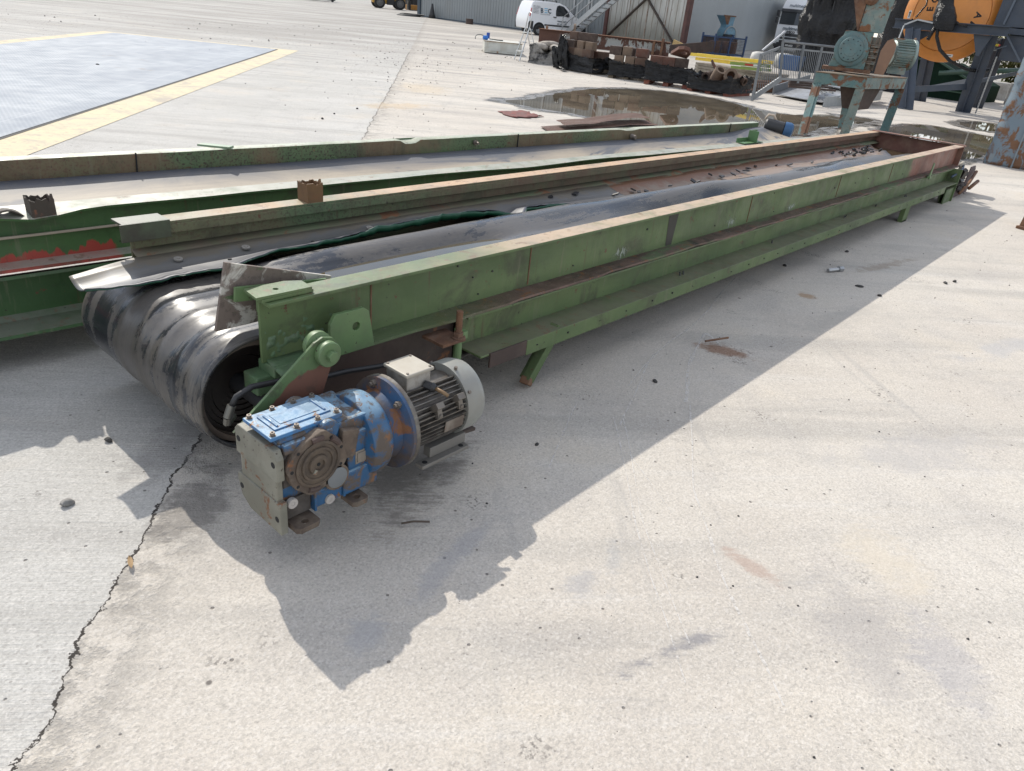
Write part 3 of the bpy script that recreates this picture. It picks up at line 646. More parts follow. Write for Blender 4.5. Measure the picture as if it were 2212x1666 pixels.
# liner strip along the far side: grey sheet, torn edge, green underside
ED = [(-.27, .72, .532), (-.2, .70, .527), (0, .685, .535), (.26, .67, .546), (.45, .735, .55), (.76, .755, .548), (.95, .775, .553), (1.06, .80, .556), (1.3, .812, .556), (1.5, .815, .556), (1.72, .80, .556), (1.85, .782, .55), (1.93, .715, .532), (2.0, .70, .520), (2.08, .75, .545), (2.24, .75, .545), (2.5, .70, .535), (2.75, .665, .525), (2.95, .65, .515), (3.15, .585, .505)]
def lerpED(u, ED):
    for i in range(len(ED)-1):
        if u <= ED[i+1][0]:
            t = max(0, (u-ED[i][0])/(ED[i+1][0]-ED[i][0])); return [ED[i][k]+(ED[i+1][k]-ED[i][k])*t for k in (1, 2)]
    return ED[-1][1:]
Pg = []; Ug = []; Hm = []
for i in range(171):
    u = -.27+3.42*i/170; ev, ez = lerpED(u, ED); ev += .016*nz(u*7)+.014*nz(u*23)+.030*max(0, nz(u*3.7, 6)-.1)*sm((u-.4)/.5)-.02*max(0, nz(u*11, 3)-.2)
    tv, tz = (.955, .535) if u > -.02 else (.955-.07*(-u-.02)/.25, .535-.004*(-u))
    uu = u
    if u < -.02: tv = .955-.085*(-.02-u)/.25
    row = []; ur = []
    for j in range(9):
        t = j/8; v = tv+(ev-tv)*t; z = tz+(ez-tz)*t-.030*math.sin(t*math.pi)*(1-.3*t)+.003*nz(u*5, v*9)
        row.append((u, v, z)); ur.append((u, t))
    Pg.append(row); Ug.append(ur); Hm.append([(u, ev-.002+.008*nz(u*31, 4), ez-.002+.010*max(0, nz(u*17, 2))*sm((u-.3)/.6)+.012*nz(u*5.3, 9)*sm((u-.3)/.6)), (u, ev-.002, ez-.004-.014*sm((u-.1)/1.2)-.004*nz(u*3)), (u, ev+.010, ez-.008-.030*sm((u-.1)/1.2)+.010*nz(u*9))])
b = loc(); b.grid(Pg, Ug); ln = b.build('liner', M_liner, A, 0, 'all', .004)
b = loc(); b.grid(Hm); b.build('green_underside', M_lgreen, ln, 0, 'all', .003)
b = loc()
for u, v, z in ((.13, .885, .525), (.42, .885, .528), (1.06, .87, .53)): b.ring((u, v, z), (u, v-.001, z+.006), .017, .008, 18); b.cyl((u, v, z), (u, v-.001, z+.009), .008, n=8)
b.build('washer', M_wash, ln)
b = loc()
for u, v, z in ((.30, .80, .521), (.62, .79, .525), (.72, .84, .52)): b.cyl((u, v, z-.002), (u, v, z+.004), .008, n=10)
b.build('liner_hole', M_black, ln)
# second, brown dusty liner sheet further along, lifted off the belt
Pg = []; Ug = []
for i in range(121):
    u = 2.2+6.55*i/120; ev = .70-.045*max(0, min(6, u-2.6))+.02*nz(u*1.5)+.008*nz(u*8)
    ev = max(ev, .46); lift = .035*math.exp(-((u-5.6)/1.1)**2); ez = .505-.02*min(1, (u-2.2)/2)+lift
    if u > 8.1: ev += (u-8.1)*.45
    row = []; ur = []
    for j in range(9):
        t = j/8; v = .965+(ev-.965)*t; z = .53+(ez-.53)*t-.025*math.sin(t*math.pi)+.006*nz(u*3, v*7); row.append((u, v, z)); ur.append((u, t*.62))
    Pg.append(row); Ug.append(ur)
b = loc(); b.grid(Pg, Ug); ln2 = b.build('liner', M_liner2, A, 0, 'all', .006, 'dusty brown liner lifted off the belt')
b = loc()
for i in range(30):
    u = 2.4+rnd.random()*6.2; v = .72+rnd.random()*.20; b.obox((u, v, .512+.02*rnd.random()), (.02+.04*rnd.random(), .015+.02*rnd.random(), .008), (rnd.random()-.5, rnd.random()-.5, rnd.random()*3))
for i in range(26):
    u = 7.3+rnd.random()*1.2; v = .70+rnd.random()*.24; b.obox((u, v, .515), (.015+.035*rnd.random(), .015+.02*rnd.random(), .014), (rnd.random(), rnd.random(), rnd.random()*3))
b.build('rubber_scraps', M_blackr, ln2)
# belt: trough run, wrap round the head pulley, return run
DR = .20; DZ = .292; V0, V1 = .12, 1.03
def sm(t): t = max(0, min(1, t)); return t*t*(3-2*t)
def ridge(v, u):
    w = 0
    for c_, a_, s_ in ((.27, .010, .022), (.40, .011, .03), (.55, .009, .03), (.70, .008, .02), (.18, .006, .02)): w += a_*math.exp(-((v-c_-.012*nz(u*1.3, c_*9))/s_)**2)
    return w
def ztop(u, v):
    rv = .70-.20*sm((u-1.4)/3.8); amp = .040+.035*math.exp(-((u-4.1)/1.2)**2)+.018*math.exp(-((u-6.9)/.8)**2)
    pool = .030*math.exp(-((u-1.05)/.55)**6)+.030*math.exp(-((u-3.5)/.75)**6)+.028*math.exp(-((u-6.0)/.5)**6)
    pv = .54-.12*sm((u-1.)/2.4)-.10*sm((u-4.4)/1.6)
    tr = .490-.075*sm((v-.70)/.12)+amp*math.exp(-((v-rv)/.115)**2)-pool*math.exp(-((v-pv)/.09)**2)-.02*math.exp(-((v-pv)/.05)**2)*.5
    if u > 7.6: tr -= .045*sm((u-7.6)/.8)*sm((v-.15)/.4)
    tr += (.006+.012*sm((u-2.2)/1.2))*nz(u*1.9, v*4)*(1-sm((v-.70)/.15))+.010*nz(u*3.1, v*2.5, 5)*sm((u-1)/1)
    head = DZ+DR+ridge(v, u)*(1 if u < .9 else max(0, 1-(u-.9)/.8))
    t = sm((u-.02)/.75)
    return head*(1-t)+tr*t
rows = []; uvs = []; nv = 56; sd = 0; prev = None; path = []
u = 8.95
while u > 0.0: path.append(('t', u)); u -= .045 if u < 2 else .09
for i in range(31): path.append(('w', math.pi*i/30))
for i in range(1, 30): path.append(('r', i*.3))
for kind, q in path:
    row = []; ur = []
    for j in range(nv+1):
        v = V0+(V1-V0)*j/nv
        if kind == 't': p = (q, v+.01*nz(q*2, 7)*(1 if j in (0, nv) else 0), ztop(q, v)); s_ = q
        elif kind == 'w':
            wob = 1-.5*q/math.pi; rr = DR+(ztop(0.0, v)-DZ-DR)*(1-q/math.pi*.75)+.004*nz(v*9, q*1.2)*math.sin(q)
            if v < .20: rr -= .010*((.20-v)/.08)*math.sin(q)
            p = (-rr*math.sin(q), v, DZ+rr*math.cos(q)); s_ = -q*DR
        else: p = (q, v, DZ-DR+min(.10, q*.06)); s_ = -math.pi*DR-q
        row.append(p); ur.append((s_, v))
    rows.append(row); uvs.append(ur)
b = loc(); b.grid(rows, uvs); b.build('belt', M_belt, A, 0, 'all', .011)
# head pulley
b = loc(); b.cyl((0, .15, DZ), (0, 1.0, DZ), .186, n=48, cap=False); b.ring((0, .148, DZ), (0, .20, DZ), .187, .168, 48)
pu = b.build('head_pulley', paint('pulley_steel', (.13, .10, .08), (.07, .055, .045), rust=.3, rough=.6), A, 0, 30)
b = loc()
for i, r_ in enumerate((.168, .150, .132, .112, .095, .078, .06)): b.ring((0, .185+i*.006, DZ), (0, .25, DZ), r_, r_-.016, 40)
b.cyl((0, .235, DZ), (0, .25, DZ), .17, n=40); b.build('pulley_end', plain('greasy_black', (.020, .016, .014), .35, 0, .5, .6, 20), pu, 0, 30)
b = loc(); b.cyl((0, -.2, DZ), (0, .25, DZ), .034, n=20); b.build('shaft', M_dark, pu, 0, True)
b = loc(); b.tube([(DR*.96*math.sin(-math.pi*(.15+.75*i/20))*1.0, .135+.006*math.sin(i*1.7), DZ+DR*.96*math.cos(math.pi*(.15+.75*i/20))) for i in range(21)], .006); b.build('frayed_edge', M_blackr, pu)
# rain water lying on the belt
def pool(pts, z):
    lp = smooth_loop(pts, 5, .006); b = MB(); b.add([(p.x, p.y, z) for p in lp], [tuple(range(len(lp)))]); return b
M_pool = water('belt_water', (.050, .040, .020), .01, .01, 14)
for pts, z in (([(.42, .62), (.6, .66), (1.0, .68), (1.3, .66), (1.68, .60), (1.7, .5), (1.4, .42), (.9, .42), (.5, .5)], .485), ([(2.75, .48), (3.3, .5), (4.2, .45), (4.25, .36), (3.6, .26), (2.9, .30)], .484), ([(5.5, .38), (6.0, .40), (6.6, .35), (6.5, .2), (5.7, .2)], .484)):
    o = pool(pts, z).build('rain_water', M_pool, A); o['kind'] = 'stuff'
o = pool([(8.0, .95), (8.2, .7), (8.5, .45), (8.8, .25), (9.05, .2), (9.08, .55), (9.08, .97), (8.5, .99)], .470).build('rain_water', M_pool, A); o['kind'] = 'stuff'
# dirty white skirt board at the near end, with its bracket
b = mb_(); lean = lambda x, z: 2.05-.03*(z-.5)/.25
b.hexa([(1.017, 2.035, .752), (.978, 2.06, .521), (.978, 2.072, .521), (1.017, 2.047, .752), (1.404, 2.035, .637), (1.39, 2.06, .52), (1.39, 2.072, .52), (1.404, 2.047, .637)])
def skirtm():
    k = NT('dirty_white_board'); x, y, z = k.sep(k.P); n = k.noise(k.P, 7, 6, .65, .5); n2 = k.noise(k.stretch(k.P, (3, 1, 9)), 3, 5, .6)
    c = k.mix(k.mr(n, .46, .52), (.48, .455, .41), (.175, .14, .12)); c = k.mix(k.mr(n2, .56, .64), c, (.085, .14, .065)); c = k.mix(k.math('MULTIPLY', k.mr(k.noise(k.P, 50, 4, .7), .5, .65), .4), c, (.06, .05, .045))
    k.bump(k.noise(k.P, 40, 4), .3, .004); return k.fin(c, .8, 0, .3)
sk = b.build('skirt_board', skirtm(), A, .001)
b = MB(OA); b.obox((1.20, 2.022, .632), (.34, .010, .048), (0, .10, 0)); b.build('bracket_bar', M_green, sk, .001)
b = MB(OA); b.cyl((1.095, 2.02, .642), (1.095, 2.005, .642), .013, n=6); b.cyl((1.095, 2.02, .642), (1.095, 2.015, .642), .02, n=16); b.cyl((1.095, 2.01, .642), (1.095, 1.985, .642), .007, n=8); b.build('bolt', M_green, sk)
b = MB(OA); b.box(1.085, 1.092, 1.985, 1.99, .59, .655); b.box(1.10, 1.106, 1.95, 1.957, .57, .65); b.build('paint_drip', M_green, sk)
# bearing housing and torque pin under the beam end
b = loc(); b.box(.015, .11, .02, .12, .385, .425); b.box(-.035, .05, .045, .13, .325, .39); b.box(-.02, .04, .05, .11, .22, .33); b.box(.04, .12, .055, .125, .24, .40); b.build('bearing_housing', M_lump, A, .006)
arm = mb_(); arm.prism([(.845, .345), (1.145, .325), (1.155, .38), (1.19, .47), (1.213, .50), (1.216, .535), (1.195, .563), (1.160, .572), (1.128, .560)], 1.738, 1.748, 'y')
def armmat():
    k = NT('arm_paint'); x, y, z = k.sep(k.P); nn_ = k.math('MULTIPLY', k.math('SUBTRACT', k.noise(k.P, 16, 5), .5), .06)
    f = k.math('MAXIMUM', k.math('ADD', k.math('SUBTRACT', k.math('SUBTRACT', z, k.math('MULTIPLY', x, .77)), .468), nn_), k.math('ADD', k.math('SUBTRACT', z, .472), nn_))
    c = k.mix(k.mr(f, .004, -.004), (.095, .155, .065), (.145, .066, .045)); c = k.mix(k.math('MULTIPLY', k.mr(k.noise(k.P, 16, 6, .7), .50, .62), .5), c, (.06, .045, .035)); c = k.mix(k.mr(z, .40, .36, 0, .6), c, (.05, .04, .033)); return k.fin(c, .55)
ta = arm.build('torque_arm', armmat(), A, .0015)
b = mb_(); b.lathe((1.167, 1.738, .520), (0, -1, 0), [(0, .038), (.004, .042), (.024, .042), (.028, .039)], 32); b.build('pin_disc', M_green, ta, 0, 30)
b = mb_(); b.cyl((1.167, 1.71, .520), (1.167, 1.690, .520), .0185, n=6); b.build('bolt', M_green, ta, .001)
b = mb_(); b.lathe((1.160, 1.785, .535), (0, -1, 0), [(0, .044), (.010, .047), (.024, .047), (.028, .034), (.045, .03)], 24); b.cyl((1.163, 1.80, .522), (1.165, 1.74, .52), .018, n=14); b.build('pin', M_green, ta, 0, 30)
HOSE = [(1.62, 1.83, .33), (1.45, 1.83, .35), (1.32, 1.84, .365), (1.19, 1.84, .375), (1.06, 1.84, .408), (.968, 1.84, .418), (.915, 1.84, .40), (.897, 1.84, .372)]
b = mb_(); b.tube(HOSE, .0100); hz = b.build('hydraulic_hose', M_blackr, A, 0, 'all')
b = mb_(); b.cyl((.898, 1.84, .376), (.882, 1.84, .338), .0135, n=14); b.tube([(.882, 1.84, .338), (.880, 1.845, .318), (.892, 1.86, .308), (.93, 1.90, .30)], .0115); b.build('hose_fitting', plain('crimp_steel', (.16, .155, .14), .4, .6), hz, 0, 30)
# ---------------------------------------------------------------- gear motor
def blue_mat(name, base=(.028, .105, .225), grime=.95):
    k = NT(name); P = k.P
    geo = k.t.nodes.new('ShaderNodeNewGeometry'); up = k.mr(k.sep(geo.outputs['Normal'])[2], .6, .9)
    c = k.mix(k.mr(k.noise(P, 7, 4), .35, .65), base, tuple(v*.75 for v in base))
    c = k.mix(k.math('MULTIPLY', up, k.mr(k.noise(P, 26, 5, .6), .25, .6, .45, .85)), c, (.22, .34, .44))           # chalky top
    n = k.noise(P, 15, 7, .68, .5); c = k.mix(k.math('MULTIPLY', k.mr(n, .45, .57), grime), c, (.10, .075, .055))
    c = k.mix(k.mr(k.noise(P, 24, 7, .7, .4), .585, .62), c, k.mix(k.noise(P, 80, 3), RUST, (.23, .12, .055)))
    k.bump(k.noise(P, 90, 4, .6), .25, .002); return k.fin(c, k.mr(n, .4, .65, .32, .8), 0, .5)
M_blue = blue_mat('blue_gearbox_paint')
M_gface = paint('worn_grey_casting', (.22, .215, .175), (.15, .145, .115), rust=.38, rsc=11, dirt=.25, dcol=(.14, .115, .085), rough=.5, sc=7, chips=.5)
M_cast = paint('rusty_casting', (.125, .092, .068), (.075, .055, .043), rust=.35, rsc=14, dirt=.5, dcol=(.20, .165, .125), rough=.8, bump=.4, sc=12)
b = mb_(); b.box(.862, 1.165, 1.522, 1.705, .150, .402); b.hexa([(.862, 1.522, .402), (1.10, 1.522, .402), (1.10, 1.69, .402), (.862, 1.69, .402), (.87, 1.535, .418), (1.085, 1.535, .418), (1.085, 1.675, .418), (.87, 1.675, .418)])
b.box(1.06, 1.185, 1.495, 1.70, .155, .235); b.box(1.08, 1.19, 1.505, 1.705, .225, .36); b.box(.96, 1.06, 1.505, 1.53, .15, .21)
b.cyl((1.02, 1.51, .395), (1.02, 1.70, .395), .035, n=20); b.box(.868, 1.03, 1.505, 1.525, .372, .405)
GB = b.build('gearbox', M_blue, A, .006)
b = mb_()
b.prism([(1.498, .30), (1.498, .372), (1.512, .398), (1.70, .398), (1.716, .38), (1.716, .30)], .838, .862, 'x')
b.box(.842, .862, 1.512, 1.702, .225, .302); b.prism([(1.494, .118), (1.494, .228), (1.718, .228), (1.722, .200), (1.705, .150), (1.66, .122)], .838, .862, 'x')
b.build('face_plate', M_gface, GB, .003)
b = mb_()
for y, z in ((1.516, .352), (1.697, .352), (1.512, .168), (1.700, .185)): b.cyl((.8372, y, z), (.85, y, z), .0095, n=14)
b.build('bolt_hole', M_black, GB)
b = mb_(); b.prism([(.842, 1.527), (1.075, 1.527), (1.082, 1.535), (1.082, 1.66), (1.07, 1.672), (.842, 1.672)], .418, .430, 'z'); cv = b.build('cover_plate', blue_mat('chalky_blue', (.05, .19, .42), .35), GB, .002)
b = mb_(); b.box(.872, 1.056, 1.555, 1.648, .430, .4345); b.box(.900, 1.03, 1.572, 1.63, .4345, .4365); b.tube([(.887, 1.565, .4355), (.887, 1.637, .4355)], .004); b.tube([(1.042, 1.565, .4355), (1.042, 1.637, .4355)], .004); b.build('raised_panel', blue_mat('chalky_blue_panel', (.07, .20, .42), .25), cv, .002)
for (x, y) in ((.856, 1.540), (.93, 1.538), (1.0, 1.538), (1.065, 1.540), (.856, 1.660), (.93, 1.662), (1.0, 1.662), (1.062, 1.660)):
    b = mb_(); b.ring((x, y, .430), (x, y, .4405), .0068, .0035, 14); b.cyl((x, y, .430), (x, y, .436), .0038, n=6); b.cyl((x, y, .4295), (x, y, .4318), .0095, n=14); b.build('bolt', M_bolt, GB)
b = mb_(); b.box(.866, .905, 1.516, 1.523, .26, .375); b.box(.868, .95, 1.514, 1.523, .150, .215); o = b.build('grimy_recess', paint('caked_grime', (.085, .075, .068), (.05, .042, .036), rust=.2, dirt=.5, dcol=(.12, .10, .085), rough=.85, bump=.5, sc=14), GB); split_object(o, 'grimy_recess')
for x0, x1, z0, z1 in ((.955, .963, .145, .215), (1.058, 1.066, .15, .23), (.905, .913, .27, .38)):
    b = mb_(); b.box(x0, x1, 1.498, 1.525, z0, z1); b.build('rib', M_blue, GB, .002)
# output side: flange casting with kidney slots, stepped seal and hollow shaft
cx, cz = .966, .315
b = mb_(); pts = []
for i in range(48):
    a = 2*math.pi*i/48; r_ = .094+.010*(max(0, math.cos(4*a+.9))**2)
    pts.append((cx+r_*math.cos(a), cz+r_*math.sin(a)))
b.prism(pts, 1.493, 1.524, 'y'); b.cyl((1.032, 1.493, .237), (1.032, 1.524, .237), .043, n=28); fl = b.build('output_flange', M_cast, GB, .003)
b = mb_()
b.lathe((cx, 1.493, cz), (0, -1, 0), [(0, .072), (.004, .074), (.005, .066), (.001, .064), (.001, .056), (.006, .054), (.006, .047), (.002, .045), (.002, .033), (.009, .031), (.010, .018), (.004, .016), (.004, .0062)], 40)
b.build('shaft_seal', paint('oily_rust', (.11, .082, .058), (.06, .045, .034), rust=.15, rough=.5, sc=16), GB, 0, 30)
b = mb_(); b.cyl((cx, 1.4885, cz), (cx, 1.492, cz), .0062, n=14)
for i in range(9):
    a = 2*math.pi*i/9+.3; b.cyl((cx+.085*math.cos(a), 1.492, cz+.085*math.sin(a)), (cx+.085*math.cos(a), 1.5, cz+.085*math.sin(a)), .0052, n=10)
b.build('tapped_hole', M_black, GB)
b = mb_(); b.obox((cx-.016, 1.486, cz-.018), (.010, .012, .014), (0, .5, 0)); b.build('shaft_key', M_gface, GB, .001)
b = mb_()
for a0 in (.55, 1.35, 4.3):
    arc = [(cx+.083*math.cos(a0+.11*i), 1.4925, cz+.083*math.sin(a0+.11*i)) for i in range(5)]; b.tube(arc, .0095)
b.build('kidney_slot', M_brown, GB)
b = mb_(); b.lathe((1.032, 1.494, .237), (0, -1, 0), [(0, .035), (.003, .034), (.004, .030)], 30); b.build('blank_cap', plain('grey_cap', (.17, .18, .185), .45), GB, 0, 30)
for x, z in ((.884, .208), (1.010, .163)):
    b = mb_(); b.cyl((x, 1.512, z), (x, 1.502, z), .0165, n=20); b.ring((x, 1.5025, z), (x, 1.4985, z), .0155, .006, 18); b.cyl((x, 1.502, z), (x, 1.4995, z), .006, n=6); b.build('drain_plug', plain('plug_white', (.46, .43, .40), .5, .2), GB)
for x0, x1 in ((.872, .952), (1.068, 1.128)):
    b = mb_(); b.hole_plate([(x0, 1.470), (x0+.012, 1.460), (x1-.012, 1.460), (x1, 1.470), (x1, 1.53), (x0, 1.53)], ((x0+x1)/2, 1.488), .011, .122, .140, 'z'); b.build('mounting_foot', M_cast, GB, .002)
b = mb_(); b.hexa([(1.05, 1.500, .285), (1.10, 1.496, .285), (1.10, 1.53, .285), (1.05, 1.53, .285), (1.06, 1.50, .385), (1.12, 1.50, .372), (1.12, 1.56, .372), (1.06, 1.56, .385)]); b.build('rusty_boss', M_cast, GB, .004)
b = mb_(); b.box(1.112, 1.148, 1.499, 1.505, .252, .285); b.box(1.106, 1.154, 1.503, 1.506, .246, .291); b.build('name_plate', paint('scratched_plate', (.42, .39, .33), (.30, .27, .23), dirt=.6, dcol=(.17, .13, .10), metal=.3), GB, .001)
ax = (1.6, .285)
b = mb_(); b.lathe((1.140, ax[0], ax[1]), (1, 0, 0), [(0, .10), (.012, .134), (.03, .142), (.07, .140), (.085, .132)], 48); b.build('input_flange', M_blue, GB, .002, 30)
b = mb_(); b.lathe((1.22, ax[0], ax[1]), (1, 0, 0), [(0, .12), (.02, .11), (.055, .118), (.062, .142), (.066, .158), (.078, .158)], 48); b.build('adapter_cone', paint('rusty_blue_casting', (.075, .055, .045), (.022, .075, .17), rust=.45, rsc=11, dirt=.5, dcol=(.12, .085, .06), rough=.7, sc=6, bump=.4), GB, 0, 30)
MO = b = mb_(); b.lathe((1.2985, ax[0], ax[1]), (1, 0, 0), [(0, .158), (.003, .160), (.014, .160), (.018, .125), (.02, .105), (.27, .105), (.28, .10)], 48)
motor = b.build('motor', paint('dirty_alloy', (.22, .205, .18), (.11, .098, .085), dirt=.6, dcol=(.13, .10, .08), rough=.5, metal=.35, sc=14), A, 0, 30)
b = mb_()
for i in range(44):
    a = 2*math.pi*i/44
    if abs(((a-math.pi/2+math.pi) % (2*math.pi))-math.pi) < .36: continue
    c_, s_ = math.cos(a), math.sin(a); t_ = .0017
    b.hexa([(1.322, ax[0]+c_*.100-s_*-t_, ax[1]+s_*.100-c_*t_), (1.562, ax[0]+c_*.100-s_*-t_, ax[1]+s_*.100-c_*t_), (1.562, ax[0]+c_*.100+s_*-t_, ax[1]+s_*.100+c_*t_), (1.322, ax[0]+c_*.100+s_*-t_, ax[1]+s_*.100+c_*t_),
            (1.322, ax[0]+c_*.124-s_*-t_, ax[1]+s_*.124-c_*t_), (1.562, ax[0]+c_*.124-s_*-t_, ax[1]+s_*.124-c_*t_), (1.562, ax[0]+c_*.124+s_*-t_, ax[1]+s_*.124+c_*t_), (1.322, ax[0]+c_*.124+s_*-t_, ax[1]+s_*.124+c_*t_)])
b.build('cooling_fins', paint('finned_alloy', (.19, .175, .155), (.09, .08, .07), dirt=.5, dcol=(.10, .08, .06), rough=.5, metal=.4, sc=20), motor)
b = mb_(); b.lathe((1.555, ax[0], ax[1]), (1, 0, 0), [(0, .126), (.0, .132), (.065, .132), (.088, .124), (.102, .105), (.106, .06)], 48); b.build('fan_cover', paint('chalky_fan_cover', (.30, .31, .29), (.24, .245, .225), dirt=.35, dcol=(.20, .17, .14), rough=.45, rust=.05), motor, .001, 30)
b = mb_()
for a in (.9, 2.6, 4.4): b.cyl((1.570, ax[0]+.130*math.cos(a), ax[1]+.130*math.sin(a)), (1.570, ax[0]+.138*math.cos(a), ax[1]+.138*math.sin(a)), .006, n=8)
b.cyl((1.570, ax[0]-.04, ax[1]+.126), (1.570, ax[0]-.042, ax[1]+.137), .006, n=8); b.build('cover_screw', M_bolt, motor)
b = mb_(); b.box(1.35, 1.452, 1.558, 1.662, .372, .447); b.hexa([(1.345, 1.55, .365), (1.457, 1.55, .365), (1.457, 1.67, .365), (1.345, 1.67, .365), (1.353, 1.561, .39), (1.449, 1.561, .39), (1.449, 1.659, .39), (1.353, 1.659, .39)]); tb = b.build('terminal_box', paint('speckled_alloy', (.36, .345, .32), (.22, .205, .185), rust=.15, rsc=50, rcol=(.16, .13, .10), dirt=.4, rough=.55, metal=.3, sc=18), motor, .003)
b = mb_(); b.box(1.342, 1.460, 1.549, 1.670, .447, .459)
lid = b.build('lid', paint('dusty_lid', (.40, .375, .325), (.34, .315, .27), dirt=.3, dcol=(.27, .225, .17), rough=.6, metal=.2), tb, .0035)
b = mb_()
for x in (1.353, 1.449):
    for y in (1.56, 1.659): b.cyl((x, y, .4585), (x, y, .462), .0045, n=10)
b.build('screw', M_bolt, tb)
b = mb_(); b.cyl((1.425, 1.556, .40), (1.437, 1.532, .396), .0155, n=8); b.cyl((1.437, 1.532, .396), (1.443, 1.520, .394), .0175, .011, n=16); b.build('cable_gland', M_blackr, tb)
b = mb_(); b.tube([(1.443, 1.520, .394), (1.452, 1.498, .388), (1.462, 1.478, .378)], .0062); b.build('cut_cable', paint('tan_cable', (.24, .15, .075), (.17, .11, .06), rough=.6), tb, 0, 'all')
for x, y, z, rr_ in ((1.42, 1.487, .345, -.7), (1.52, 1.492, .345, -.7)):
    b = mb_(); b.obox((x, y, z), (.032, .05, .022), (-.72, 0, 0)); b.obox((x+.004, y-.006, z-.022), (.02, .02, .032), (-.3, 0, 0)); b.cyl((x+.004, y-.012, z-.026), (x+.004, y-.022, z-.028), .008, n=12); b.build('lug', M_gface if False else paint('alloy_lug', (.24, .22, .195), (.15, .135, .12), dirt=.5, metal=.4, rough=.5), motor, .002)
b = mb_(); b.obox((1.495, 1.475, .262), (.085, .003, .045), (.15, 0, 0)); b.build('name_plate', paint('peeling_plate', (.52, .47, .40), (.09, .065, .05), rust=.3, rsc=18, rcol=(.10, .07, .05), dirt=.3, rough=.5), motor)
for y0, y1 in ((1.482, 1.520), (1.68, 1.72)):
    b = mb_(); b.box(1.365, 1.585, y0, y1, .122, .136); b.box(1.42, 1.59, y0+.025, y1+.02, .136, .175); b.build('mounting_foot', paint('grey_foot', (.27, .265, .25), (.18, .17, .155), dirt=.4, rough=.55, metal=.25, rust=.12), motor, .002)
b = mb_()
for x in (1.39, 1.56): b.cyl((x, 1.499, .1355), (x, 1.499, .1368), .0095, n=14)
b.build('foot_hole', M_black, motor)
for a in (.35, 1.3, 2.25, 4.9, 5.6):
    b = mb_(); y, z = ax[0]+.138*math.cos(a), ax[1]+.138*math.sin(a); b.cyl((1.292, y, z), (1.270, y, z), .0125, n=6); b.cyl((1.270, y, z), (1.262, y, z), .007, n=8); b.cyl((1.296, y, z), (1.290, y, z), .016, n=14); b.build('flange_nut', M_bolt if a < 5 else M_steel, motor)
b = mb_(); b.tube([(1.62+.075*math.cos(t), 1.60+.0*t, .155+.045*math.sin(t)) for t in [math.pi*(.1-1.25*i/16) for i in range(17)]], .010, 8); b.obox((1.64, 1.60, .118), (.15, .05, .012), (0, .12, 0)); b.build('junction_bracket', M_brown, motor, 0, 30)

# ---------------------------------------------------------------- supports and tail end of the front conveyor
def leg(u0, v, z0, u1, z1, w, t, mat, name='support_leg', rusty=True):
    b = loc(); b.bar((u0, v, z0), (u1, v, z1), w, t, (0, 1, 0)); b.bar((u0, v+w*.5, z0), (u1, v+w*.5, z1), t*.3, t, (0, 1, 0)); return b.build(name, mat, A, .002)
leg(1.42, -.055, .262, 1.245, .03, .045, .045, M_lower)
b = loc(); b.obox((1.24, -.055, .028), (.04, .05, .035), (0, .6, .2)); b.build('rusty_shoe', M_rust, A, .003)
b = loc(); b.box(7.0, 7.16, -.075, -.03, .03, .256); b.hexa([(7.0, -.075, .03), (7.16, -.075, .03), (7.16, -.03, .0), (7.0, -.03, .0), (7.0, -.075, .05), (7.16, -.075, .05), (7.16, -.03, .05), (7.0, -.03, .05)]); b.build('support_leg', M_lower, A, .003)
b = loc(); b.box(LA-.012, LA, .012, 1.06, .43, .643); b.box(LA-.10, LA, 0.002, 1.064, .6555, .663); b.box(LA-.09, LA, .0, 1.06, .42, .43); b.build('end_beam', paint('red_oxide', (.20, .095, .07), (.13, .06, .045), rust=.25, dirt=.4, dcol=(.28, .19, .13), rough=.7), A, .002)
b = loc(); b.box(8.93, 8.945, -.09, .06, .045, .41); b.box(8.60, 8.94, -.07, -.055, -.01, .2); b.hexa([(8.62, -.07, .195), (8.94, -.07, .195), (8.94, .05, .195), (8.62, .05, .195), (8.62, -.07, .205), (8.94, -.07, .205), (8.94, .05, .205), (8.62, .05, .205)]); b.prism([(8.56, .2), (8.95, .2), (8.95, -.01), (8.70, -.01)], -.02, -.008, 'y'); b.build('support_leg', M_lower, A, .002)
b = loc(); b.prism([(8.95, -.0), (9.62, .02), (9.92, .02), (10.0, .33), (9.93, .38), (9.70, .38), (9.64, .18), (8.95, .15)], -.04, -.026, 'y'); tk = b.build('take_up_plate', paint('purple_rust', (.09, .05, .05), (.05, .035, .04), rust=.35, rough=.7), A, .003)
b = loc()
for i in range(16): b.obox((9.15+rnd.random()*.62, -.08+rnd.random()*.14, .14+rnd.random()*.21), (.08+.12*rnd.random(), .05, .04+.06*rnd.random()), (rnd.random(), rnd.random(), rnd.random()))
b.build('oily_bearings', plain('oily_black', (.022, .018, .016), .4), tk, .004)
b = loc(); b.tube([(9.3, -.08, .10), (9.6, -.09, .2), (9.86, -.08, .32)], .018); b.tube([(9.62, -.11, .14), (9.95, -.12, .20)], .022); b.box(9.2, 9.24, -.02, .02, .02, .15); b.box(9.4, 9.44, -.02, .02, .02, .17); b.build('adjuster_screw', M_rust, tk, 0, 30)
b = loc(); b.cyl((9.25, .15, .25), (9.25, .95, .25), .15, n=32); b.build('tail_pulley', M_dark, A, 0, 30)
b = loc(); b.tube([(8.8, -.03, .33), (9.0, -.045, .36), (9.15, -.05, .41), (9.22, -.02, .45)], .012); b.build('strap', plain('blue_strap', (.05, .075, .12), .6), A, 0, 'all')
b = loc(); b.tube([(9.15, .0, .42), (9.2, -.02, .46), (9.25, -.02, .43), (9.2, .0, .36)], .022); b.build('rag', plain('pale_rag', (.34, .32, .28), .9), A, 0, 'all')
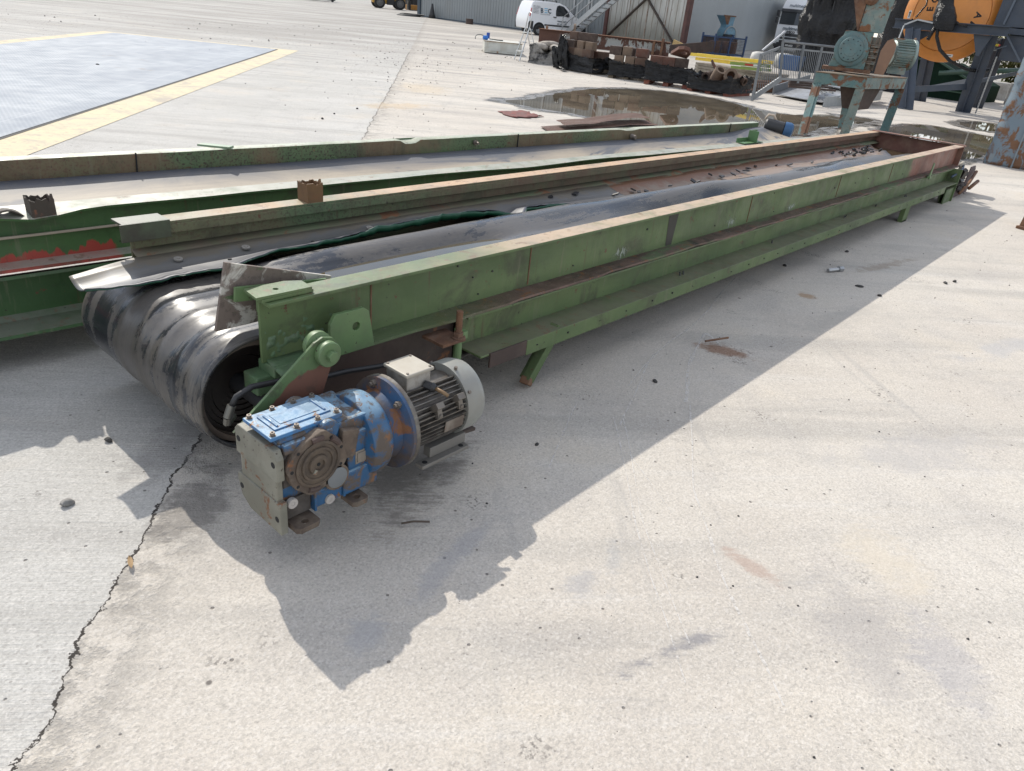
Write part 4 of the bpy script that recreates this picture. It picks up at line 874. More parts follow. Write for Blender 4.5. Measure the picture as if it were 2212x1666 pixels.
b = loc(); b.obox((7.72, -.03, .475), (.10, .01, .165), (0, .2, .12)); b.obox((7.71, -.03, .41), (.12, .03, .02), (0, .15, .1)); b.build('loose_tab', M_green, A, .002)

# ---------------------------------------------------------------- the second conveyor behind it
B = thing('conveyor', 'second green conveyor behind the first, its dusty belt trough buckled and its side patched red', 'conveyor', (1.135, 3.30, .035), -.0425, None, .0144); B.scale = (1, .93, 1)
ZB = .585
M_bb = beam_paint('dark_green_beam', (.062, .13, .045), (.05, .105, .04), rust=.12, dust=(.33, .31, .27), dust_from=-9, dusttop=.75, base_red=(.405, .06))
M_bi = beam_paint('speckled_inner_beam', (.10, .155, .075), (.085, .13, .065), rust=.42, dust=(.34, .36, .28), dust_from=-9, spk=1.)
X0, X1 = -2.6, 8.62
b = loc(); n = 120; P = []
for i in range(n+1):
    x = X0+(X1-X0)*i/n; w = .018*nz(x*1.1, 2)+.010*nz(x*3.1, 4)-.03*math.exp(-((x+.25)/.14)**2); h = .012*nz(x*1.3, 8)-.03*math.exp(-((x+.26)/.16)**2)
    P.append([(x, .115, ZB+.004), (x, .06, ZB+h*.4), (x, .0+w, ZB+h), (x, .004+w, ZB-.010+h), (x, .07, ZB-.012), (x, .07, .372), (x, -.01, .365), (x, -.012, .352), (x, .07, .352)])
b.grid(P); nb_ = b.build('side_beam', M_bb, B, 0, 30)
b = loc(); P = [[(X0+(X1-X0)*i/60, -.014, .338), (X0+(X1-X0)*i/60, -.02, .326), (X0+(X1-X0)*i/60, .07, .32), (X0+(X1-X0)*i/60, .075, .145), (X0+(X1-X0)*i/60, .05, .125), (X0+(X1-X0)*i/60, -.07, .108), (X0+(X1-X0)*i/60, -.075, .095), (X0+(X1-X0)*i/60, .07, .095)] for i in range(61)]
b.grid(P); b.build('lower_channel', beam_paint('dark_lower_channel', (.045, .10, .035), (.035, .08, .03), rust=.15, dust=(.12, .13, .10), dust_from=-9), B, 0, 30)
b = loc(); P = []; n = 220
for i in range(n+1):
    x = X0+(7.9-X0)*i/n; dip = -.026*math.exp(-((x-2.45)/.075)**6)-.012*math.exp(-((x-5.2)/.12)**4); h = .004*nz(x*2, 3)
    P.append([(x, 1.155, ZB+dip*.4), (x, 1.10, ZB+h+dip*.8), (x, 1.085, ZB-.004+h+dip), (x, 1.085, ZB-.02+dip), (x, 1.088, .475), (x, 1.05, .458), (x, 1.0, .452)])
b.grid(P); fb = b.build('side_beam', M_bi, B, 0, 30)
b = loc()
for x in (.52, 3.6, 7.2): b.obox((x, 1.083, .525), (.006, .012, .125), (0, .05 if x < 1 else 0, 0))
b.build('open_seam', M_black, fb)
b = loc(); b.box(X0, 7.9, 1.155, 1.165, .10, ZB); b.build('outer_web', M_bb, B)
b = loc(); rows = []; uvs = []
for i in range(150):
    x = X0+(8.0-X0)*i/149; row = []; ur = []
    for j in range(15):
        t = j/14; v = .03+1.02*t; z = .485-.075*math.sin(math.pi*min(1, t*1.0))**1.0+.03*sm((t-.75)/.25)*0+.006*nz(x*1.2, v*4)
        if x > 7.0: z += .05*sm((x-7.0)/.8)
        row.append((x, v, z)); ur.append((x, v))
    rows.append(row); uvs.append(ur)
b.grid(rows, uvs); b.build('belt', M_belt2, B, 0, 'all', .01)
cut_tube('cut_tube', paint('burnt_tube', (.085, .055, .045), (.05, .04, .03), rust=.3, rcol=(.22, .06, .045), rough=.8), nb_, -.22, .03, .555, .088, .085, .02)
b = loc(); b.grid([[(-.40+.018*i, .0+.02*j-.02*math.sin(i*.6), .575+.028*math.sin(i*.55)*(1-j*.08)+.006*nz(i, j)) for j in range(5)] for i in range(9)]); b.build('torn_flange', paint('torn_steel', (.10, .085, .065), (.06, .05, .04), rust=.3, rough=.8), nb_, 0, 40, .006)
b = loc(); b.obox((1.02, 1.17, ZB+.004), (.07, .20, .012), (0, .03, .75)); b.build('loose_tab', paint('pale_green_tab', (.24, .33, .22), (.18, .26, .17), rust=.1, dirt=.3), B, .002)
b = loc(); b.cyl((3.10, 1.08, .54), (3.10, 1.06, .54), .02, n=10); b.cyl((3.10, 1.06, .54), (3.10, 1.03, .54), .010, n=8); b.cyl((5.23, 1.08, .51), (5.23, 1.02, .51), .03, .02, n=12); o = b.build('clamp', M_bolt, B); split_object(o, 'clamp')
b = loc(); b.box(5.72, 6.10, .04, .14, .590, .598); b.box(5.72, 6.10, .132, .14, .598, .632); b.box(5.94, 5.95, .03, .14, .598, .70); b.box(6.0, 6.10, .132, .14, .598, .70); b.build('corner_bracket', paint('bright_green', (.085, .18, .07), (.07, .14, .055), rust=.08), B, .002)
b = loc(); b.lathe((8.0, 1.05, .56), (.45, -.85, -.1), [(0, .07), (.02, .085), (.24, .085), (.26, .07)], 24); mt = b.build('motor', M_dark, B, 0, 30)
b = loc(); b.lathe((8.12, .83, .535), (.45, -.85, -.1), [(0, .092), (.07, .095), (.10, .085), (.12, .05)], 28); b.build('fan_cover', plain('blue_fan_cover', (.03, .10, .22), .5), mt, 0, 30)
b = loc(); b.tube([(8.0, 1.06, .63), (8.03, 1.04, .68), (8.06, .98, .68), (8.08, .94, .62)], .014); b.build('lifting_loop', plain('pale_rope', (.52, .42, .33), .8), mt, 0, 'all')
# ---------------------------------------------------------------- the shed behind
M_wallA = paint('grey_cladding', (.235, .255, .262), (.215, .232, .24), dirt=.25, dcol=(.19, .185, .17), rough=.5, sc=.4, run=.15, bump=.02)
M_wallB = paint('pale_cladding', (.30, .325, .345), (.27, .295, .315), dirt=.15, dcol=(.22, .225, .22), rough=.42, sc=.3, run=.15, bump=.02)
M_trim = plain('dark_trim', (.045, .065, .085), .5)
def cladding(a, b, h, pitch, depth, mat, name, parent, top=.5, zb=.0):
    a = Vector(a); b = Vector(b); t = (b-a); L = t.length; t.normalize(); n = Vector((t.y, -t.x))
    if n.dot(Vector((-20, -20))) < 0: n = -n
    n3 = int(L/pitch); pts = []
    for i in range(n3):
        for f, d in ((0, 0), (top*.72, 0), (top*.86, -depth), (top*.99+.14-.14*top, -depth) if False else (.95-.0, -depth)):
            q = a+t*((i+f)*pitch)+n*d; pts.append(q)
    pts.append(b)
    mb = MB(); mb.grid([[(p.x, p.y, zb), (p.x, p.y, h)] for p in pts]); return mb.build(name, mat, parent)
SH = thing('industrial_shed', 'grey corrugated metal shed across the back of the yard', 'building', (0, 0, 0))
A1 = (42.6, 48.35); A2 = (39.55, 22.75); A3 = (78, 31.8)
cladding(A1, A2, 8.0, .30, .035, M_wallA, 'wall', SH, 1.0, .02)
cladding(A2, A3, 8.0, .20, .030, M_wallB, 'wall', SH, .8, .02)
b = MB(); b.prism([A1, A2, A3, (90, 60), (60, 60)], 8.0, 8.25, 'z'); b.build('roof', M_trim, SH)
b = MB(); b.obox((42.62, 48.42, 3.5), (.30, .30, 7.0)); b.build('corner_trim', M_trim, SH)
b = MB(); b.bar((42.58, 48.3, .03), (39.5, 22.8, .03), .10, .10); b.build('base_flashing', M_trim, SH)
# sliding door of stained white sheets between rusty posts, braced with an X
SD = thing('sliding_door', 'tall stained white sheet metal door with rusty posts and crossed braces at the shed corner', 'door')
def dm():
    k = NT('stained_white_sheet'); x, y, z = k.sep(k.P); n = k.noise(k.stretch(k.P, (1, 2.4, .22)), 2.4, 6, .65); low = k.mr(k.math('ADD', z, k.math('MULTIPLY', k.math('SUBTRACT', n, .5), 2.6)), 1.9, .5)
    c = k.mix(k.mr(n, .35, .65), (.50, .50, .475), (.36, .355, .32)); c = k.mix(k.math('MULTIPLY', low, .75), c, (.115, .11, .085)); c = k.mix(k.mr(k.noise(k.P, 3.2, 7, .7), .66, .70), c, (.16, .075, .04)); return k.fin(c, .6)
Md = dm(); dv = (Vector(A1)-Vector(A2)).normalized(); p0 = Vector((39.05, 22.5)); nn = Vector((-.99, .118))
def dp(s, o=0): q = p0+dv*s+nn*o; return (q.x, q.y)
b = MB(); q = [dp(.1), dp(5.7), dp(5.7, .10), dp(.1, .10)]; b.prism(q, .12, 6.4, 'z'); b.build('sheet', Md, SD)
b = MB()
for s in (1.35, 2.75, 4.1):
    q0 = dp(s, .11); b.bar((*q0, .12), (*q0, 6.4), .05, .03)
for i in range(14): q0 = dp(.3+i*.4, .11); b.bar((*q0, .2), (*q0, 6.4), .012, .02)
b.build('seam', paint('rust_streaked_seam', (.20, .13, .09), (.32, .30, .27), rust=.4), SD)
M_post = paint('red_brown_steel', (.115, .05, .042), (.075, .036, .032), rust=.3, rough=.7)
for s, w in ((-.05, .34), (5.75, .34)):
    b = MB(); q0 = dp(s, .05); b.bar((*q0, -.05), (*q0, 6.6), w, .22, (dv.x, dv.y, 0)); b.build('post', M_post, SD)
for s0, z0, s1, z1 in ((.1, .0, 5.5, 4.9), (5.5, .3, .1, 4.7)):
    b = MB(); q0 = dp(s0, .22 if z0 else .19); q1 = dp(s1, .22 if z0 else .19); b.bar((*q0, z0), (*q1, z1), .05, .21, (nn.x, nn.y, 0)); b.build('brace', paint('dark_brace', (.075, .055, .045), (.05, .04, .035), rust=.25), SD)
# galvanised stair
ST = thing('external_stair', 'grey galvanised stair climbing the shed wall behind the white van', 'stair')
s0 = Vector((38.55, 30.0, .02)); s1 = Vector((38.0, 25.6, 3.05)); dirx = Vector((-.9, 0, 0))
for o in (0, 1):
    b = MB(); b.bar(s0+dirx*o, s1+dirx*o, .06, .28, (0, 0, 1)); b.build('stringer', M_steel, ST)
for i in range(13):
    p = s0.lerp(s1, (i+.5)/13); b = MB(); b.obox((p.x-.45, p.y, p.z), (.86, .26, .04)); b.build('tread', M_steel, ST)
for o in (0, 1):
    b = MB()
    for hh in (.55, 1.05): b.tube([s0+dirx*o+Vector((0, 0, hh)), s1+dirx*o+Vector((0, 0, hh))], .028)
    for i in range(5): p = s0.lerp(s1, i/4)+dirx*o; b.cyl(p, p+Vector((0, 0, 1.05)), .028, n=8)
    b.build('handrail', M_steel, ST)
for y in (27.9, 29.0, 30.6):
    b = MB(); b.bar((39.4, y+1.5, 0), (39.0, y+1.5, 5.6), .12, .12); b.build('support_column', M_steel, ST)

# ---------------------------------------------------------------- white van
M_wht = plain('white_van_paint', (.74, .75, .77), .25, 0, .5, .03)
M_glass = plain('tinted_glass', (.018, .022, .026), .08, 0, .8, .1)
M_tyre = plain('tyre_rubber', (.025, .025, .026), .75)
M_bumper = plain('black_plastic', (.035, .036, .04), .5)
M_hub = plain('grey_wheel_steel', (.36, .37, .38), .4, .6)
M_ltxt = plain('dark_blue_lettering', (.035, .06, .085), .4, 0, .5, .05); M_cyan = plain('cyan_lettering', (.07, .42, .66), .4, 0, .5, .05)
M_lamp = plain('headlamp_glass', (.55, .58, .60), .12, 0, .7)
M_redl = plain('red_lamp', (.50, .03, .03), .2)
def wheel(parent, x, y, r, w, rim, sd=-1):
    t = MB(); t.lathe((x, y+w/2, r), (0, -1, 0), [(0, r*.62), (0, r*.93), (w*.12, r), (w*.88, r), (w, r*.93), (w, r*.64), (w*.85, r*.62)], 28); o = t.build('wheel', M_tyre, parent, 0, 35)
    yf = y+sd*w/2; t = MB(); t.lathe((x, yf-sd*.03, r), (0, sd, 0), [(0, r*.63), (.02, r*.63), (.022, r*.54), (.005, r*.5), (.02, r*.3), (.025, r*.18), (.035, r*.15), (.035, .001)], 24); t.build('rim', rim, o, 0, 35)
    t = MB()
    for i in range(10):
        a = 2*math.pi*i/10; t.cyl((x+r*.43*math.cos(a), yf+sd*.001-sd*.018, r+r*.43*math.sin(a)), (x+r*.43*math.cos(a), yf-sd*.008, r+r*.43*math.sin(a)), r*.055, n=8)
    t.build('rim_hole', M_black, o); return o
V = thing('van', 'small white panel van with blue and black lettering parked facing the shed', 'van', (36.85, 31.65, 0), R(-20.5))
prof = [(-.70, .32), (-.74, .60), (-.72, .95), (-.60, 1.45), (-.50, 1.72), (-.36, 1.80), (.6, 1.83), (1.35, 1.80), (1.80, 1.67), (2.50, 1.13), (3.05, .99), (3.36, .84), (3.44, .62), (3.42, .30)]
def vw(z): return .83-.16*max(0, (z-.95))**1.3
vs = []; n = len(prof)
for sgn in (-1, 1): vs += [(x-.0, sgn*vw(z), z) for x, z in prof]
b = MB(); b.add(vs, [tuple(range(n)), tuple(range(2*n-1, n-1, -1))]+[(i, i+n, (i+1) % n+n, (i+1) % n) for i in range(n)]); vb = b.build('body', M_wht, V, .05, 30)
def vside(pts, mat, name, out=.006, parent=V, sg=-1):
    b = MB(); k = len(pts); a = [(x, sg*(vw(z)+out), z) for x, z in pts]; c = [(x, sg*(vw(z)-.01), z) for x, z in pts]
    b.add(a+c, [tuple(range(k)), tuple(range(2*k-1, k-1, -1))]+[(i, i+k, (i+1) % k+k, (i+1) % k) for i in range(k)]); return b.build(name, mat, parent)
for sg in (-1, 1):
    vside([(1.10, 1.10), (1.09, 1.40), (1.16, 1.63), (1.30, 1.69), (1.62, 1.64), (1.98, 1.36), (2.05, 1.14)], M_glass, 'side_window', .004, V, sg)
    vside([(.34, .55), (2.12, .55), (2.12, .63), (.34, .63)], M_bumper, 'rub_strip', .02, V, sg)
    vside([(.93, 1.02), (1.13, 1.0), (1.13, 1.05), (.93, 1.07)], M_bumper, 'door_handle', .02, V, sg)
    for x in (0, 2.72):
        b = MB(); b.prism([(x+.40*math.cos(t), .31+.40*math.sin(t)) for t in [math.pi*i/14 for i in range(15)]], sg*.835-.004, sg*.835+.004, 'y'); b.build('wheel_arch', M_black, V)
    vside([(-.74, .32), (-.75, .62), (-.68, .74), (-.42, .74), (-.42, .32)], M_bumper, 'rear_bumper', .02, V, sg)
    vside([(2.95, .30), (3.10, .62), (3.40, .66), (3.45, .60), (3.43, .30)], M_bumper, 'front_bumper', .02, V, sg)
    vside([(2.63, 1.03), (2.95, .98), (3.12, .83), (2.98, .78), (2.72, .90)], M_lamp, 'headlamp', .01, V, sg)
    vside([(-.72, 1.0), (-.60, 1.42), (-.56, 1.42), (-.66, .98)], M_redl, 'tail_lamp', .015, V, sg)
    b = MB(); b.obox((1.86, sg*.94, 1.18), (.10, .20, .17)); b.build('mirror', M_bumper, V, .03)
    for x in (0, 2.72): wheel(V, x, sg*.74, .31, .20, M_hub, sg)
    vside([(.99, .40), (1.0, .40), (.98, 1.72), (.97, 1.72)], M_bumper, 'door_gap', .002, V, sg); vside([(2.12, .60), (2.13, .60), (2.13, 1.12), (2.12, 1.12)], M_bumper, 'door_gap', .002, V, sg)
b = MB(); b.hexa([(1.84, -.66, 1.635), (2.46, -.76, 1.165), (2.46, .76, 1.165), (1.84, .66, 1.635), (1.86, -.66, 1.66), (2.49, -.76, 1.185), (2.49, .76, 1.185), (1.86, .66, 1.66)]); b.build('windscreen', M_glass, V)
b = MB(); b.hexa([(3.08, -.72, .97), (3.43, -.72, .60), (3.43, .72, .60), (3.08, .72, .97), (3.11, -.72, 1.0), (3.46, -.72, .62), (3.46, .72, .62), (3.11, .72, 1.0)]); b.build('grille', M_bumper, V)
for x in (.25, 1.15):
    b = MB(); b.bar((x, -.62, 1.87), (x, .62, 1.87), .05, .035); b.box(x-.04, x+.04, -.62, -.56, 1.78, 1.90); b.box(x-.04, x+.04, .56, .62, 1.78, 1.90); b.build('roof_bar', M_bumper, V)
def vtxt(body, size, x, z, mat, sx=1, bold=0): return lettering('lettering', body, size, mat, V, (x, -vw(z)-.012, z), (R(90-9), 0, 0), .001, 'LEFT', bold, 0, sx)
vtxt('B', .34, .02, 1.22, M_ltxt, 1, .008); vtxt('C', .34, .52, 1.22, M_ltxt, 1, .008)
b = MB()
for z in (1.225, 1.335, 1.435): b.hexa([(.29, -vw(z)-.012, z), (.51, -vw(z)-.012, z), (.51, -vw(z)-.006, z), (.29, -vw(z)-.006, z), (.29, -vw(z+.03)-.012, z+.03), (.51, -vw(z+.03)-.012, z+.03), (.51, -vw(z+.03)-.006, z+.03), (.29, -vw(z+.03)-.006, z+.03)])
b.build('logo_bars', M_cyan, V)
vtxt('ELECTRICAL ENGINEERING', .055, .02, 1.12, M_ltxt)
vtxt('- Electric Motors\n- Pumps & Drives\n- Industrial &\n  Commercial\n- Installation &\n  Maintenance', .072, -.50, 1.52, M_ltxt)
vtxt('www.becl.ie', .15, 1.22, .80, M_ltxt, 1, .003); vtxt('051 657 7398', .12, 1.22, .66, M_ltxt, 1, .002)

# ---------------------------------------------------------------- truck cab beyond the railings
T = thing('truck', 'white lorry cab facing the yard beside the pale shed wall', 'truck', (60.6, 25.55, 0), R(14))
# local: front looks along -x
b = MB(); vs = []
sec = [(-.02, .45, 1.22), (-.06, .75, 1.23), (-.04, 1.9, 1.23), (.16, 2.9, 1.20), (.55, 3.55, 1.12), (1.0, 3.85, 1.05)]
for x, z, hw in sec: vs += [(x, -hw, z), (x, -hw*.5, z), (x-.10, 0, z), (x, hw*.5, z), (x, hw, z)]
for x, z, hw in sec: vs += [(2.2, -hw, z), (2.2, -hw*.5, z), (2.2, 0, z), (2.2, hw*.5, z), (2.2, hw, z)]
fs = []; m = len(sec)
for k in range(m-1):
    for j in range(4): fs.append((k*5+j, k*5+j+1, k*5+j+6, k*5+j+5))
    fs.append((k*5, k*5+5, (m+k)*5+5, (m+k)*5)); fs.append((k*5+4, (m+k)*5+4, (m+k)*5+9, k*5+9))
for j in range(4): fs.append(((m-1)*5+j, (m-1)*5+j+1, (2*m-1)*5+j+1, (2*m-1)*5+j))
b.add(vs, fs); b.build('cab', M_wht, T, 0, 30)
def tf(z0, z1, y0, y1, mat, name, out=.03):
    def fx(z):
        for i in range(m-1):
            if z <= sec[i+1][1]: t = (z-sec[i][1])/(sec[i+1][1]-sec[i][1]); return sec[i][0]+(sec[i+1][0]-sec[i][0])*t
        return sec[-1][0]
    b = MB(); rows = []
    for z in (z0, (z0+z1)/2, z1): rows.append([(fx(z)-out-.10*(1-min(1, abs(y)/.61)), y, z) for y in [y0+(y1-y0)*i/8 for i in range(9)]])
    b.grid(rows); return b.build(name, mat, T, 0, False, .03)
tf(1.98, 2.85, -1.14, 1.14, M_glass, 'windscreen', .02); tf(2.85, 3.06, -1.18, 1.18, M_bumper, 'sun_visor', .12)
tf(.95, 1.38, -.85, .85, M_bumper, 'grille', .03); tf(.62, .88, -1.0, 1.0, M_bumper, 'lower_grille', .03); tf(1.12, 1.17, -.9, .9, M_lamp, 'chrome_bar', .05); tf(.90, .96, -1.2, 1.2, M_lamp, 'chrome_bar', .05)
tf(.40, .62, -1.22, 1.22, M_bumper, 'bumper', .05)
for s in (-1, 1):
    tf(.72, .98, s*1.02-.18, s*1.02+.18, M_lamp, 'headlamp', .05)
    b = MB(); b.obox((-.05, s*1.38, 2.25), (.16, .16, .42)); b.obox((-.03, s*1.36, 2.72), (.18, .2, .42)); b.obox((0, s*1.26, 2.5), (.06, .22, .05)); b.build('mirror', M_bumper, T, .03)
    wheel(T, .9, s*1.05, .50, .30, M_hub, s)
def ttxt(body, size, y, z, x, mat=M_ltxt, sh=0, bold=0): return lettering('lettering', body, size, mat, T, (x, y, z), (R(90), 0, R(-90)), .004, 'CENTER', bold, sh)
ttxt('multimetals', .33, 0, 1.62, -.20, M_ltxt, .15, .006); ttxt('recycling', .13, -.55, 1.50, -.19); ttxt('IVECO', .22, .1, 1.40, -.20, M_bumper, 0, .012)
ttxt('multimetals', .30, 0, 3.22, .20, M_ltxt, .15, .005); ttxt('recycling', .12, -.5, 3.10, .17)
b = MB(); b.box(-.20, -.17, -.27, .27, .50, .62); b.build('number_plate', plain('plate_white', (.7, .7, .68), .5), T); ttxt('07-LK-1799', .10, 0, .525, -.206)
b = MB(); b.box(2.3, 9, -1.25, 1.25, 1.0, 3.6); b.build('trailer_body', plain('grey_trailer', (.20, .22, .24), .6), T)

# ---------------------------------------------------------------- white steel cabinet, pump, step ladder
CB = thing('steel_cabinet', 'chipped white steel cabinet lying flat with rusty edges and two oval covers', 'cabinet', (20.21, 19.49, -.0895), math.atan2(18.72-19.49, 21.08-20.21)+R(-2))
b = MB(); b.box(0, 1.32, 0, 1.75, .02, .39)
cb = b.build('box', paint('chipped_white', (.55, .55, .50), (.46, .46, .41), rust=.22, rsc=3.5, rcol=(.20, .10, .045), rcol2=(.32, .19, .09), dirt=.3, dcol=(.36, .27, .17), rough=.5), CB, .01)
for x in (.16, .80):
    b = MB(); b.ring((x+.09, -.004, .215), (x+.09, .0, .215), .002, .001, 6); b.prism([(x+.04, .09), (x+.36, .09), (x+.40, .13), (x+.40, .28), (x+.36, .32), (x+.04, .32), (x, .28), (x, .13)], -.012, .0, 'y'); b.build('access_cover', paint('cover_white', (.56, .56, .51), (.49, .49, .45), rust=.1), CB, .004)
b = MB(); b.box(-.02, 1.34, -.02, 0, .375, .40); b.box(-.02, 0, 0, 1.75, .375, .40); b.build('rusty_rim', paint('rim_rust', (.34, .27, .18), (.16, .08, .045), rust=.4), CB)
PU = thing('pump', 'blue pump with coiled grey hose standing on the white cabinet', 'pump', (20.70, 19.95, .30))
b = MB(); b.lathe((-.10, 0, .07), (1, -.2, 0), [(0, .05), (.02, .075), (.16, .075), (.18, .05)], 16); b.build('pump_body', plain('bright_blue', (.02, .16, .55), .35), PU, 0, 30)
b = MB(); b.cyl((.14, 0, .05), (.14, 0, .24), .06, n=14); b.build('motor', plain('deep_blue', (.02, .07, .32), .35), PU, 0, 30)
b = MB(); b.tube([(-.10+.30*math.cos(t)-.1, .1*math.sin(t), .02+.14*math.sin(t)) for t in [math.pi*i/12 for i in range(13)]], .014); b.tube([(.2, -.02, .04), (.5, -.15, .02), (.62, -.3, .02)], .02); b.build('hose', plain('grey_hose', (.13, .14, .13), .5), PU, 0, 'all')
LD = thing('step_ladder', 'small aluminium step ladder standing open in front of the van', 'ladder', (19.60, 17.0, -.0895), R(150))
M_alu = plain('dull_aluminium', (.55, .56, .56), .35, .7)
for s in (-1, 1):
    b = MB(); b.tube([(.30, s*.28, 0), (.02, s*.19, 1.0)], .020); b.build('front_rail', M_alu, LD); b = MB(); b.tube([(-.36, s*.28, 0), (.0, s*.20, .98)], .014); b.build('rear_leg', M_alu, LD)
b = MB(); b.tube([(.02, -.19, 1.0), (-.02, -.19, 1.30), (-.03, -.15, 1.40), (-.03, 0, 1.44), (-.03, .15, 1.40), (-.02, .19, 1.30), (.02, .19, 1.0)], .016); b.build('hand_loop', M_alu, LD, 0, 'all')
for z in (.28, .56, .84): f = z/1.0; b = MB(); b.obox((.30-.28*f, 0, z), (.11, .54-.18*f, .03)); b.build('step', M_alu, LD)
b = MB(); b.tube([(-.27, -.26, .25), (-.27, .26, .25)], .010); b.tube([(-.15, -.23, .6), (-.15, .23, .6)], .010); b.build('rear_brace', M_alu, LD)

# ---------------------------------------------------------------- pallets of steel blocks under torn black film
def filmmat(name, col, grey=0):
    k = NT(name); n = k.noise(k.stretch(k.P, (2, 2, 16)), 2, 6, .65, .6)
    c = k.mix(k.mr(k.noise(k.P, 9, 6, .7), .55, .75, 0, .35), col, (.06, .06, .065)); 
    if grey: c = k.mix(k.mr(k.noise(k.P, 2.5, 5, .65), .42, .58, 0, grey), c, (.30, .285, .265))
    k.bump(k.math('ADD', n, k.math('MULTIPLY', k.noise(k.P, 12, 5, .7), .8)), .9, .04); return k.fin(c, .27, 0, .4)
M_film = filmmat('black_stretch_film', (.007, .007, .008)); M_filmg = filmmat('torn_pale_film', (.03, .03, .032), .95)
M_wood = paint('weathered_wood', (.21, .17, .125), (.15, .12, .09), dirt=.4, rough=.85, sc=5); M_redw = paint('red_pallet_wood', (.24, .075, .05), (.17, .055, .04), dirt=.35, rough=.85, sc=6)
M_blk = [paint('rusty_block_%s' % n, c, tuple(v*.7 for v in c), rust=.25, dirt=.35, dcol=(.16, .12, .095), rough=.85, sc=4) for n, c in (('brown', (.105, .062, .043)), ('tan', (.17, .118, .082)), ('dark', (.065, .042, .033)), ('red', (.13, .058, .040)))]
ORD = ['first', 'second', 'third', 'fourth', 'fifth', 'sixth', 'seventh', 'eighth']
def pallet(p, q, depth, lab, mat, grp='pallets along the puddle'):
    p = Vector(p); q = Vector(q); w = (q-p).length; rz = math.atan2(q.y-p.y, q.x-p.x)
    o = thing('pallet', lab, 'pallet', (p.x, p.y, zg(p.x)), rz, grp)
    for i in range(3): x = (w-.15)*i/2; b = MB(); b.box(x, x+.15, 0, depth, 0, .10+.03); b.build('block_row', mat, o, .004)
    b = MB()
    for i in range(7): y = depth*i/7; b.box(0, w, y, y+depth*.11, .13, .155)
    b.build('deck', mat, o, .002); return o, w, rz
def film(parentinfo, name, x0, x1, y0, y1, z0, prof, lab, mat=M_film, sag=.03, seed=0):
    """crumpled film skirt round a load; prof(t) = top edge height along the loop"""
    o, w, rz = parentinfo; lp = []; n = 26
    cs = [(x0, y0), (x1, y0), (x1, y1), (x0, y1)]
    for k in range(4):
        a, c = cs[k], cs[(k+1) % 4]
        for i in range(n): lp.append((a[0]+(c[0]-a[0])*i/n, a[1]+(c[1]-a[1])*i/n, (k+i/n)))
    rows = []
    cx_, cy_ = (x0+x1)/2, (y0+y1)/2
    for j in range(15):
        row = []
        for (x, y, t) in lp+[lp[0]]:
            zt = prof(t % 4); z = z0+.02*nz(t*4, seed)+(zt-z0)*j/14
            ph = .05*nz(t*5, z*9, seed)+.04*nz(t*15+z*8, z*6+seed)+.035*nz(t*2+z*3, z*26, seed+3)
            if j == 0: ph += .03*nz(t*9, seed)
            f = 1+ph/.5*.6-.05*math.sin(math.pi*j/14); row.append((cx_+(x-cx_)*f, cy_+(y-cy_)*f, z+(.05*nz(t*7, seed+7)+.05*nz(t*19, seed) if j == 14 else 0)))
        rows.append(row)
    b = MB(); b.grid(rows); m = b.build('plastic_film', mat, None, 0, 60); m.location = o.location; m.rotation_euler = o.rotation_euler
    return tag(m, lab, 'plastic film', 'black film round the pallets')
def place_block(src, o, x, y, z, rz, lab):
    c = src.copy(); COL.objects.link(c); a = o.rotation_euler.z
    c.location = (o.location.x+x*math.cos(a)-y*math.sin(a), o.location.y+x*math.sin(a)+y*math.cos(a), o.location.z+z); c.rotation_euler = (0, 0, a+rz)
    tag(c, lab, 'steel block', 'rusty steel blocks on the pallets'); return c
BLK = []
for mm in M_blk:
    b = MB(); b.prism([(-.17, -.11), (.17, -.11), (.18, .02), (.12, .10), (0, .13), (-.12, .10), (-.18, .02)], 0, .22, 'z'); BLK.append(b.build('steel_block', mm, None, .008))
    b = MB(); b.box(-.13, .13, -.12, .12, 0, .23); BLK.append(b.build('steel_block', mm, None, .010))
used = set()
def stack(o, spec, where):
    """spec: rows of (z, y, [x...]) ; every block a thing"""
    for ri, (z, y, xs_, rown) in enumerate(spec):
        for i, x in enumerate(xs_):
            k = rnd.randrange(8); src = BLK[k]; dim = ('rounded', 'square')[k % 2]; colr = ('brown', 'tan', 'dark', 'reddish')[k//2]
            lab = '%s %s block, %s from left, %s row of %s' % (colr, dim, ORD[i], rown, where)
            if k not in used:
                used.add(k); a = o.rotation_euler.z; src.location = (o.location.x+x*math.cos(a)-y*math.sin(a), o.location.y+x*math.sin(a)+y*math.cos(a), o.location.z+z); src.rotation_euler = (0, 0, a+.1*(rnd.random()-.5)); tag(src, lab, 'steel block', 'rusty steel blocks on the pallets')
            else: place_block(src, o, x, y, z, .2*(rnd.random()-.5), lab)
i1 = pallet((19.15, 16.45), (19.75, 15.55), 1.0, 'low pallet carrying the torn pale sack load, nearest the step ladder', M_wood)
film(i1, 'f', -.03, 1.08, -.04, .98, .0, lambda t: .52+.10*nz(t*3, 1)-.18*max(0, 1-abs(t-.55)*3), 'ragged pale and black film round the sack load beside the ladder', M_filmg, seed=1)
SB = []
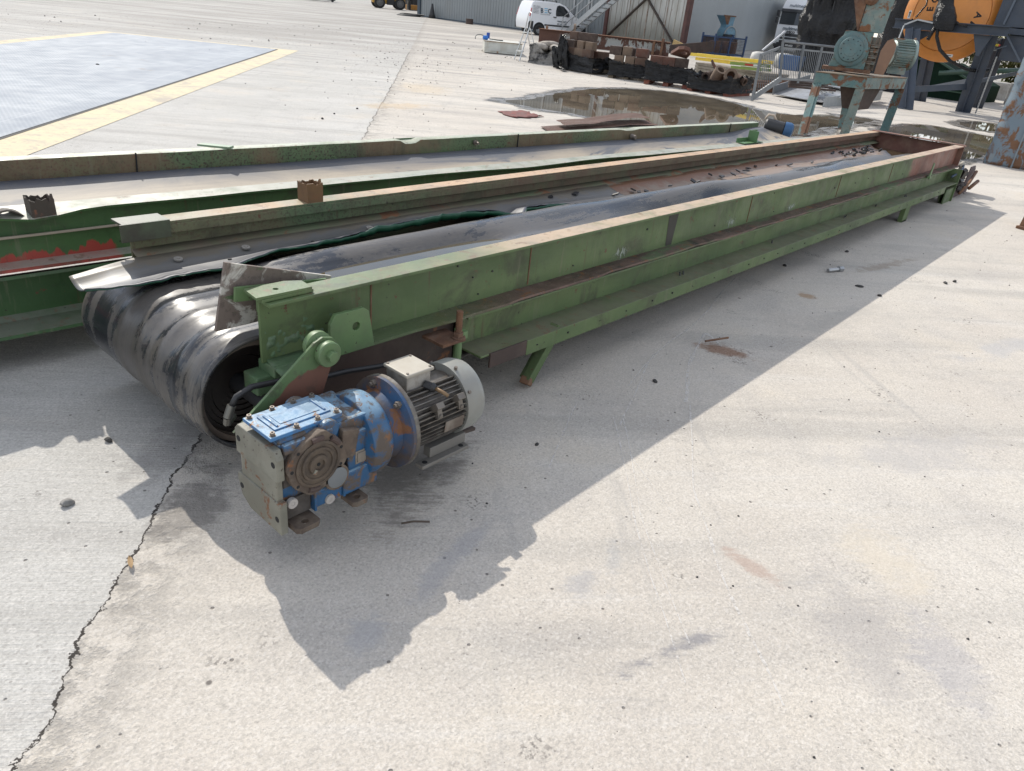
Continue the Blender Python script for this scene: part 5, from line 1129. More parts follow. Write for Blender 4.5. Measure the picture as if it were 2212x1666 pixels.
for i, (x, y, z, dx) in enumerate(((.28, .3, .42, .55), (.78, .3, .40, .45), (.5, .65, .47, .8))):
    b = MB(); b.lathe((0, 0, 0), (0, 0, 1), [(0, dx*.42), (.05, dx*.5), (.13, dx*.47), (.18, dx*.25)], 12)
    m = b.build('sack', paint('pale_sack_%d' % i if False else 'pale_sack', (.42, .38, .33), (.30, .26, .22), dirt=.4, rough=.8), None, 0, 'all'); a = i1[2]; o = i1[0]
    m.location = (o.location.x+x*math.cos(a)-y*math.sin(a), o.location.y+x*math.sin(a)+y*math.cos(a), o.location.z+z); m.rotation_euler = (.1, .1, i)
    tag(m, ('pale slumped sack at the left end of the ragged load', 'smaller pale sack at the right end of the ragged load', 'wide pale sack at the back of the ragged load')[i], 'sack')
i2 = pallet((18.75, 15.0), (18.60, 13.50), 1.15, 'pallet under the tallest stack of rusty blocks with film hanging down its corner', M_wood)
film(i2, 'f', -.04, 1.54, -.06, 1.14, .03, lambda t: .44+.06*nz(t*3, 2)+(.42*max(0, 1-abs(t-.22)*6)), 'black film draped over the left corner of the tallest block stack', seed=2)
stack(i2[0], [(.42, .15, [.16, .46, .80, 1.12], 'front bottom'), (.38, .55, [.2, .6, 1.0, 1.35], 'back bottom'), (.61, .18, [.40, .82, 1.16], 'middle'), (.84, .35, [.36, .70, 1.0], 'top')], 'the tallest stack')
b = MB()
for j, (x0, w_, zt) in enumerate(((.10, .22, .95), (.30, .22, .80), (-.10, .24, .62))):
    b.grid([[(x0+w_*i/8+.10*(k/10-.5)*(1 if j else -1), -.09-.05*math.sin(math.pi*k/12)+.07*nz(i*1.3, k*.35, j)+.03*nz(i*2.7, k*.9, j), zt-(zt-.02)*k/12) for i in range(9)] for k in range(13)])
b.grid([[(.35+.5*i/10+.1, -.18-.30*i/10-.07*k+.04*nz(i*.6, k), .10-.05*i/10+.05*abs(nz(i*.8, k*1.3))) for k in range(4)] for i in range(11)])
m = b.build('loose_film', M_film, None, 0, 60, .006); m.location = i2[0].location; m.rotation_euler = i2[0].rotation_euler; tag(m, 'loose black film hanging down and trailing on the ground at the tallest stack', 'plastic film', 'black film round the pallets')
i3 = pallet((18.46, 12.85), (18.95, 11.95), 1.1, 'wide wooden pallet of blocks in the middle of the pallet row', M_wood)
film(i3, 'f', -.02, 1.08, -.06, 1.12, .07, lambda t: .47-.08*min(1, t)+.05*nz(t*3, 4), 'black film round the middle pallet, torn low at its right side', seed=4)
stack(i3[0], [(.38, .10, [.24, .55, .86], 'lower'), (.61, .16, [.12, .44, .86], 'upper'), (.58, .6, [.14, .5, .86], 'rear')], 'the middle pallet')
i4 = pallet((18.33, 11.55), (18.8, 10.45), 1.1, 'red wooden pallet wrapped in shiny black film', M_redw)
film(i4, 'f', -.03, 1.21, -.06, 1.14, .11, lambda t: .58-.12*max(0, min(1, t-.05))+.03*nz(t*4, 5), 'shiny black film tightly wrapped round the red pallet load', seed=5)
stack(i4[0], [(.50, .30, [.22, .56, .90], 'only')], 'the shiny wrapped red pallet')
i5 = pallet((18.43, 10.25), (18.46, 9.05), 1.3, 'red wooden pallet at the right end of the row, loaded with pipe pieces', M_redw)
film(i5, 'f', -.03, 1.23, -.06, 1.38, .07, lambda t: .46-.13*math.sin(math.pi*min(1, t))+.03*nz(t*4, 6), 'sagging black film round the right end pallet of pipe pieces', seed=6)
def pipe_piece(x, y, z, d, r_, L, lab, o, mat):
    b = MB(); d = Vector(d).normalized(); b.ring(-d*L/2, d*L/2, r_, r_*.58, 22); m = b.build('pipe_piece', mat, None, .006, 30); a = o.rotation_euler.z
    m.location = (o.location.x+x*math.cos(a)-y*math.sin(a), o.location.y+x*math.sin(a)+y*math.cos(a), o.location.z+z); return tag(m, lab, 'pipe piece', 'rusty pipe pieces')
pipe_piece(.62, .35, .42, (-.25, -.45, .75), .16, .42, 'upright tan pipe piece leaning on the right end pallet', i5[0], M_blk[1])
pipe_piece(.98, .35, .44, (-.55, -.3, .2), .17, .42, 'tan pipe piece lying with its open bore showing on the right end pallet', i5[0], M_blk[1])
pipe_piece(.30, .5, .38, (1, .1, .1), .13, .4, 'dark pipe piece half hidden by film at the left of the right end pallet', i5[0], M_blk[2])
pipe_piece(1.15, .65, .40, (.2, 1, .3), .10, .3, 'small dark pipe piece at the far right of the right end pallet', i5[0], M_blk[0])
b = MB(); b.box(-.2, .2, -.15, .15, 0, .05); m = b.build('rusty_plate', M_blk[3], None, .005); m.location = (19.0, 9.9, .52); m.rotation_euler = (.9, .25, .4); tag(m, 'pinkish rusty plate leaning on the pipe pieces', 'plate')
b = MB(); b.prism([(-.30, -.1), (-.26, -.2), (.2, -.2), (.26, 0), (.2, .16), (.05, .2), (-.1, .1)], -.04, .04, 'y'); b2 = MB(); b2.hole_plate([(-.26, -.16), (.20, -.20), (.27, .02), (.2, .17), (.06, .2), (-.08, .14)], (.1, .03), .075, -.05, .05, 'y'); m = b2.build('link_plate', M_blk[3], None, .006, 30); m.location = (18.9, 10.9, .80); m.rotation_euler = (R(55), .1, R(-60)); tag(m, 'rusty link plate with a round hole on top of the shiny wrapped pallet', 'plate')
# rusted girder behind the pallets
def girder():
    k = NT('flaking_girder'); x, y, z = k.sep(k.P); n = k.noise(k.stretch(k.P, (2.2, 1, .8)), 1.5, 6, .7, .4); zz = k.math('ADD', z, k.math('MULTIPLY', k.math('SUBTRACT', n, .5), .5))
    f = k.math('MULTIPLY', k.mr(zz, .17, .20), k.math('MULTIPLY', k.mr(zz, .56, .53), k.math('MULTIPLY', k.mr(x, .9, 1.6), k.mr(n, .46, .50))))
    c = k.mix(k.noise(k.P, 8, 5), (.065, .03, .024), (.115, .055, .035)); c = k.mix(f, c, k.mix(k.noise(k.P, 20, 4), (.36, .37, .36), (.27, .27, .25))); geo = k.t.nodes.new('ShaderNodeNewGeometry')
    c = k.mix(k.mr(k.sep(geo.outputs['Normal'])[2], .6, .9), c, (.30, .135, .06)); return k.fin(c, .8)
GR = thing('steel_girder', 'long rusted steel girder with flaking grey paint lying behind the pallets', 'girder', (29.9, 25.2, -.03), math.atan2(19.3-25.2, 32.4-29.9))
b = MB(); b.box(0, 6.4, -.17, .17, .60, .63); b.box(0, 6.4, -.17, .17, 0, .03); b.box(0, 6.4, -.012, .012, .03, .60); b.build('web', girder(), GR)
b = MB(); b.box(5.6, 5.72, -.16, -.02, -.0, .6); b.box(6.0, 6.1, -.18, .18, -.02, .75); b.build('stiffener', M_rust, GR)
for i, (x, y, r_, lab) in enumerate(((31.9, 24.6, .38, 'large rusty pipe flange standing upright behind the girder'), (32.6, 23.6, .30, 'brown pipe flange lying low behind the girder'), (33.2, 23.0, .30, 'stacked rusty flange right of the other flanges'), (31.3, 25.9, .16, 'small rusty pipe stub at the left behind the girder'))):
    b = MB(); b.ring((0, -.06, 0), (0, .06, 0), r_, r_*.62, 28); m = b.build('pipe_flange', M_rust if i else M_blk[1], None, 0, 30); m.location = (x, y, .55 if i in (0, 3) else .42); m.rotation_euler = (0, 0, R(38)) if i in (0, 3) else (R(78), .1, R(30)); tag(m, lab, 'flange', 'rusty flanges')

# ---------------------------------------------------------------- planks, fibreglass ladders, scrap pipes
PK = []
pa = Vector((22.9, 12.6)); pb = Vector((21.9, 9.75)); rz = math.atan2(pb.y-pa.y, pb.x-pa.x); L = (pb-pa).length
M_plank = paint('grey_plank', (.27, .24, .195), (.20, .175, .14), dirt=.5, dcol=(.20, .165, .12), rough=.85, sc=5)
proto = None
for lv in range(5):
    for j in range(2):
        if proto is None: b = MB(); b.box(0, L, 0, .50, 0, .075); proto = m = b.build('plank', M_plank, None, .004)
        else: m = proto.copy(); COL.objects.link(m)
        n = Vector((-math.sin(rz), math.cos(rz))); p = pa+n*(j*.52+.02*nz(lv*3, j))+Vector((.03*nz(lv, j*7), .0)); m.location = (p.x, p.y, -.02+lv*.085); m.rotation_euler = (0, 0, rz+.01*nz(lv*2.2, j))
        tag(m, 'weathered plank, %s layer from the ground in the %s pile under the ladders' % (ORD[lv], ('front', 'rear')[j]), 'plank', 'planks under the ladders')
def flat_ladder(a, c, w, mat, lab, nr, hgt=.09):
    a = Vector(a); c = Vector(c); t = (c-a).normalized(); n = Vector((-t.y, t.x, 0)).normalized(); o = thing('ladder', lab, 'ladder', tuple(a), 0, 'fibreglass ladders'); L = (c-a).length
    for s in (0, 1): b = MB(); b.bar(n*w*s, n*w*s+t*L, .03, hgt, (0, 0, 1)); b.build('stile', mat, o, .004)
    for i in range(nr): p = t*(L*(i+.6)/nr); b = MB(); b.bar(p, p+n*w, .035, .03, (0, 0, 1)); b.build('rung', M_alu, o)
    return o
M_fy = plain('yellow_fibreglass', (.66, .46, .03), .4); M_fg = plain('green_fibreglass', (.19, .27, .055), .4)
l1 = flat_ladder((22.9, 12.95, .60), (21.7, 9.80, .69), .40, M_fy, 'long yellow fibreglass ladder on top of the plank pile', 9); flat_ladder((22.85, 12.6, .50), (22.1, 10.7, .55), .42, M_fy, 'shorter yellow ladder lying under the long yellow one', 6)
l2 = flat_ladder((22.0, 10.95, .54), (21.75, 9.85, .58), .42, M_fg, 'green fibreglass ladder with a red and white label under the yellow ladder', 5, .085); flat_ladder((22.0, 10.9, .44), (21.72, 9.8, .48), .44, M_fg, 'lower green ladder resting on the planks', 5, .07)
b = MB(); t = (Vector((21.75, 9.85, .58))-Vector((22.0, 10.95, .54))).normalized(); b.bar(t*.55-Vector((.02, .005, 0)), t*.85-Vector((.02, .005, 0)), .006, .05); b.build('red_label', plain('label_red', (.42, .03, .02), .4), l2); b = MB(); b.bar(t*.86-Vector((.02, .005, 0)), t*1.03-Vector((.02, .005, 0)), .006, .05); b.build('white_label', plain('label_white', (.6, .6, .58), .4), l2)
gp = 'rusty scaffold tubes beside the planks'
for i in range(14):
    b = MB(); r_ = .025+.012*rnd.random(); b.ring((0, 0, 0), (1.9, 0, 0), r_, r_*.75, 12); m = b.build('scaffold_tube', M_rust, None); m.location = (21.1+.13*(i % 4)+.05*rnd.random(), 9.95-.12*(i//4)-.15*rnd.random(), -.05+.06*(i % 5)); m.rotation_euler = (0, -.02, R(-38+rnd.random()*22)); tag(m, 'thin rusty scaffold tube in the heap between the planks and the railing', 'tube', gp)
# ---------------------------------------------------------------- blue stillage, hopper machine
M_bluec = plain('dull_blue_steel', (.035, .065, .14), .5)
CG = thing('stillage', 'blue steel mesh stillage in the shade of the shed wall', 'stillage', (38.6, 20.35, 0), math.atan2(19.85-20.35, 41.5-38.6)-R(18))
W_, D_, H_ = 1.95, 1.2, .97
for x in (0, W_/2, W_):
    for y in (0, D_): b = MB(); b.box(x-.04, x+.04, y-.04, y+.04, 0, H_+(.12 if x != W_/2 else 0)); b.build('post', M_bluec, CG)
b = MB()
for y in (0, D_): b.box(0, W_, y-.025, y+.025, H_-.06, H_); b.box(0, W_, y-.03, y+.03, .10, .18)
for x in (0, W_): b.box(x-.025, x+.025, 0, D_, H_-.06, H_); b.box(x-.03, x+.03, 0, D_, .10, .18)
b.build('frame', M_bluec, CG)
b = MB()
for i in range(26): x = W_*(i+.5)/26; b.box(x-.006, x+.006, -.006, .006, .15, H_)
for i in range(11): z = .15+.8*(i+.5)/11; b.box(0, W_, -.012, -.004, z-.006, z+.006)
for i in range(16): y = D_*(i+.5)/16; b.box(-.006, .006, y-.006, y+.006, .15, H_)
b.build('mesh', paint('mesh_blue', (.04, .06, .10), (.08, .05, .04), rust=.3), CG)
for i, (x, z, lab) in enumerate(((.45, .2, 'rusty scrap drum inside the blue stillage, left'), (1.4, .2, 'large rusty scrap drum inside the blue stillage, right'))):
    b = MB(); b.cyl((0, 0, 0), (0, 0, .62), .30+.1*i, n=20); m = b.build('scrap_drum', M_rust, None, .01, 30); a = CG.rotation_euler.z; m.location = (38.6+x*math.cos(a)-.6*math.sin(a), 20.35+x*math.sin(a)+.6*math.cos(a), .12); tag(m, lab, 'drum')
HM = thing('hopper_mill', 'light blue mill with a square hopper standing on a rusty bench by the shed', 'mill', (41.6, 21.75, 0), R(-20))
b = MB(); b.box(-.7, .95, -.6, .6, .85, .92); b.box(-.68, -.55, -.58, .58, 0, .85); b.box(.8, .93, -.58, .58, 0, .85); b.box(-.6, .9, -.55, -.50, .25, .85); b.build('bench', M_brown, HM)
M_lb = paint('light_blue_paint', (.15, .30, .40), (.12, .23, .31), rust=.2, dirt=.4, rough=.5)
b = MB(); b.lathe((.35, -.5, 1.05), (0, 1, 0), [(0, .30), (.05, .45), (.6, .45), (.65, .30)], 28); b.build('housing', M_lb, HM, 0, 30); b = MB(); b.box(.15, .62, -.28, .2, 1.40, 1.55); b.build('neck', M_lb, HM)
b = MB(); b.hexa([(.15, -.28, 1.55), (.62, -.28, 1.55), (.62, .2, 1.55), (.15, .2, 1.55), (-.15, -.30, 2.0), (.68, -.30, 2.0), (.68, .35, 2.0), (-.15, .35, 2.0)]); b.build('hopper', M_lb, HM); b = MB(); b.box(-.18, .70, -.33, -.29, 1.97, 2.03); b.hexa([(.12, -.30, 1.57), (.26, -.30, 1.57), (.26, -.285, 1.57), (.12, -.285, 1.57), (-.15, -.325, 1.97), (.28, -.325, 1.97), (.28, -.31, 1.97), (-.15, -.31, 1.97)]); b.build('rusty_rim', M_rust, HM)
b = MB(); b.ring((.35, -.53, 1.05), (.35, -.50, 1.05), .47, .42, 28); b.build('clamp_ring', M_steel, HM)
b = MB()
for i in range(6): b.tube([(.15+(.36+.012*i)*math.cos(t), -.62+.10*math.sin(t), .95+.02*i+.03*math.sin(t*2)) for t in [2*math.pi*k/20 for k in range(21)]], .014)
b.tube([(-.2, -.62, 1.0), (-.55, -.66, .9), (-.75, -.7, .6), (-.9, -.7, .0)], .014); m = b.build('cable_coil', M_blackr, None, 0, 'all'); m.location = HM.location; m.rotation_euler = HM.rotation_euler; tag(m, 'coil of black cable lying on the bench in front of the light blue mill', 'cable')
b = MB(); b.obox((36.9, 20.9, .28), (3.4, .05, .5), (0, -.12, R(-22))); m = b.build('rusty_sheet', M_brown, None); tag(m, 'long rusty steel sheet leaning left of the blue stillage', 'sheet')
b = MB(); b.obox((37.6, 21.9, .35), (.05, .9, .35), (.2, 0, R(-15))); m = b.build('yellow_board', plain('ochre_board', (.42, .29, .12), .7), None); tag(m, 'ochre board at the foot of the rusty door post', 'board')
for i, (x, y, s_, lab) in enumerate(((35.5, 16.3, 1., 'full white bulk bag behind the railing, nearest the stillage'), (35.6, 15.1, 1.1, 'white bulk bag behind the railing with a blue bin at its foot'))):
    b = MB(); b.lathe((0, 0, 0), (0, 0, 1), [(0, .42), (.05, .52), (.5, .55), (.85, .48), (.95, .25)], 10)
    for q in b.v: q.x += .05*nz(q.x*3, q.y*3, q.z*4+i); q.y += .05*nz(q.x*3, q.z*4, i+3)
    m = b.build('bulk_bag', paint('white_bulk_bag', (.50, .49, .46), (.40, .39, .37), dirt=.3, rough=.7), None, 0, 'all'); m.location = (x, y, .0); m.scale = (s_*.7, s_*.7, s_*.6); tag(m, lab, 'bulk bag', 'bulk bags behind the railing')
b = MB(); b.hexa([(-.3, -.4, 0), (.3, -.4, 0), (.3, .4, 0), (-.3, .4, 0), (-.36, -.48, .6), (.36, -.48, .6), (.36, .48, .6), (-.36, .48, .6)]); m = b.build('blue_bin', plain('blue_plastic', (.03, .09, .22), .5), None, .02); m.location = (34.6, 14.3, 0); tag(m, 'dark blue plastic bin behind the railing bars', 'bin')

# ---------------------------------------------------------------- machine shrouded in black plastic
SR = thing('shrouded_machine', 'tall machine shrouded in torn black plastic sheeting tied with straps', 'machine', (36.2, 13.45, 0))
rows = []; n = 96
for j in range(26):
    z = -.05+4.6*j/25; row = []
    for i in range(n+1):
        t = 2*math.pi*i/n; ex = 1.25+.16*(1 if 1.5 < z < 2.2 else 0); ey = 1.2
        c_, s_ = math.cos(t), math.sin(t); p = (abs(c_)**5+abs(s_)**5)**(-.2)
        f = 1+.12*nz(t*3.1, z*1.6)+.09*nz(t*9, z*1.1, 4)+.05*nz(t*16, z*7, 2)+.05*abs(nz(t*5, z*3.3, 8))
        if z < 1.0: f *= 1-.18*(1-z)*abs(math.sin(t*1.5+1))
        row.append((ex*c_*p*f, ey*s_*p*f, z+.05*nz(t*5, z)))
    row[-1] = row[0]; rows.append(row)
b = MB(); b.grid(rows); b.build('plastic_sheeting', M_film, SR, 0, 60)
b = MB()
for y in (-.3, .55): b.tube([(-1.12, y, 0), (-1.22, y+.05, 1.8), (-1.15, y+.12, 4.4)], .035)
b.build('strap', M_blackr, SR)

SH2 = thing('shrouded_hopper', 'black sheeted bulk behind the teal column, left of the orange disc', 'machine', (30, 8.55, 0))
rows = []
for j in range(20):
    z = -.05+4.2*j/19; row = []
    for i in range(49):
        t = 2*math.pi*i/48; c_, s_ = math.cos(t), math.sin(t); p = (abs(c_)**5+abs(s_)**5)**(-.2); f = 1+.08*nz(t*3.1, z*1.6, 9)+.05*nz(t*9, z*1.1, 4)
        row.append((.8*c_*p*f, .78*s_*p*f, z))
    row[-1] = row[0]; rows.append(row)
b = MB(); b.grid(rows); b.build('plastic_sheeting', M_film, SH2, 0, 60)
b = MB(); b.tube([(-.95, -.1, 0), (-.98, -.05, 2), (-.9, 0, 4)], .03); b.build('strap', M_blackr, SH2)

# ---------------------------------------------------------------- grey railing and stair landing lying on the ground
M_rail = plain('grey_rail_paint', (.20, .21, .22), .45, .3)
LN = thing('stair_landing', 'grey steel stair landing with barred guard rail lying tilted on the concrete', 'stair landing', (18.4, 8.35, -.0895))
o_ = Vector((18.4, 8.35, -.0895))
def wl(x, y, z): return Vector((x, y, z))-o_
# long guard rail panel: from the corner post back to the right
g0 = (19.6, 8.55); g1 = (21.0, 7.55)
def rp(s, z): return wl(18.75+2.6*s, 8.25-1.05*s-.03, z)
tl, tr_, bl, br_ = wl(19.0, 8.19, 1.30), wl(20.9, 7.45, 1.28), wl(19.0, 8.02, .47), wl(20.9, 7.50, .46)
ul, ur_ = wl(19.0, 8.22, 1.16), wl(20.9, 7.46, 1.14)
b = MB(); b.tube([wl(19.0, 8.22, 1.52), tl, tr_], .026, 10); b.build('handrail', M_rail, LN, 0, 'all')
b = MB(); b.bar(ul, ur_, .03, .04); b.bar(bl, br_, .03, .05)
b.build('rail', M_rail, LN)
nb = 30
for i in range(nb):
    t = (i+.5)/nb; b = MB(); b.bar(bl.lerp(br_, t), ul.lerp(ur_, t), .013, .013, (1, 0, 0)); b.build('bar', M_rail, LN)
for t, w_ in ((0, .05), (.36, .045), (.68, .045), (1, .05)):
    b = MB(); b.bar(bl.lerp(br_, t)-Vector((0, 0, .08)), tl.lerp(tr_, t), w_, w_, (1, 0, 0)); b.build('post', M_rail, LN)
# short sloping panel to the left with its own post
p_b, p_t = wl(18.4, 8.36, -.08), wl(18.4, 8.40, .96)
b = MB(); b.bar(p_b, p_t, .055, .055, (1, 0, 0)); b.build('post', M_rail, LN)
b = MB(); b.tube([wl(18.55, 8.46, 1.06), wl(19.0, 8.20, 1.52)], .026, 10); b.build('handrail', plain('pale_rail', (.42, .43, .45), .4, .3), LN)
b = MB(); b.bar(wl(18.4, 8.42, .96), ul, .03, .06); b.bar(wl(18.42, 8.36, .0), bl, .05, .12, (0, 0, 1)); b.build('rail', M_rail, LN)
for i in range(11):
    t = (i+.6)/11.5; b = MB(); b.bar(wl(18.42, 8.36, .02).lerp(bl, t), wl(18.4, 8.42, .94).lerp(ul, t), .013, .013, (1, 0, 0)); b.build('bar', M_rail, LN)
b = MB(); b.tube([wl(20.95, 7.42, .95), wl(21.2, 7.25, 1.25)], .026); b.build('handrail', M_rail, LN)
M_chk = paint('chequer_plate', (.34, .35, .36), (.26, .265, .27), dirt=.3, rough=.4, metal=.5, bump=.5)
b = MB(); b.hexa([wl(20.9, 8.95, -.05), wl(20.2, 7.28, -.02), wl(21.3, 6.9, .22), wl(22.4, 8.6, .30), wl(20.9, 8.95, -.03), wl(20.2, 7.28, 0), wl(21.3, 6.9, .24), wl(22.4, 8.6, .32)]); b.build('chequer_plate', M_chk, LN)
b = MB(); b.bar(wl(20.88, 8.95, .05), wl(22.4, 8.6, .38), .03, .24); b.bar(wl(22.4, 8.6, .33), wl(24.0, 7.35, .36), .03, .12); b.hexa([wl(22.0, 8.6, .32), wl(21.3, 6.95, .28), wl(23.2, 6.7, .34), wl(24.0, 7.6, .38), wl(22.0, 8.6, .34), wl(21.3, 6.95, .30), wl(23.2, 6.7, .36), wl(24.0, 7.6, .40)]); b.build('grating', M_rail, LN)
b = MB(); b.bar(wl(19.9, 7.12, .02), wl(24.6, 7.2, .09), .04, .26, (0, 0, 1)); b.build('side_channel', plain('pale_channel', (.32, .335, .34), .5, .2), LN)
for i in range(9): b = MB(); p = wl(20.4+.2*i, 7.5-.02*i, .20); b.bar(p, p+Vector((.5, .45, .06)), .03, .03); b.build('slat', M_alu, LN)
b = MB()
for i in range(4): b.obox((20.5+.1*i, 7.75+.1*i, .26+.05*i), (.06, 1.3, .05), (0, 0, .8+.15*i))
m = b.build('angle_irons', M_brown, None); tag(m, 'bundle of dark angle irons lying on the tilted landing', 'angle iron')

# ---------------------------------------------------------------- teal drive machine on its stand
M_teal = paint('worn_teal_paint', (.075, .15, .15), (.10, .165, .155), rust=.62, rsc=3.4, rcol=(.125, .062, .036), rcol2=(.15, .075, .042), dirt=.4, dcol=(.20, .22, .18), rough=.6, sc=3, chips=.6)
M_tealp = paint('pale_teal_paint', (.15, .21, .195), (.12, .17, .165), rust=.5, rsc=4, dirt=.45, dcol=(.30, .27, .22), rough=.6, chips=.5)
TM = thing('drive_machine', 'teal gear drive and motor on a rusty four legged stand', 'machine', (14.6, 4.68, -.0895))
o2 = Vector((14.6, 4.68, -.0895))
def q(x, y, z): return Vector((x, y, z))-o2
Lc, Cc, Rc_, Kc = (14.2, 5.36), (14.62, 4.60), (16.45, 4.44), (16.0, 5.25)
def slab(cs, z0, z1, grow=0):
    c = sum((Vector(p) for p in cs), Vector((0, 0)))/4; k = [Vector(p)+(Vector(p)-c).normalized()*grow for p in cs]
    b = MB(); b.hexa([q(p.x, p.y, z0) for p in k]+[q(p.x, p.y, z1) for p in k]); return b
slab([Cc, Rc_, Kc, Lc], .925, .945, .03).build('table_top', paint('rusty_top', (.20, .12, .07), (.13, .15, .13), rust=.5, rough=.8), TM, .004)
for a, c, m_ in ((Lc, Cc, M_teal), (Cc, Rc_, M_tealp), (Rc_, Kc, M_teal), (Kc, Lc, M_teal)):
    b = MB(); b.bar(q(*a, .83), q(*c, .83), .02, .185); b.build('side_plate', m_, TM, .003)
for top, bot in ((Lc, (13.55, 5.08)), (Cc, (14.70, 4.74)), (Rc_, (16.25, 4.50)), (Kc, (15.6, 5.1))):
    t = Vector(q(*top, .74)); f = Vector(q(*bot, -.088)); b = MB(); dirn = (Vector((*Lc, 0))-Vector((*Cc, 0))).normalized()
    t2 = t+(-dirn*.06 if top is Lc else dirn*.06); f2 = f
    b.bar(f2, t2, .16, .022, Vector((1, .15, 0))); b.bar(f2+Vector((.06, -.02, 0)), t2+Vector((.06, -.02, 0)), .02, .14, Vector((1, .15, 0))); b.build('leg', M_teal if top is not Cc else M_tealp, TM, .003)
    b = MB(); b.obox(f+Vector((.04, 0, .006)), (.24, .22, .012)); b.build('foot_plate', M_brown, TM)
# gear case: a square plate with a stepped round cover looking at the camera
ctr = Vector(q(14.95, 5.10, 1.32)); nrm = Vector((-.93, -.30, .0)).normalized(); sx = Vector((-nrm.y, nrm.x, 0)); sx = -sx if sx.y > 0 else sx
def gp_(u, v, d=0): return ctr+sx*u+Vector((0, 0, v))+nrm*d
b = MB(); b.hexa([gp_(-.34, -.29, 0), gp_(.28, -.29, 0), gp_(.28, .32, 0), gp_(-.20, .32, 0), gp_(-.34, -.29, -.34), gp_(.28, -.29, -.34), gp_(.28, .32, -.34), gp_(-.20, .32, -.34)]); b.build('gear_case', M_teal, TM, .008)
b = MB(); b.lathe(gp_(-.03, .02, -.01), nrm, [(0, .285), (.035, .285), (.045, .265), (.046, .215), (.085, .205), (.09, .19), (.09, .12), (.095, .115), (.095, .002)], 48); b.build('round_cover', paint('teal_cover', (.10, .175, .18), (.08, .14, .145), rust=.18, rsc=6, dirt=.3, chips=.4, sc=4), TM, .002, 30)
b = MB()
for i in range(12):
    a = 2*math.pi*i/12; p = gp_(-.03+.165*math.cos(a), .02+.165*math.sin(a), .078); b.cyl(p, p+nrm*.008, .010, n=8)
b.cyl(gp_(-.03, .02, .08), gp_(-.03, .02, .091), .009, n=8); b.build('bolt_hole', M_black, TM)
b = MB(); b.hexa([gp_(-.44, -.35, .05), gp_(.40, -.35, .05), gp_(.40, -.29, .05), gp_(-.44, -.29, .05), gp_(-.44, -.35, -.4), gp_(.40, -.35, -.4), gp_(.40, -.29, -.4), gp_(-.44, -.29, -.4)]); b.build('base_plate', M_rust, TM, .003)
b = MB(); b.hexa([gp_(.00, .32, -.02), gp_(.42, .32, -.10), gp_(.42, .32, -.36), gp_(.00, .32, -.36), gp_(.06, 1.5, -.02), gp_(.50, 1.5, -.10), gp_(.50, 1.5, -.36), gp_(.06, 1.5, -.36)]); b.build('column', M_tealp, TM, .01)
b = MB(); b.hexa([gp_(-.02, .34, .02), gp_(.0, .34, .02), gp_(.0, .34, -.3), gp_(-.02, .34, -.3), gp_(-.28, 1.0, .02), gp_(.02, 1.0, .02), gp_(.02, 1.0, -.3), gp_(-.28, 1.0, -.3)]); b.build('chute', M_rust, TM)
b = MB(); b.lathe(gp_(.08, .86, -.05), nrm, [(0, .12), (.10, .115), (.14, .06)], 20); b.build('rusty_boss', M_rust, TM, 0, 30)
b = MB()
for i, v in enumerate((-.18, -.08, .02, .10)): b.obox(gp_(.36, v, -.08), (.10, .14, .03), (0, 0, .3)); b.obox(gp_(.36, v+.03, -.06), (.03, .16, .02), (0, 0, .3))
b.obox(gp_(.33, -.02, -.12), (.08, .10, .55)); b.obox(gp_(.40, -.02, -.16), (.08, .06, .55)); b.build('coupling', paint('rusty_teal', (.15, .10, .07), (.14, .19, .18), rust=.4, rough=.8), TM, .004)
b = MB(); bx = [(.47, -.34), (.63, -.34), (.70, .02), (.70, .16), (.62, .26), (.53, .22), (.47, .05)]; b.add([gp_(u, v, -.02) for u, v in bx]+[gp_(u, v, -.05) for u, v in bx], [tuple(range(7)), tuple(range(13, 6, -1))]+[(i, i+7, (i+1) % 7+7, (i+1) % 7) for i in range(7)]); b.build('belt_guard', paint('brown_guard', (.235, .135, .085), (.20, .115, .075), rust=.1, rough=.7), TM)
mc = gp_(.74, .02, -.35); mx_ = (sx*.75+nrm*-.3).normalized()
b = MB(); b.lathe(mc-mx_*.10, mx_, [(0, .20), (.02, .225), (.32, .225), (.34, .255), (.38, .26), (.40, .22)], 40); mo = b.build('motor', paint('pale_teal_motor', (.25, .32, .30), (.19, .25, .24), dirt=.4, rough=.5, metal=.2), TM, 0, 30)
b = MB()
for i in range(32):
    a = 2*math.pi*i/32; uu = mx_.orthogonal().normalized(); vv = mx_.cross(uu); d = uu*math.cos(a)+vv*math.sin(a); b.bar(mc-mx_*.08+d*.235, mc+mx_*.22+d*.235, .012, .05, d)
b.build('cooling_fins', M_tealp, mo); b = MB(); b.ring(mc+mx_*.26+Vector((0, 0, .24)), mc+mx_*.275+Vector((0, 0, .24)), .05, .03, 14); b.build('lifting_eye', M_rust, mo)
b = MB(); b.obox(mc+mx_*.1-Vector((0, 0, .27)), (.26, .3, .12), (0, 0, .3)); b.build('motor_foot', M_tealp, mo)
b = MB(); b.hexa([q(14.95, 4.72, .35), q(15.6, 4.72, .35), q(15.6, 5.0, .35), q(14.95, 5.0, .35), q(14.8, 4.66, .75), q(15.75, 4.64, .75), q(15.75, 5.1, .75), q(14.8, 5.1, .75)]); b.build('discharge_chute', M_brown, TM)

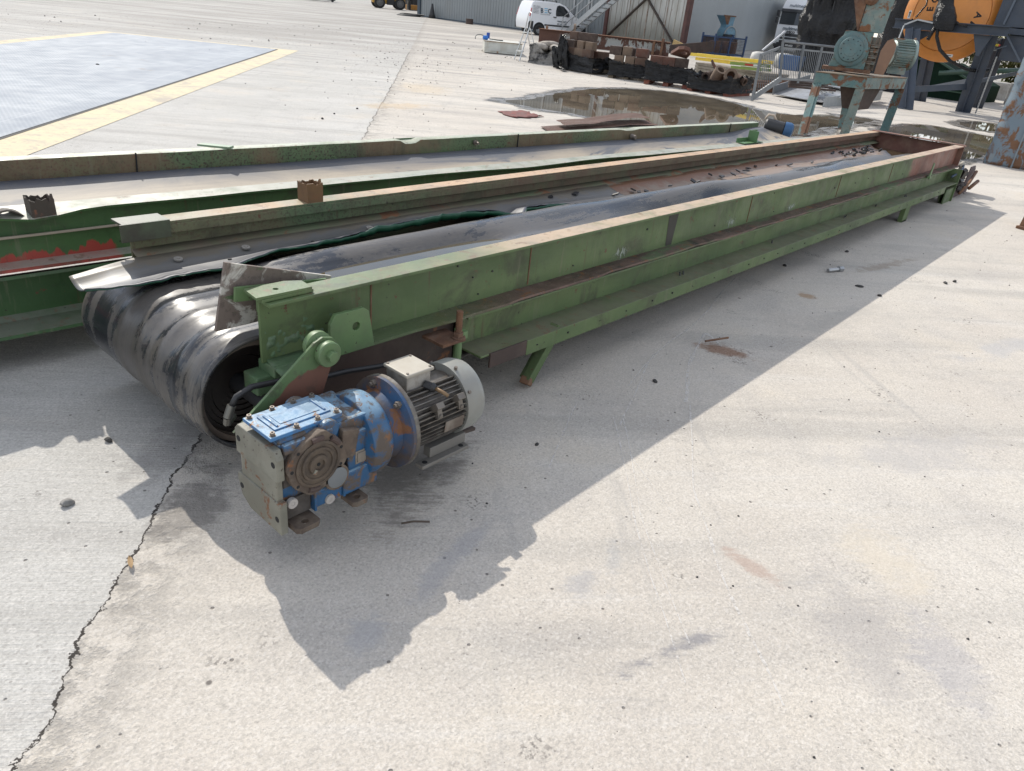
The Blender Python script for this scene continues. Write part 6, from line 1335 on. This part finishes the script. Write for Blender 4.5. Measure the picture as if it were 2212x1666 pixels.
# ---------------------------------------------------------------- orange disc machine in its dark frame
M_slate = paint('slate_blue_steel', (.045, .058, .082), (.035, .046, .066), dirt=.3, dcol=(.07, .07, .07), rough=.5, rust=.06)
M_or = paint('orange_paint', (.62, .235, .045), (.57, .21, .04), dirt=.2, dcol=(.25, .12, .05), rough=.4, rust=.06, sc=1.5)
OM = thing('disc_machine', 'large orange disc machine held in a dark slate blue steel frame', 'machine', (24.5, 6.0, -.08)); o3 = Vector((24.5, 6.0, -.08))
def w3(x, y, z): return Vector((x, y, z))-o3
dc = w3(25.0, 6.13, 2.36); dn_ = Vector((-1, -.12, .05)).normalized()
b = MB(); b.lathe(dc+dn_*-.45, dn_, [(0, 1.0), (.03, 1.22), (.35, 1.22), (.37, 1.20), (.52, .98), (.525, .96), (.50, .955), (.53, .94), (.56, .25), (.58, .18), (.58, .01)], 64); b.build('disc', M_or, OM, 0, 25)
def letter(ch, x, y, z, rot): lettering('lettering', ch, .22, M_black, OM, w3(x, y, z), Euler((R(90), rot, R(-90+7))), .004, 'CENTER', .008)
letter('A', 24.32, 5.38, 2.36, R(100)); letter('M', 24.32, 5.46, 2.14, R(118)); letter('E', 24.32, 6.46, 2.42, R(-95)); letter('C', 24.32, 6.42, 2.62, R(-70))
for ang, y, z in ((0, 7.05, 2.25), (90, 5.72, 1.33)):
    b = MB(); b.obox(w3(24.42, y, z), (.006, .07 if ang == 0 else .22, .20 if ang == 0 else .07)); b.build('arrow_label', plain('white_label', (.62, .62, .6), .5), OM)
    b = MB(); b.obox(w3(24.412, y, z), (.006, .015 if ang == 0 else .15, .13 if ang == 0 else .015)); b.obox(w3(24.412, y+(0 if ang == 0 else .06), z+(.05 if ang == 0 else 0)), (.006, .035, .035), (.78, 0, 0)); b.build('arrow', M_black, OM)
def beam_i(a, c, h, w, name, parent=OM, mat=M_slate):
    a = Vector(a); c = Vector(c); b = MB(); up = Vector((0, 0, 1)); b.bar(a+up*(h/2-.012), c+up*(h/2-.012), w, .024); b.bar(a-up*(h/2-.012), c-up*(h/2-.012), w, .024); b.bar(a, c, .02, h-.05); return b.build(name, mat, parent)
beam_i(w3(24.2, 7.30, 2.00), w3(24.2, 4.45, 2.03), .24, .22, 'cross_beam')
def col_i(a, c, w, name='leg', mat=M_slate):
    a = Vector(a); c = Vector(c); b = MB(); s = Vector((0, 1, 0)); b.bar(a+s*w/2, c+s*w/2, .02, w, s); b.bar(a-s*w/2, c-s*w/2, .02, w, s); b.bar(a, c, w, .02, s)
    b.obox(a, (w*1.6, w*1.6, .03)); return b.build(name, mat, OM)
col_i(w3(25.1, 5.02, -.07), w3(24.6, 4.92, 1.9), .20); col_i(w3(23.2, 6.05, -.08), w3(24.0, 6.72, 1.9), .20); col_i(w3(27.0, 6.72, -.06), w3(26.8, 6.9, 1.9), .20); col_i(w3(27.5, 5.2, -.06), w3(27.2, 5.1, 1.9), .20)
b = MB(); b.bar(w3(23.5, 6.2, .40), w3(25.1, 5.0, .62), .05, .16); b.bar(w3(26.9, 6.7, .3), w3(25.2, 5.0, .80), .05, .12); b.bar(w3(25.1, 4.95, .75), w3(26.5, 4.0, 1.15), .05, .10); b.build('brace', M_slate, OM)
b = MB(); b.prism([(6.95, 1.88), (6.25, 1.88), (6.75, 1.55)], -.30+.0, -.28, 'x'); 
b = MB(); b.hexa([w3(24.25, 6.9, 1.88), w3(24.25, 6.2, 1.88), w3(24.3, 6.2, 1.88), w3(24.3, 6.9, 1.88), w3(24.25, 6.85, 1.45), w3(24.25, 6.80, 1.45), w3(24.3, 6.80, 1.45), w3(24.3, 6.85, 1.45)]); b.hexa([w3(24.25, 5.25, 1.90), w3(24.25, 4.8, 1.90), w3(24.3, 4.8, 1.90), w3(24.3, 5.25, 1.90), w3(24.25, 5.02, 1.4), w3(24.25, 4.95, 1.4), w3(24.3, 4.95, 1.4), w3(24.3, 5.02, 1.4)]); b.build('gusset', M_slate, OM)
b = MB(); b.hexa([w3(24.9, 5.0, 2.15), w3(24.9, 3.0, 2.16), w3(26.5, 3.0, 2.16), w3(26.5, 5.0, 2.15), w3(24.9, 4.95, 3.6), w3(24.9, 3.0, 3.6), w3(26.5, 3.0, 3.6), w3(26.5, 4.95, 3.6)]); b.hexa([w3(24.9, 4.60, 1.98), w3(24.9, 3.0, 1.98), w3(26.5, 3.0, 1.98), w3(26.5, 4.6, 1.98), w3(24.9, 4.60, 2.13), w3(24.9, 3.0, 2.13), w3(26.5, 3.0, 2.13), w3(26.5, 4.6, 2.13)])
b.hexa([w3(25.0, 4.62, 1.34), w3(25.0, 3.2, 1.33), w3(26.5, 3.2, 1.33), w3(26.5, 4.62, 1.34), w3(25.0, 4.60, 1.97), w3(25.0, 3.2, 1.97), w3(26.5, 3.2, 1.97), w3(26.5, 4.6, 1.97)]); b.build('casing', M_slate, OM, .01)
b = MB(); b.bar(w3(24.88, 4.60, 1.97), w3(24.88, 4.05, 1.36), .03, .04); b.bar(w3(24.88, 4.72, 1.60), w3(24.88, 4.5, 1.70), .01, .03); b.bar(w3(24.86, 4.75, 2.2), w3(24.86, 4.62, 3.4), .03, .05); b.build('casing_rib', plain('slate_edge', (.09, .11, .14), .5), OM)
b = MB(); b.obox(w3(24.85, 4.88, 1.70), (.14, .28, .24)); cbx = b.build('control_box', plain('grey_control_box', (.13, .135, .13), .5), OM, .02)
b = MB(); b.obox(w3(24.77, 4.88, 1.70), (.03, .12, .05)); b.obox(w3(24.84, 4.88, 1.83), (.16, .36, .03)); b.obox(w3(24.84, 4.88, 1.57), (.16, .36, .03)); b.build('switch', plain('grey_switch', (.22, .225, .22), .5), cbx)
b = MB(); b.obox(w3(24.80, 4.71, 1.70), (.08, .07, .06)); b.build('stop_box', plain('stop_yellow', (.6, .45, .05), .4), cbx); b = MB(); b.cyl(w3(24.80, 4.68, 1.70), w3(24.80, 4.64, 1.70), .025, n=12); b.build('stop_button', M_redl, cbx)
b = MB(); b.obox(w3(24.06, 6.72, 1.78), (.08, .11, .11)); b.build('stop_box', plain('stop_yellow_box', (.6, .43, .05), .4), OM, .01); b = MB(); b.cyl(w3(24.02, 6.72, 1.78), w3(23.98, 6.72, 1.78), .032, n=14); b.build('stop_button', M_redl, OM)
# perforated conduit and shrouded gearbox with hanging cables
b = MB(); b.bar(w3(24.95, 4.66, -.05), w3(24.7, 4.60, 1.42), .05, .03, (0, 1, 0)); b.bar(w3(23.95, 7.02, 1.35), w3(24.0, 6.98, 1.96), .04, .03); b.bar(w3(24.0, 6.98, 1.98), w3(24.02, 6.68, 2.13), .05, .04); b.bar(w3(24.02, 6.68, 2.13), w3(24.02, 6.1, 2.06), .05, .04); b.bar(w3(21.5, 6.05, -.05), w3(21.7, 6.0, .62), .045, .02, (0, 1, 0)); b.build('perforated_conduit', M_steel, OM)
b = MB()
for a, c, k_ in ((w3(24.95, 4.66, -.05), w3(24.7, 4.60, 1.42), 20), (w3(21.5, 6.05, -.05), w3(21.7, 6.0, .62), 12)):
    for i in range(k_): p = Vector(a).lerp(Vector(c), (i+.5)/k_); b.obox(p-Vector((.018, 0, 0)), (.012, .022, .03))
b.build('conduit_slot', M_black, OM)
b = MB(); rows = []
for j in range(15):
    z = 1.93+.95*j/14; row = []
    for i in range(25):
        t = 2*math.pi*i/24; r_ = .26+.03*nz(t*2, z*4)+.02*nz(t*6, z*9); r_ *= .75+.4*math.sin(math.pi*min(1, (z-1.85)/.7)); row.append(w3(23.95+r_*.7*math.cos(t), 6.0+r_*math.sin(t)+.25*(z-2.2), z))
    row[-1] = row[0]; rows.append(row)
b.grid(rows); b.build('shrouded_gearbox', M_film, OM, 0, 60)
b = MB(); b.tube([w3(23.9, 6.1, 2.05), w3(23.85, 6.02, 1.75), w3(23.9, 5.85, 1.45), w3(24.1, 5.55, 1.20), w3(24.6, 5.2, 1.04), w3(24.9, 4.9, 1.02), w3(24.9, 4.7, 1.08)], .045); b.tube([w3(23.9, 6.15, 2.0), w3(23.85, 6.2, 1.75), w3(23.83, 6.22, 1.66)], .05); b.tube([w3(23.9, 5.9, 2.25), w3(23.95, 5.6, 2.10), w3(24.0, 5.4, 2.06)], .03); b.tube([w3(23.92, 6.6, 2.75), w3(23.92, 6.55, 2.5), w3(23.95, 6.72, 2.2), w3(24.1, 6.85, 2.12)], .022); b.build('wrapped_cable', M_film, OM, 0, 'all')
b = MB(); b.bar(w3(23.95, 6.65, 2.30), w3(24.0, 6.80, 2.15), .05, .07); b.build('orange_lever', M_or, OM)
# ---------------------------------------------------------------- dark green skip with ram, trees and blocks behind
GS = thing('green_skip', 'dark green steel skip with a sloping end behind the orange disc machine', 'skip', (29.3, 6.6, -.05), R(-8)); M_dg = paint('shaded_green_paint', (.007, .022, .013), (.006, .018, .011), dirt=.2, dcol=(.015, .02, .015), rough=.8, rust=.04, spec=.1)  # skip green darkened: shade from the neighbouring machine is put into the colour
b = MB(); b.prism([(1.6, 0), (-.9, 0), (-.9, .55), (.5, 1.12), (1.6, 1.12)], 0, 2.2, 'x'); b.build('body', M_dg, GS, .01)
b = MB(); b.bar((-.04, -.9, .58), (-.04, .5, 1.15), .05, .06); b.bar((-.04, .5, 1.15), (-.04, 1.6, 1.15), .05, .06); b.bar((-.03, -.9, .28), (-.03, 1.6, .30), .03, .04); b.build('rim', plain('green_edge', (.03, .075, .045), .5), GS)
b = MB(); b.tube([(-.6, .15, .80), (-.3, -1.0, 1.0), (.2, -2.6, 1.22)], .075, 14); b.build('hydraulic_ram', plain('ram_green', (.03, .07, .05), .35), GS, 0, 'all')
b = MB(); b.box(31, 35, 3.0, 3.05, 0, .9); 
for i, (x, y, z, s_, lab) in enumerate(((31.5, 4.55, 0, (1.3, .8, .7), 'pale weathered concrete block right of the green skip'), (30.2, 4.05, 0, (1.0, .7, .55), 'second pale concrete block nearest the rusty column'), (33.5, 5.9, 0, (1.0, .9, .6), 'far concrete block half hidden behind the slate frame'))):
    b = MB(); b.box(-s_[0]/2, s_[0]/2, -s_[1]/2, s_[1]/2, 0, s_[2]); m = b.build('concrete_block', paint('pale_block', (.40, .385, .36), (.28, .27, .25), dirt=.4, rough=.9), None, .03); m.location = (x, y, -.03); m.rotation_euler = (0, 0, R(20*i-12)); tag(m, lab, 'concrete block', 'concrete blocks by the skip')
def leafm(name, c):
    k = NT(name); oi = k.t.nodes.new('ShaderNodeNewGeometry'); c_ = k.mix(k.noise(k.P, .8, 3), tuple(v*.45 for v in c), c); c_ = k.mix(k.math('MULTIPLY', oi.outputs['Random Per Island'], .6), c_, (c[0]*1.9, c[1]*1.6, c[2]*1.1)); k.b.inputs['Subsurface Weight'].default_value = 0; return k.fin(c_, .6)
M_leaf = leafm('olive_leaves', (.085, .095, .035)); M_bark = plain('grey_bark', (.14, .12, .10), .9)
def tree(x, y, h, cr, lab, seed, n=4200):
    o = thing('tree', lab, 'tree', (x, y, 0), 0, 'trees beyond the skip'); rr = random.Random(seed); b = MB()
    b.cyl((0, 0, 0), (.1, .1, h*.55), .16, .08, 10); tips = []
    for i in range(9):
        a = rr.random()*6.28; z0 = h*(.2+.35*rr.random()); e = Vector((math.cos(a)*cr*.8, math.sin(a)*cr*.8, z0+h*(.15+.3*rr.random()))); b.cyl((.05, .05, z0), e, .06, .02, 6); tips.append(e)
    b.build('trunk', M_bark, o, 0, 30); b = MB()
    cl = [Vector((cr*rr.uniform(-1, 1), cr*rr.uniform(-1, 1), h*(.12+.85*rr.random()))) for _ in range(26)]
    for i in range(n):
        c = rr.choice(cl)+Vector((rr.gauss(0, .42), rr.gauss(0, .42), rr.gauss(0, .35)))*cr*.4; s_ = .08+.11*rr.random(); m_ = Euler((rr.random()*6, rr.random()*6, rr.random()*6)).to_matrix(); b.add([c+m_@Vector(v) for v in ((-s_, 0, 0), (0, -s_*.45, 0), (s_, 0, 0), (0, s_*.45, 0))], [(0, 1, 2, 3)])
    b.build('crown', M_leaf, o)
for i, (x, y, h, cr, lab) in enumerate(((38, 4.2, 3.6, 1.5, 'low olive bush right of the slate leg'), (40, 5.6, 4.2, 1.6, 'olive bush seen through the slate frame above the skip'), (39, 2.2, 6.0, 2.0, 'loose leafy tree beyond the concrete blocks'), (43, 8.5, 6.5, 2.4, 'taller tree behind the orange disc'), (47, -1.0, 8.0, 3.0, 'tall tree behind the rusty column'), (52, 4.0, 9.0, 3.2, 'tallest tree farthest back beyond the skip'))): tree(x, y, h, cr, lab, 11+i)
struct(gsheet('grass_bank', [36+i for i in range(0, 40, 2)], [-40, -20, -5, 3, 9.5], paint('rough_grass', (.10, .11, .045), (.16, .15, .075), dirt=.3, rough=.9, sc=1), .02))

# ---------------------------------------------------------------- rusted column at the right edge, scrap edge
def colm():
    k = NT('rusted_slate_paint'); n = k.noise(k.stretch(k.P, (1, 2, 1.4)), 3.0, 7, .7, .6); x, y, z = k.sep(k.P)
    f = k.mr(k.math('SUBTRACT', n, k.math('MULTIPLY', z, .06)), .44, .52); c = k.mix(f, k.mix(k.noise(k.P, 2, 4), (.13, .175, .215), (.17, .21, .24)), k.mix(k.noise(k.P, 9, 5, .7), (.09, .042, .024), (.21, .105, .05))); return k.fin(c, .7)
M_col = colm()
RCm = thing('steel_column', 'wide rusted blue grey steel column standing at the right edge', 'column', (14.32, 2.25, -.0895))
b = MB(); rows = []
for j in range(41):
    z = 2.3*j/40; e = .025*nz(z*4)+.015*nz(z*13); rows.append([(0+.03*nz(z*5), .05+e, z), (-.02, -.10, z), (-.01, -.34, z), (.0, -.35, z), (.05, -.60, z), (.06, -.95, z)])
b.grid(rows); b.build('face', M_col, RCm, 0, 30, .02)
b = MB(); b.grid([[(.0, .05+.025*nz(2.3*j/40*4)+.015*nz(2.3*j/40*13), 2.3*j/40), (.5, .02, 2.3*j/40)] for j in range(41)]); b.build('side', M_col, RCm, 0, 30, .02)
b = MB(); b.obox((-.03, -.35, 1.15), (.02, .02, 2.3)); b.obox((-.012, -.05, .10), (.02, .11, .13)); b.build('patch_plate', plain('bare_patch', (.20, .23, .25), .6), RCm)
SC = thing('scrap_channel', 'rusty steel channel end poking in at the right edge', 'channel', (9.2, .95, -.078), R(-20))
b = MB(); b.hexa([(0, 0, .02), (0, -.7, .02), (.25, -.7, .02), (.25, 0, .02), (.05, 0, .36), (.05, -.7, .36), (.3, -.7, .36), (.3, 0, .36)]); b.box(-.03, .02, -.7, .012, .0, .03); b.build('channel', M_rust, SC, .004)

# ---------------------------------------------------------------- forklift and skips at the far left
M_yel2 = paint('machine_yellow', (.55, .30, .03), (.50, .27, .03), dirt=.3, dcol=(.20, .14, .07), rough=.45)
FK = thing('telehandler', 'yellow telehandler with big dark tyres parked by the far corner of the shed', 'telehandler', (50.7, 63.6, 0), math.atan2(-.75, 1.75)-R(8))
for x, y in ((0, -.25), (2.0, -.25), (-.1, 1.5), (2.0, 1.5)): wheel(FK, x, y, .52, .40, plain('grey_hub', (.14, .14, .14), .6), -1)
b = MB(); b.prism([(-.6, .45), (-.75, .8), (-.7, 1.6), (.3, 1.7), (.5, 1.1), (2.0, 1.05), (2.5, 1.0), (2.6, .6), (2.3, .42), (.6, .40)], 0, 1.3, 'y'); b.build('chassis', M_yel2, FK, .05)
b = MB(); b.prism([(.55, 1.05), (.65, 2.2), (1.6, 2.25), (2.0, 1.05)], -.05, .8, 'y'); b.build('cab', M_glass, FK, .03); b = MB(); b.box(.7, 1.5, -.1, 0, .35, .85); b.build('step_box', M_bumper, FK, .04); b = MB(); b.bar((-.8, 1.0, 1.75), (3.0, 1.0, 1.2), .25, .3); b.build('boom', M_yel2, FK); b = MB(); b.obox((3.0, .6, .5), (.25, 1.0, .8)); b.bar((3.1, .3, .06), (4.2, .3, .06), .12, .06); b.bar((3.1, .9, .06), (4.2, .9, .06), .12, .06); b.build('fork_carriage', M_dark, FK)
for i, (x, y, rz, lab) in enumerate(((49.5, 74.0, -.25, 'long dark green skip behind the telehandler'), (34.5, 68.0, -.1, 'dark skip at the top edge left of the telehandler'))):
    o = thing('skip', lab, 'skip', (x, y, 0), rz, 'far skips'); b = MB(); b.hexa([(-2.6, -1, .12), (2.6, -1, .12), (2.6, 1, .12), (-2.6, 1, .12), (-3, -1.1, 1.5), (3, -1.1, 1.5), (3, 1.1, 1.5), (-3, 1.1, 1.5)]); b.build('body', plain('skip_green', (.02, .055, .04), .6) if i == 0 else M_dark, o, .02)
    b = MB(); b.box(-3.05, 3.05, -1.16, -1.08, 1.42, 1.52); b.box(-2.4, -2.2, -1.08, -.9, 0, .5); b.box(2.2, 2.4, -1.08, -.9, 0, .5); b.build('rim', M_dark, o)
DK = thing('baler', 'dark scrap machine half hidden between telehandler and shed', 'machine', (60, 68, 0)); b = MB(); b.box(-2, 4, -1, 2, .3, 3.5); b.box(-2.5, -2, -.6, -.2, 0, 2); b.box(0, .4, -1.3, -1, 0, 2.6); b.box(1.4, 1.6, -1.3, -1, 0, 2.2); b.build('body', M_dark, DK)
b = MB(); b.box(-1.6, 1.6, -.2, .2, 0, .5); m = b.build('orange_beam', plain('ochre_beam', (.42, .21, .05), .6), None, .02); m.location = (57.0, 64.6, 0); m.rotation_euler = (0, 0, -.5); tag(m, 'orange steel beam on the ground at the far shed corner', 'beam')

# ---------------------------------------------------------------- small things lying on the concrete
b = MB()
for i in range(5): b.tube([(40.6+.9*math.cos(t+i)+.1*i, 47.4+.9*math.sin(t+i), .03+.03*i) for t in [6.28*k/16 for k in range(15)]], .025)
m = b.build('cable_tangle', M_dark, None, 0, 'all'); tag(m, 'tangle of dark cable at the foot of the far shed corner', 'cable')
b = MB(); b.lathe((41.9, 46.2, 0), (0, 0, 1), [(0, .28), (.3, .22), (.7, .12), (1.0, .06)], 10); m = b.build('dark_sack', M_dark, None, 0, 'all'); tag(m, 'dark slumped sack leaning against the far end of the grey wall', 'sack')
b = MB(); b.ring((39.9, 40.1, 0), (39.9, 40.1, .34), .26, .2, 24); m = b.build('pipe_ring', M_brown, None, 0, 30); tag(m, 'short rusty pipe ring standing alone by the grey wall', 'pipe')
b = MB(); rows = []
for i in range(17):
    row = []
    for j in range(11):
        u, v = i/16, j/10; x = 9.15+.62*u+.15*v-.05*math.sin(v*5); y = 8.0+.62*v-.04*u+.08*nz(u*4, v*3); row.append((x, y, zg(x)+.012+.05*abs(nz(u*4, v*5, 3))*(.3+1.2*u)))
    rows.append(row)
b.grid(rows); m = b.build('red_cloth', paint('faded_red_cloth', (.20, .055, .045), (.13, .055, .05), dirt=.5, dcol=(.10, .07, .06), rough=.9, sc=5), None, 0, 'all', .006); tag(m, 'crumpled dark red cloth on the concrete beside the puddle', 'cloth')
# rusty expanded mesh sheet
def meshm():
    k = NT('rusty_mesh'); x, y, z = k.sep(k.UV); fu = k.math('ABSOLUTE', k.math('SUBTRACT', k.math('FRACT', k.math('MULTIPLY', k.math('ADD', x, y), 34)), .5)); fv = k.math('ABSOLUTE', k.math('SUBTRACT', k.math('FRACT', k.math('MULTIPLY', k.math('SUBTRACT', x, y), 34)), .5))
    f = k.math('MAXIMUM', k.math('GREATER_THAN', fu, .12), k.math('GREATER_THAN', fv, .12)); c = k.mix(k.noise(k.P, 6, 4), (.10, .042, .024), (.06, .028, .018)); k.fin(c, .85)
    tr = k.t.nodes.new('ShaderNodeBsdfTransparent'); ms = k.t.nodes.new('ShaderNodeMixShader'); k.put(ms.inputs[0], f); k.t.links.new(tr.outputs[0], ms.inputs[1]); k.t.links.new(k.b.outputs[0], ms.inputs[2]); k.t.links.new(ms.outputs[0], k.out.inputs[0]); return k.m
M_mesh = meshm()
for z0, dx, lab in ((.02, 0, 'rusty expanded mesh sheet lying between the conveyor and the puddle'), (.10, .35, 'second rusty mesh sheet curling up on top of the first')):
    rows = []; uv = []
    for i in range(25):
        row = []; ur = []
        for j in range(9):
            u, v = i/24, j/8; x = 8.5+2.8*u+.3*v+dx*(1-u); y = 6.80+.42*v-.10*u+(.18 if dx else 0)*u; row.append((x, y, zg(x)+z0+(.05*u*u*(1-u)*4 if not dx else .09*max(0, u-.3)*math.sin(u*3))+.015*nz(u*5, v*3))); ur.append((u*2.8*.9, v*.75*.9))
        rows.append(row); uv.append(ur)
    b = MB(); b.grid(rows, uv); m = b.build('mesh_sheet', M_mesh, None); tag(m, lab, 'mesh sheet', 'rusty mesh sheets')
M_stone = paint('grey_stone', (.27, .26, .245), (.17, .165, .155), rough=.9, sc=30); M_coal = plain('dark_lump', (.05, .048, .046), .8, 0, .4, .4, 40)
def stone(x, y, r_, mat, lab, seed, st=(1, .75, .6)):
    import bmesh
    me = bpy.data.meshes.new('stone'); bm = bmesh.new(); bmesh.ops.create_icosphere(bm, subdivisions=2, radius=r_)
    for v in bm.verts: k = 1+.35*nz(v.co.x/r_*1.1+seed, v.co.y/r_*1.1, v.co.z/r_*1.1); v.co = Vector((v.co.x*k*st[0], v.co.y*k*st[1], v.co.z*k*st[2]))
    bm.to_mesh(me); bm.free(); me.materials.append(mat); o = bpy.data.objects.new('stone', me); COL.objects.link(o); o.location = (x, y, zg(x)+r_*st[2]*.7); o.rotation_euler = (0, 0, seed); tag(o, lab, 'stone', 'loose stones on the concrete')
for i, (x, y, r_, mt_, lab) in enumerate(((.505, 2.20, .021, 0, 'pale grey pebble in the sun left of the crack, lower left'), (.745, 2.49, .016, 1, 'dark blue grey chip just inside the shadow of the belt drum'), (1.96, 1.46, .010, 1, 'tiny black lump in the shadow right of the motor'), (5.42, 1.34, .05, 1, 'flat dark lump of rubber just outside the long shadow'), (6.17, .94, .045, 1, 'row of dark crumbs lying in the sun at the right'),
    (5.34, 1.17, .03, 1, 'dark crumb beside the shadow edge'), (6.34, 8.95, .018, 1, 'small dark stone near the joint behind the conveyors'), (5.33, 14.4, .03, 1, 'dark stone on the tread plate'), (5.39, 1.89, .035, 1, 'rusty lump under the conveyor edge'), (6.31, 1.74, .035, 1, 'dark grit lump in the shade by the conveyor'), (2.85, 1.46, .014, 1, 'tiny chip in the shade under the beam'), (7.0, 9.3, .02, 1, 'dark pebble on the open concrete beyond the conveyors'), (5.9, 8.6, .022, 1, 'green black lump near the second conveyor'), (6.28, .90, .035, 1, 'crumb at the right of the row in the sun'))):
    stone(x, y, r_*(.5 if i in (3, 4, 5, 8, 9, 13) else 1), (M_stone, M_coal)[mt_], lab, i*1.7, (1, .75, .6) if i not in (3, 4) else (1.2, .6, .35))
b = MB(); b.tube([(1.225, 1.42, .006), (1.26, 1.40, .008), (1.30, 1.365, .006)], .0035); m = b.build('twig', plain('dry_twig', (.085, .065, .05), .9), None, 0, 'all'); tag(m, 'short dark twig lying in the shadow below the motor', 'twig')
b = MB(); b.tube([(3.45, 1.52, .004), (3.6, 1.46, .006)], .006); m = b.build('rusty_nail', M_rust, None); tag(m, 'bent rusty rod on the rust stain in the shade', 'rod')
b = MB(); b.cyl((5.55, 1.62, -.03), (5.66, 1.58, -.03), .014, n=8); b.cyl((5.66, 1.58, -.03), (5.70, 1.565, -.03), .022, n=6); m = b.build('loose_bolt', M_steel, None); tag(m, 'loose steel bolt lying in the shade by the conveyor', 'bolt')
# a stray yellow green leaf in the crack
b = MB(); b.grid([[(.53+.012*math.cos(.8)*u-.008*v*(1-u*u), 1.80+.03*u, .006+.004*abs(v)) for v in (-1, 0, 1)] for u in (-1, -.5, 0, .5, 1)]); m = b.build('dry_leaf', plain('dry_leaf_tan', (.35, .24, .13), .8), None); tag(m, 'small tan leaf caught in the concrete crack', 'leaf')
# fine grit: nobody could count it
b = MB(); rg = random.Random(3)
for i in range(5200):
    k = rg.random()
    if k < .30: x, y = rg.uniform(6, 24), rg.uniform(6, 30)
    elif k < .5: x = rg.uniform(5.2, 15.5); y = 1.235+1.088*x+rg.gauss(-.5, 1.0)
    elif k < .72: x, y = rg.uniform(.8, 9), rg.uniform(-1, 1.8)
    elif k < .8: x, y = rg.gauss(11.2, 1.0), rg.gauss(2.2, 1.0)
    else: x, y = rg.uniform(10, 20), rg.uniform(8, 22)
    if 1 < x < 10.3 and 1.75 < y < 4.9: continue
    dd = math.hypot(x, y); s_ = (.0010+.0011*rg.random())*max(1, dd*.20)*(1+2.2*(rg.random() < .06)); z = zg(x)
    a = rg.random()*6.28; ca, sa = math.cos(a)*s_, math.sin(a)*s_
    b.add([(x+ca, y+sa, z), (x-sa, y+ca*.8, z), (x-ca*.9, y-sa, z), (x+sa, y-ca*.8, z), (x+.2*ca, y, z+s_*.9)], [(0, 1, 4), (1, 2, 4), (2, 3, 4), (3, 0, 4)])
m = b.build('grit', M_coal, None); m['kind'] = 'stuff'

# pieces that only came out of one loop become parts of their own
SPLIT = dict(rubber_scraps='rubber_scrap', bolt_stub='bolt_stub', washer='washer', liner_hole='liner_hole', weld_seam='weld_seam', lip_hole='lip_hole', kidney_slot='kidney_slot', open_seam='open_seam', bolt_hole='bolt_hole',
             tapped_hole='tapped_hole', screw='screw', cover_screw='cover_screw', foot_hole='foot_hole', conduit_slot='conduit_slot', perforated_conduit='conduit', brace='brace', strap='strap', wrapped_cable='cable', logo_bars='logo_bar',
             rim_hole='rim_hole', stiffener='stiffener', rear_brace='rear_brace', paint_drip='paint_drip', seam='seam', gusset='gusset', rail='rail', oily_bearings='bearing', adjuster_screw='adjuster', casing_rib='casing_rib', bolt='bolt', arrow='arrow_mark', rusty_rim='rusty_rim', lug='lug', rim='rim', switch='switch')
for o in list(bpy.data.objects):
    if o.type == 'MESH' and o.parent:
        base = o.name.split('.')[0]
        if base in SPLIT and 1 < len(islands(o)) <= 100 and not o.children and base not in ('bolt', 'lug'): split_object(o, SPLIT[base])
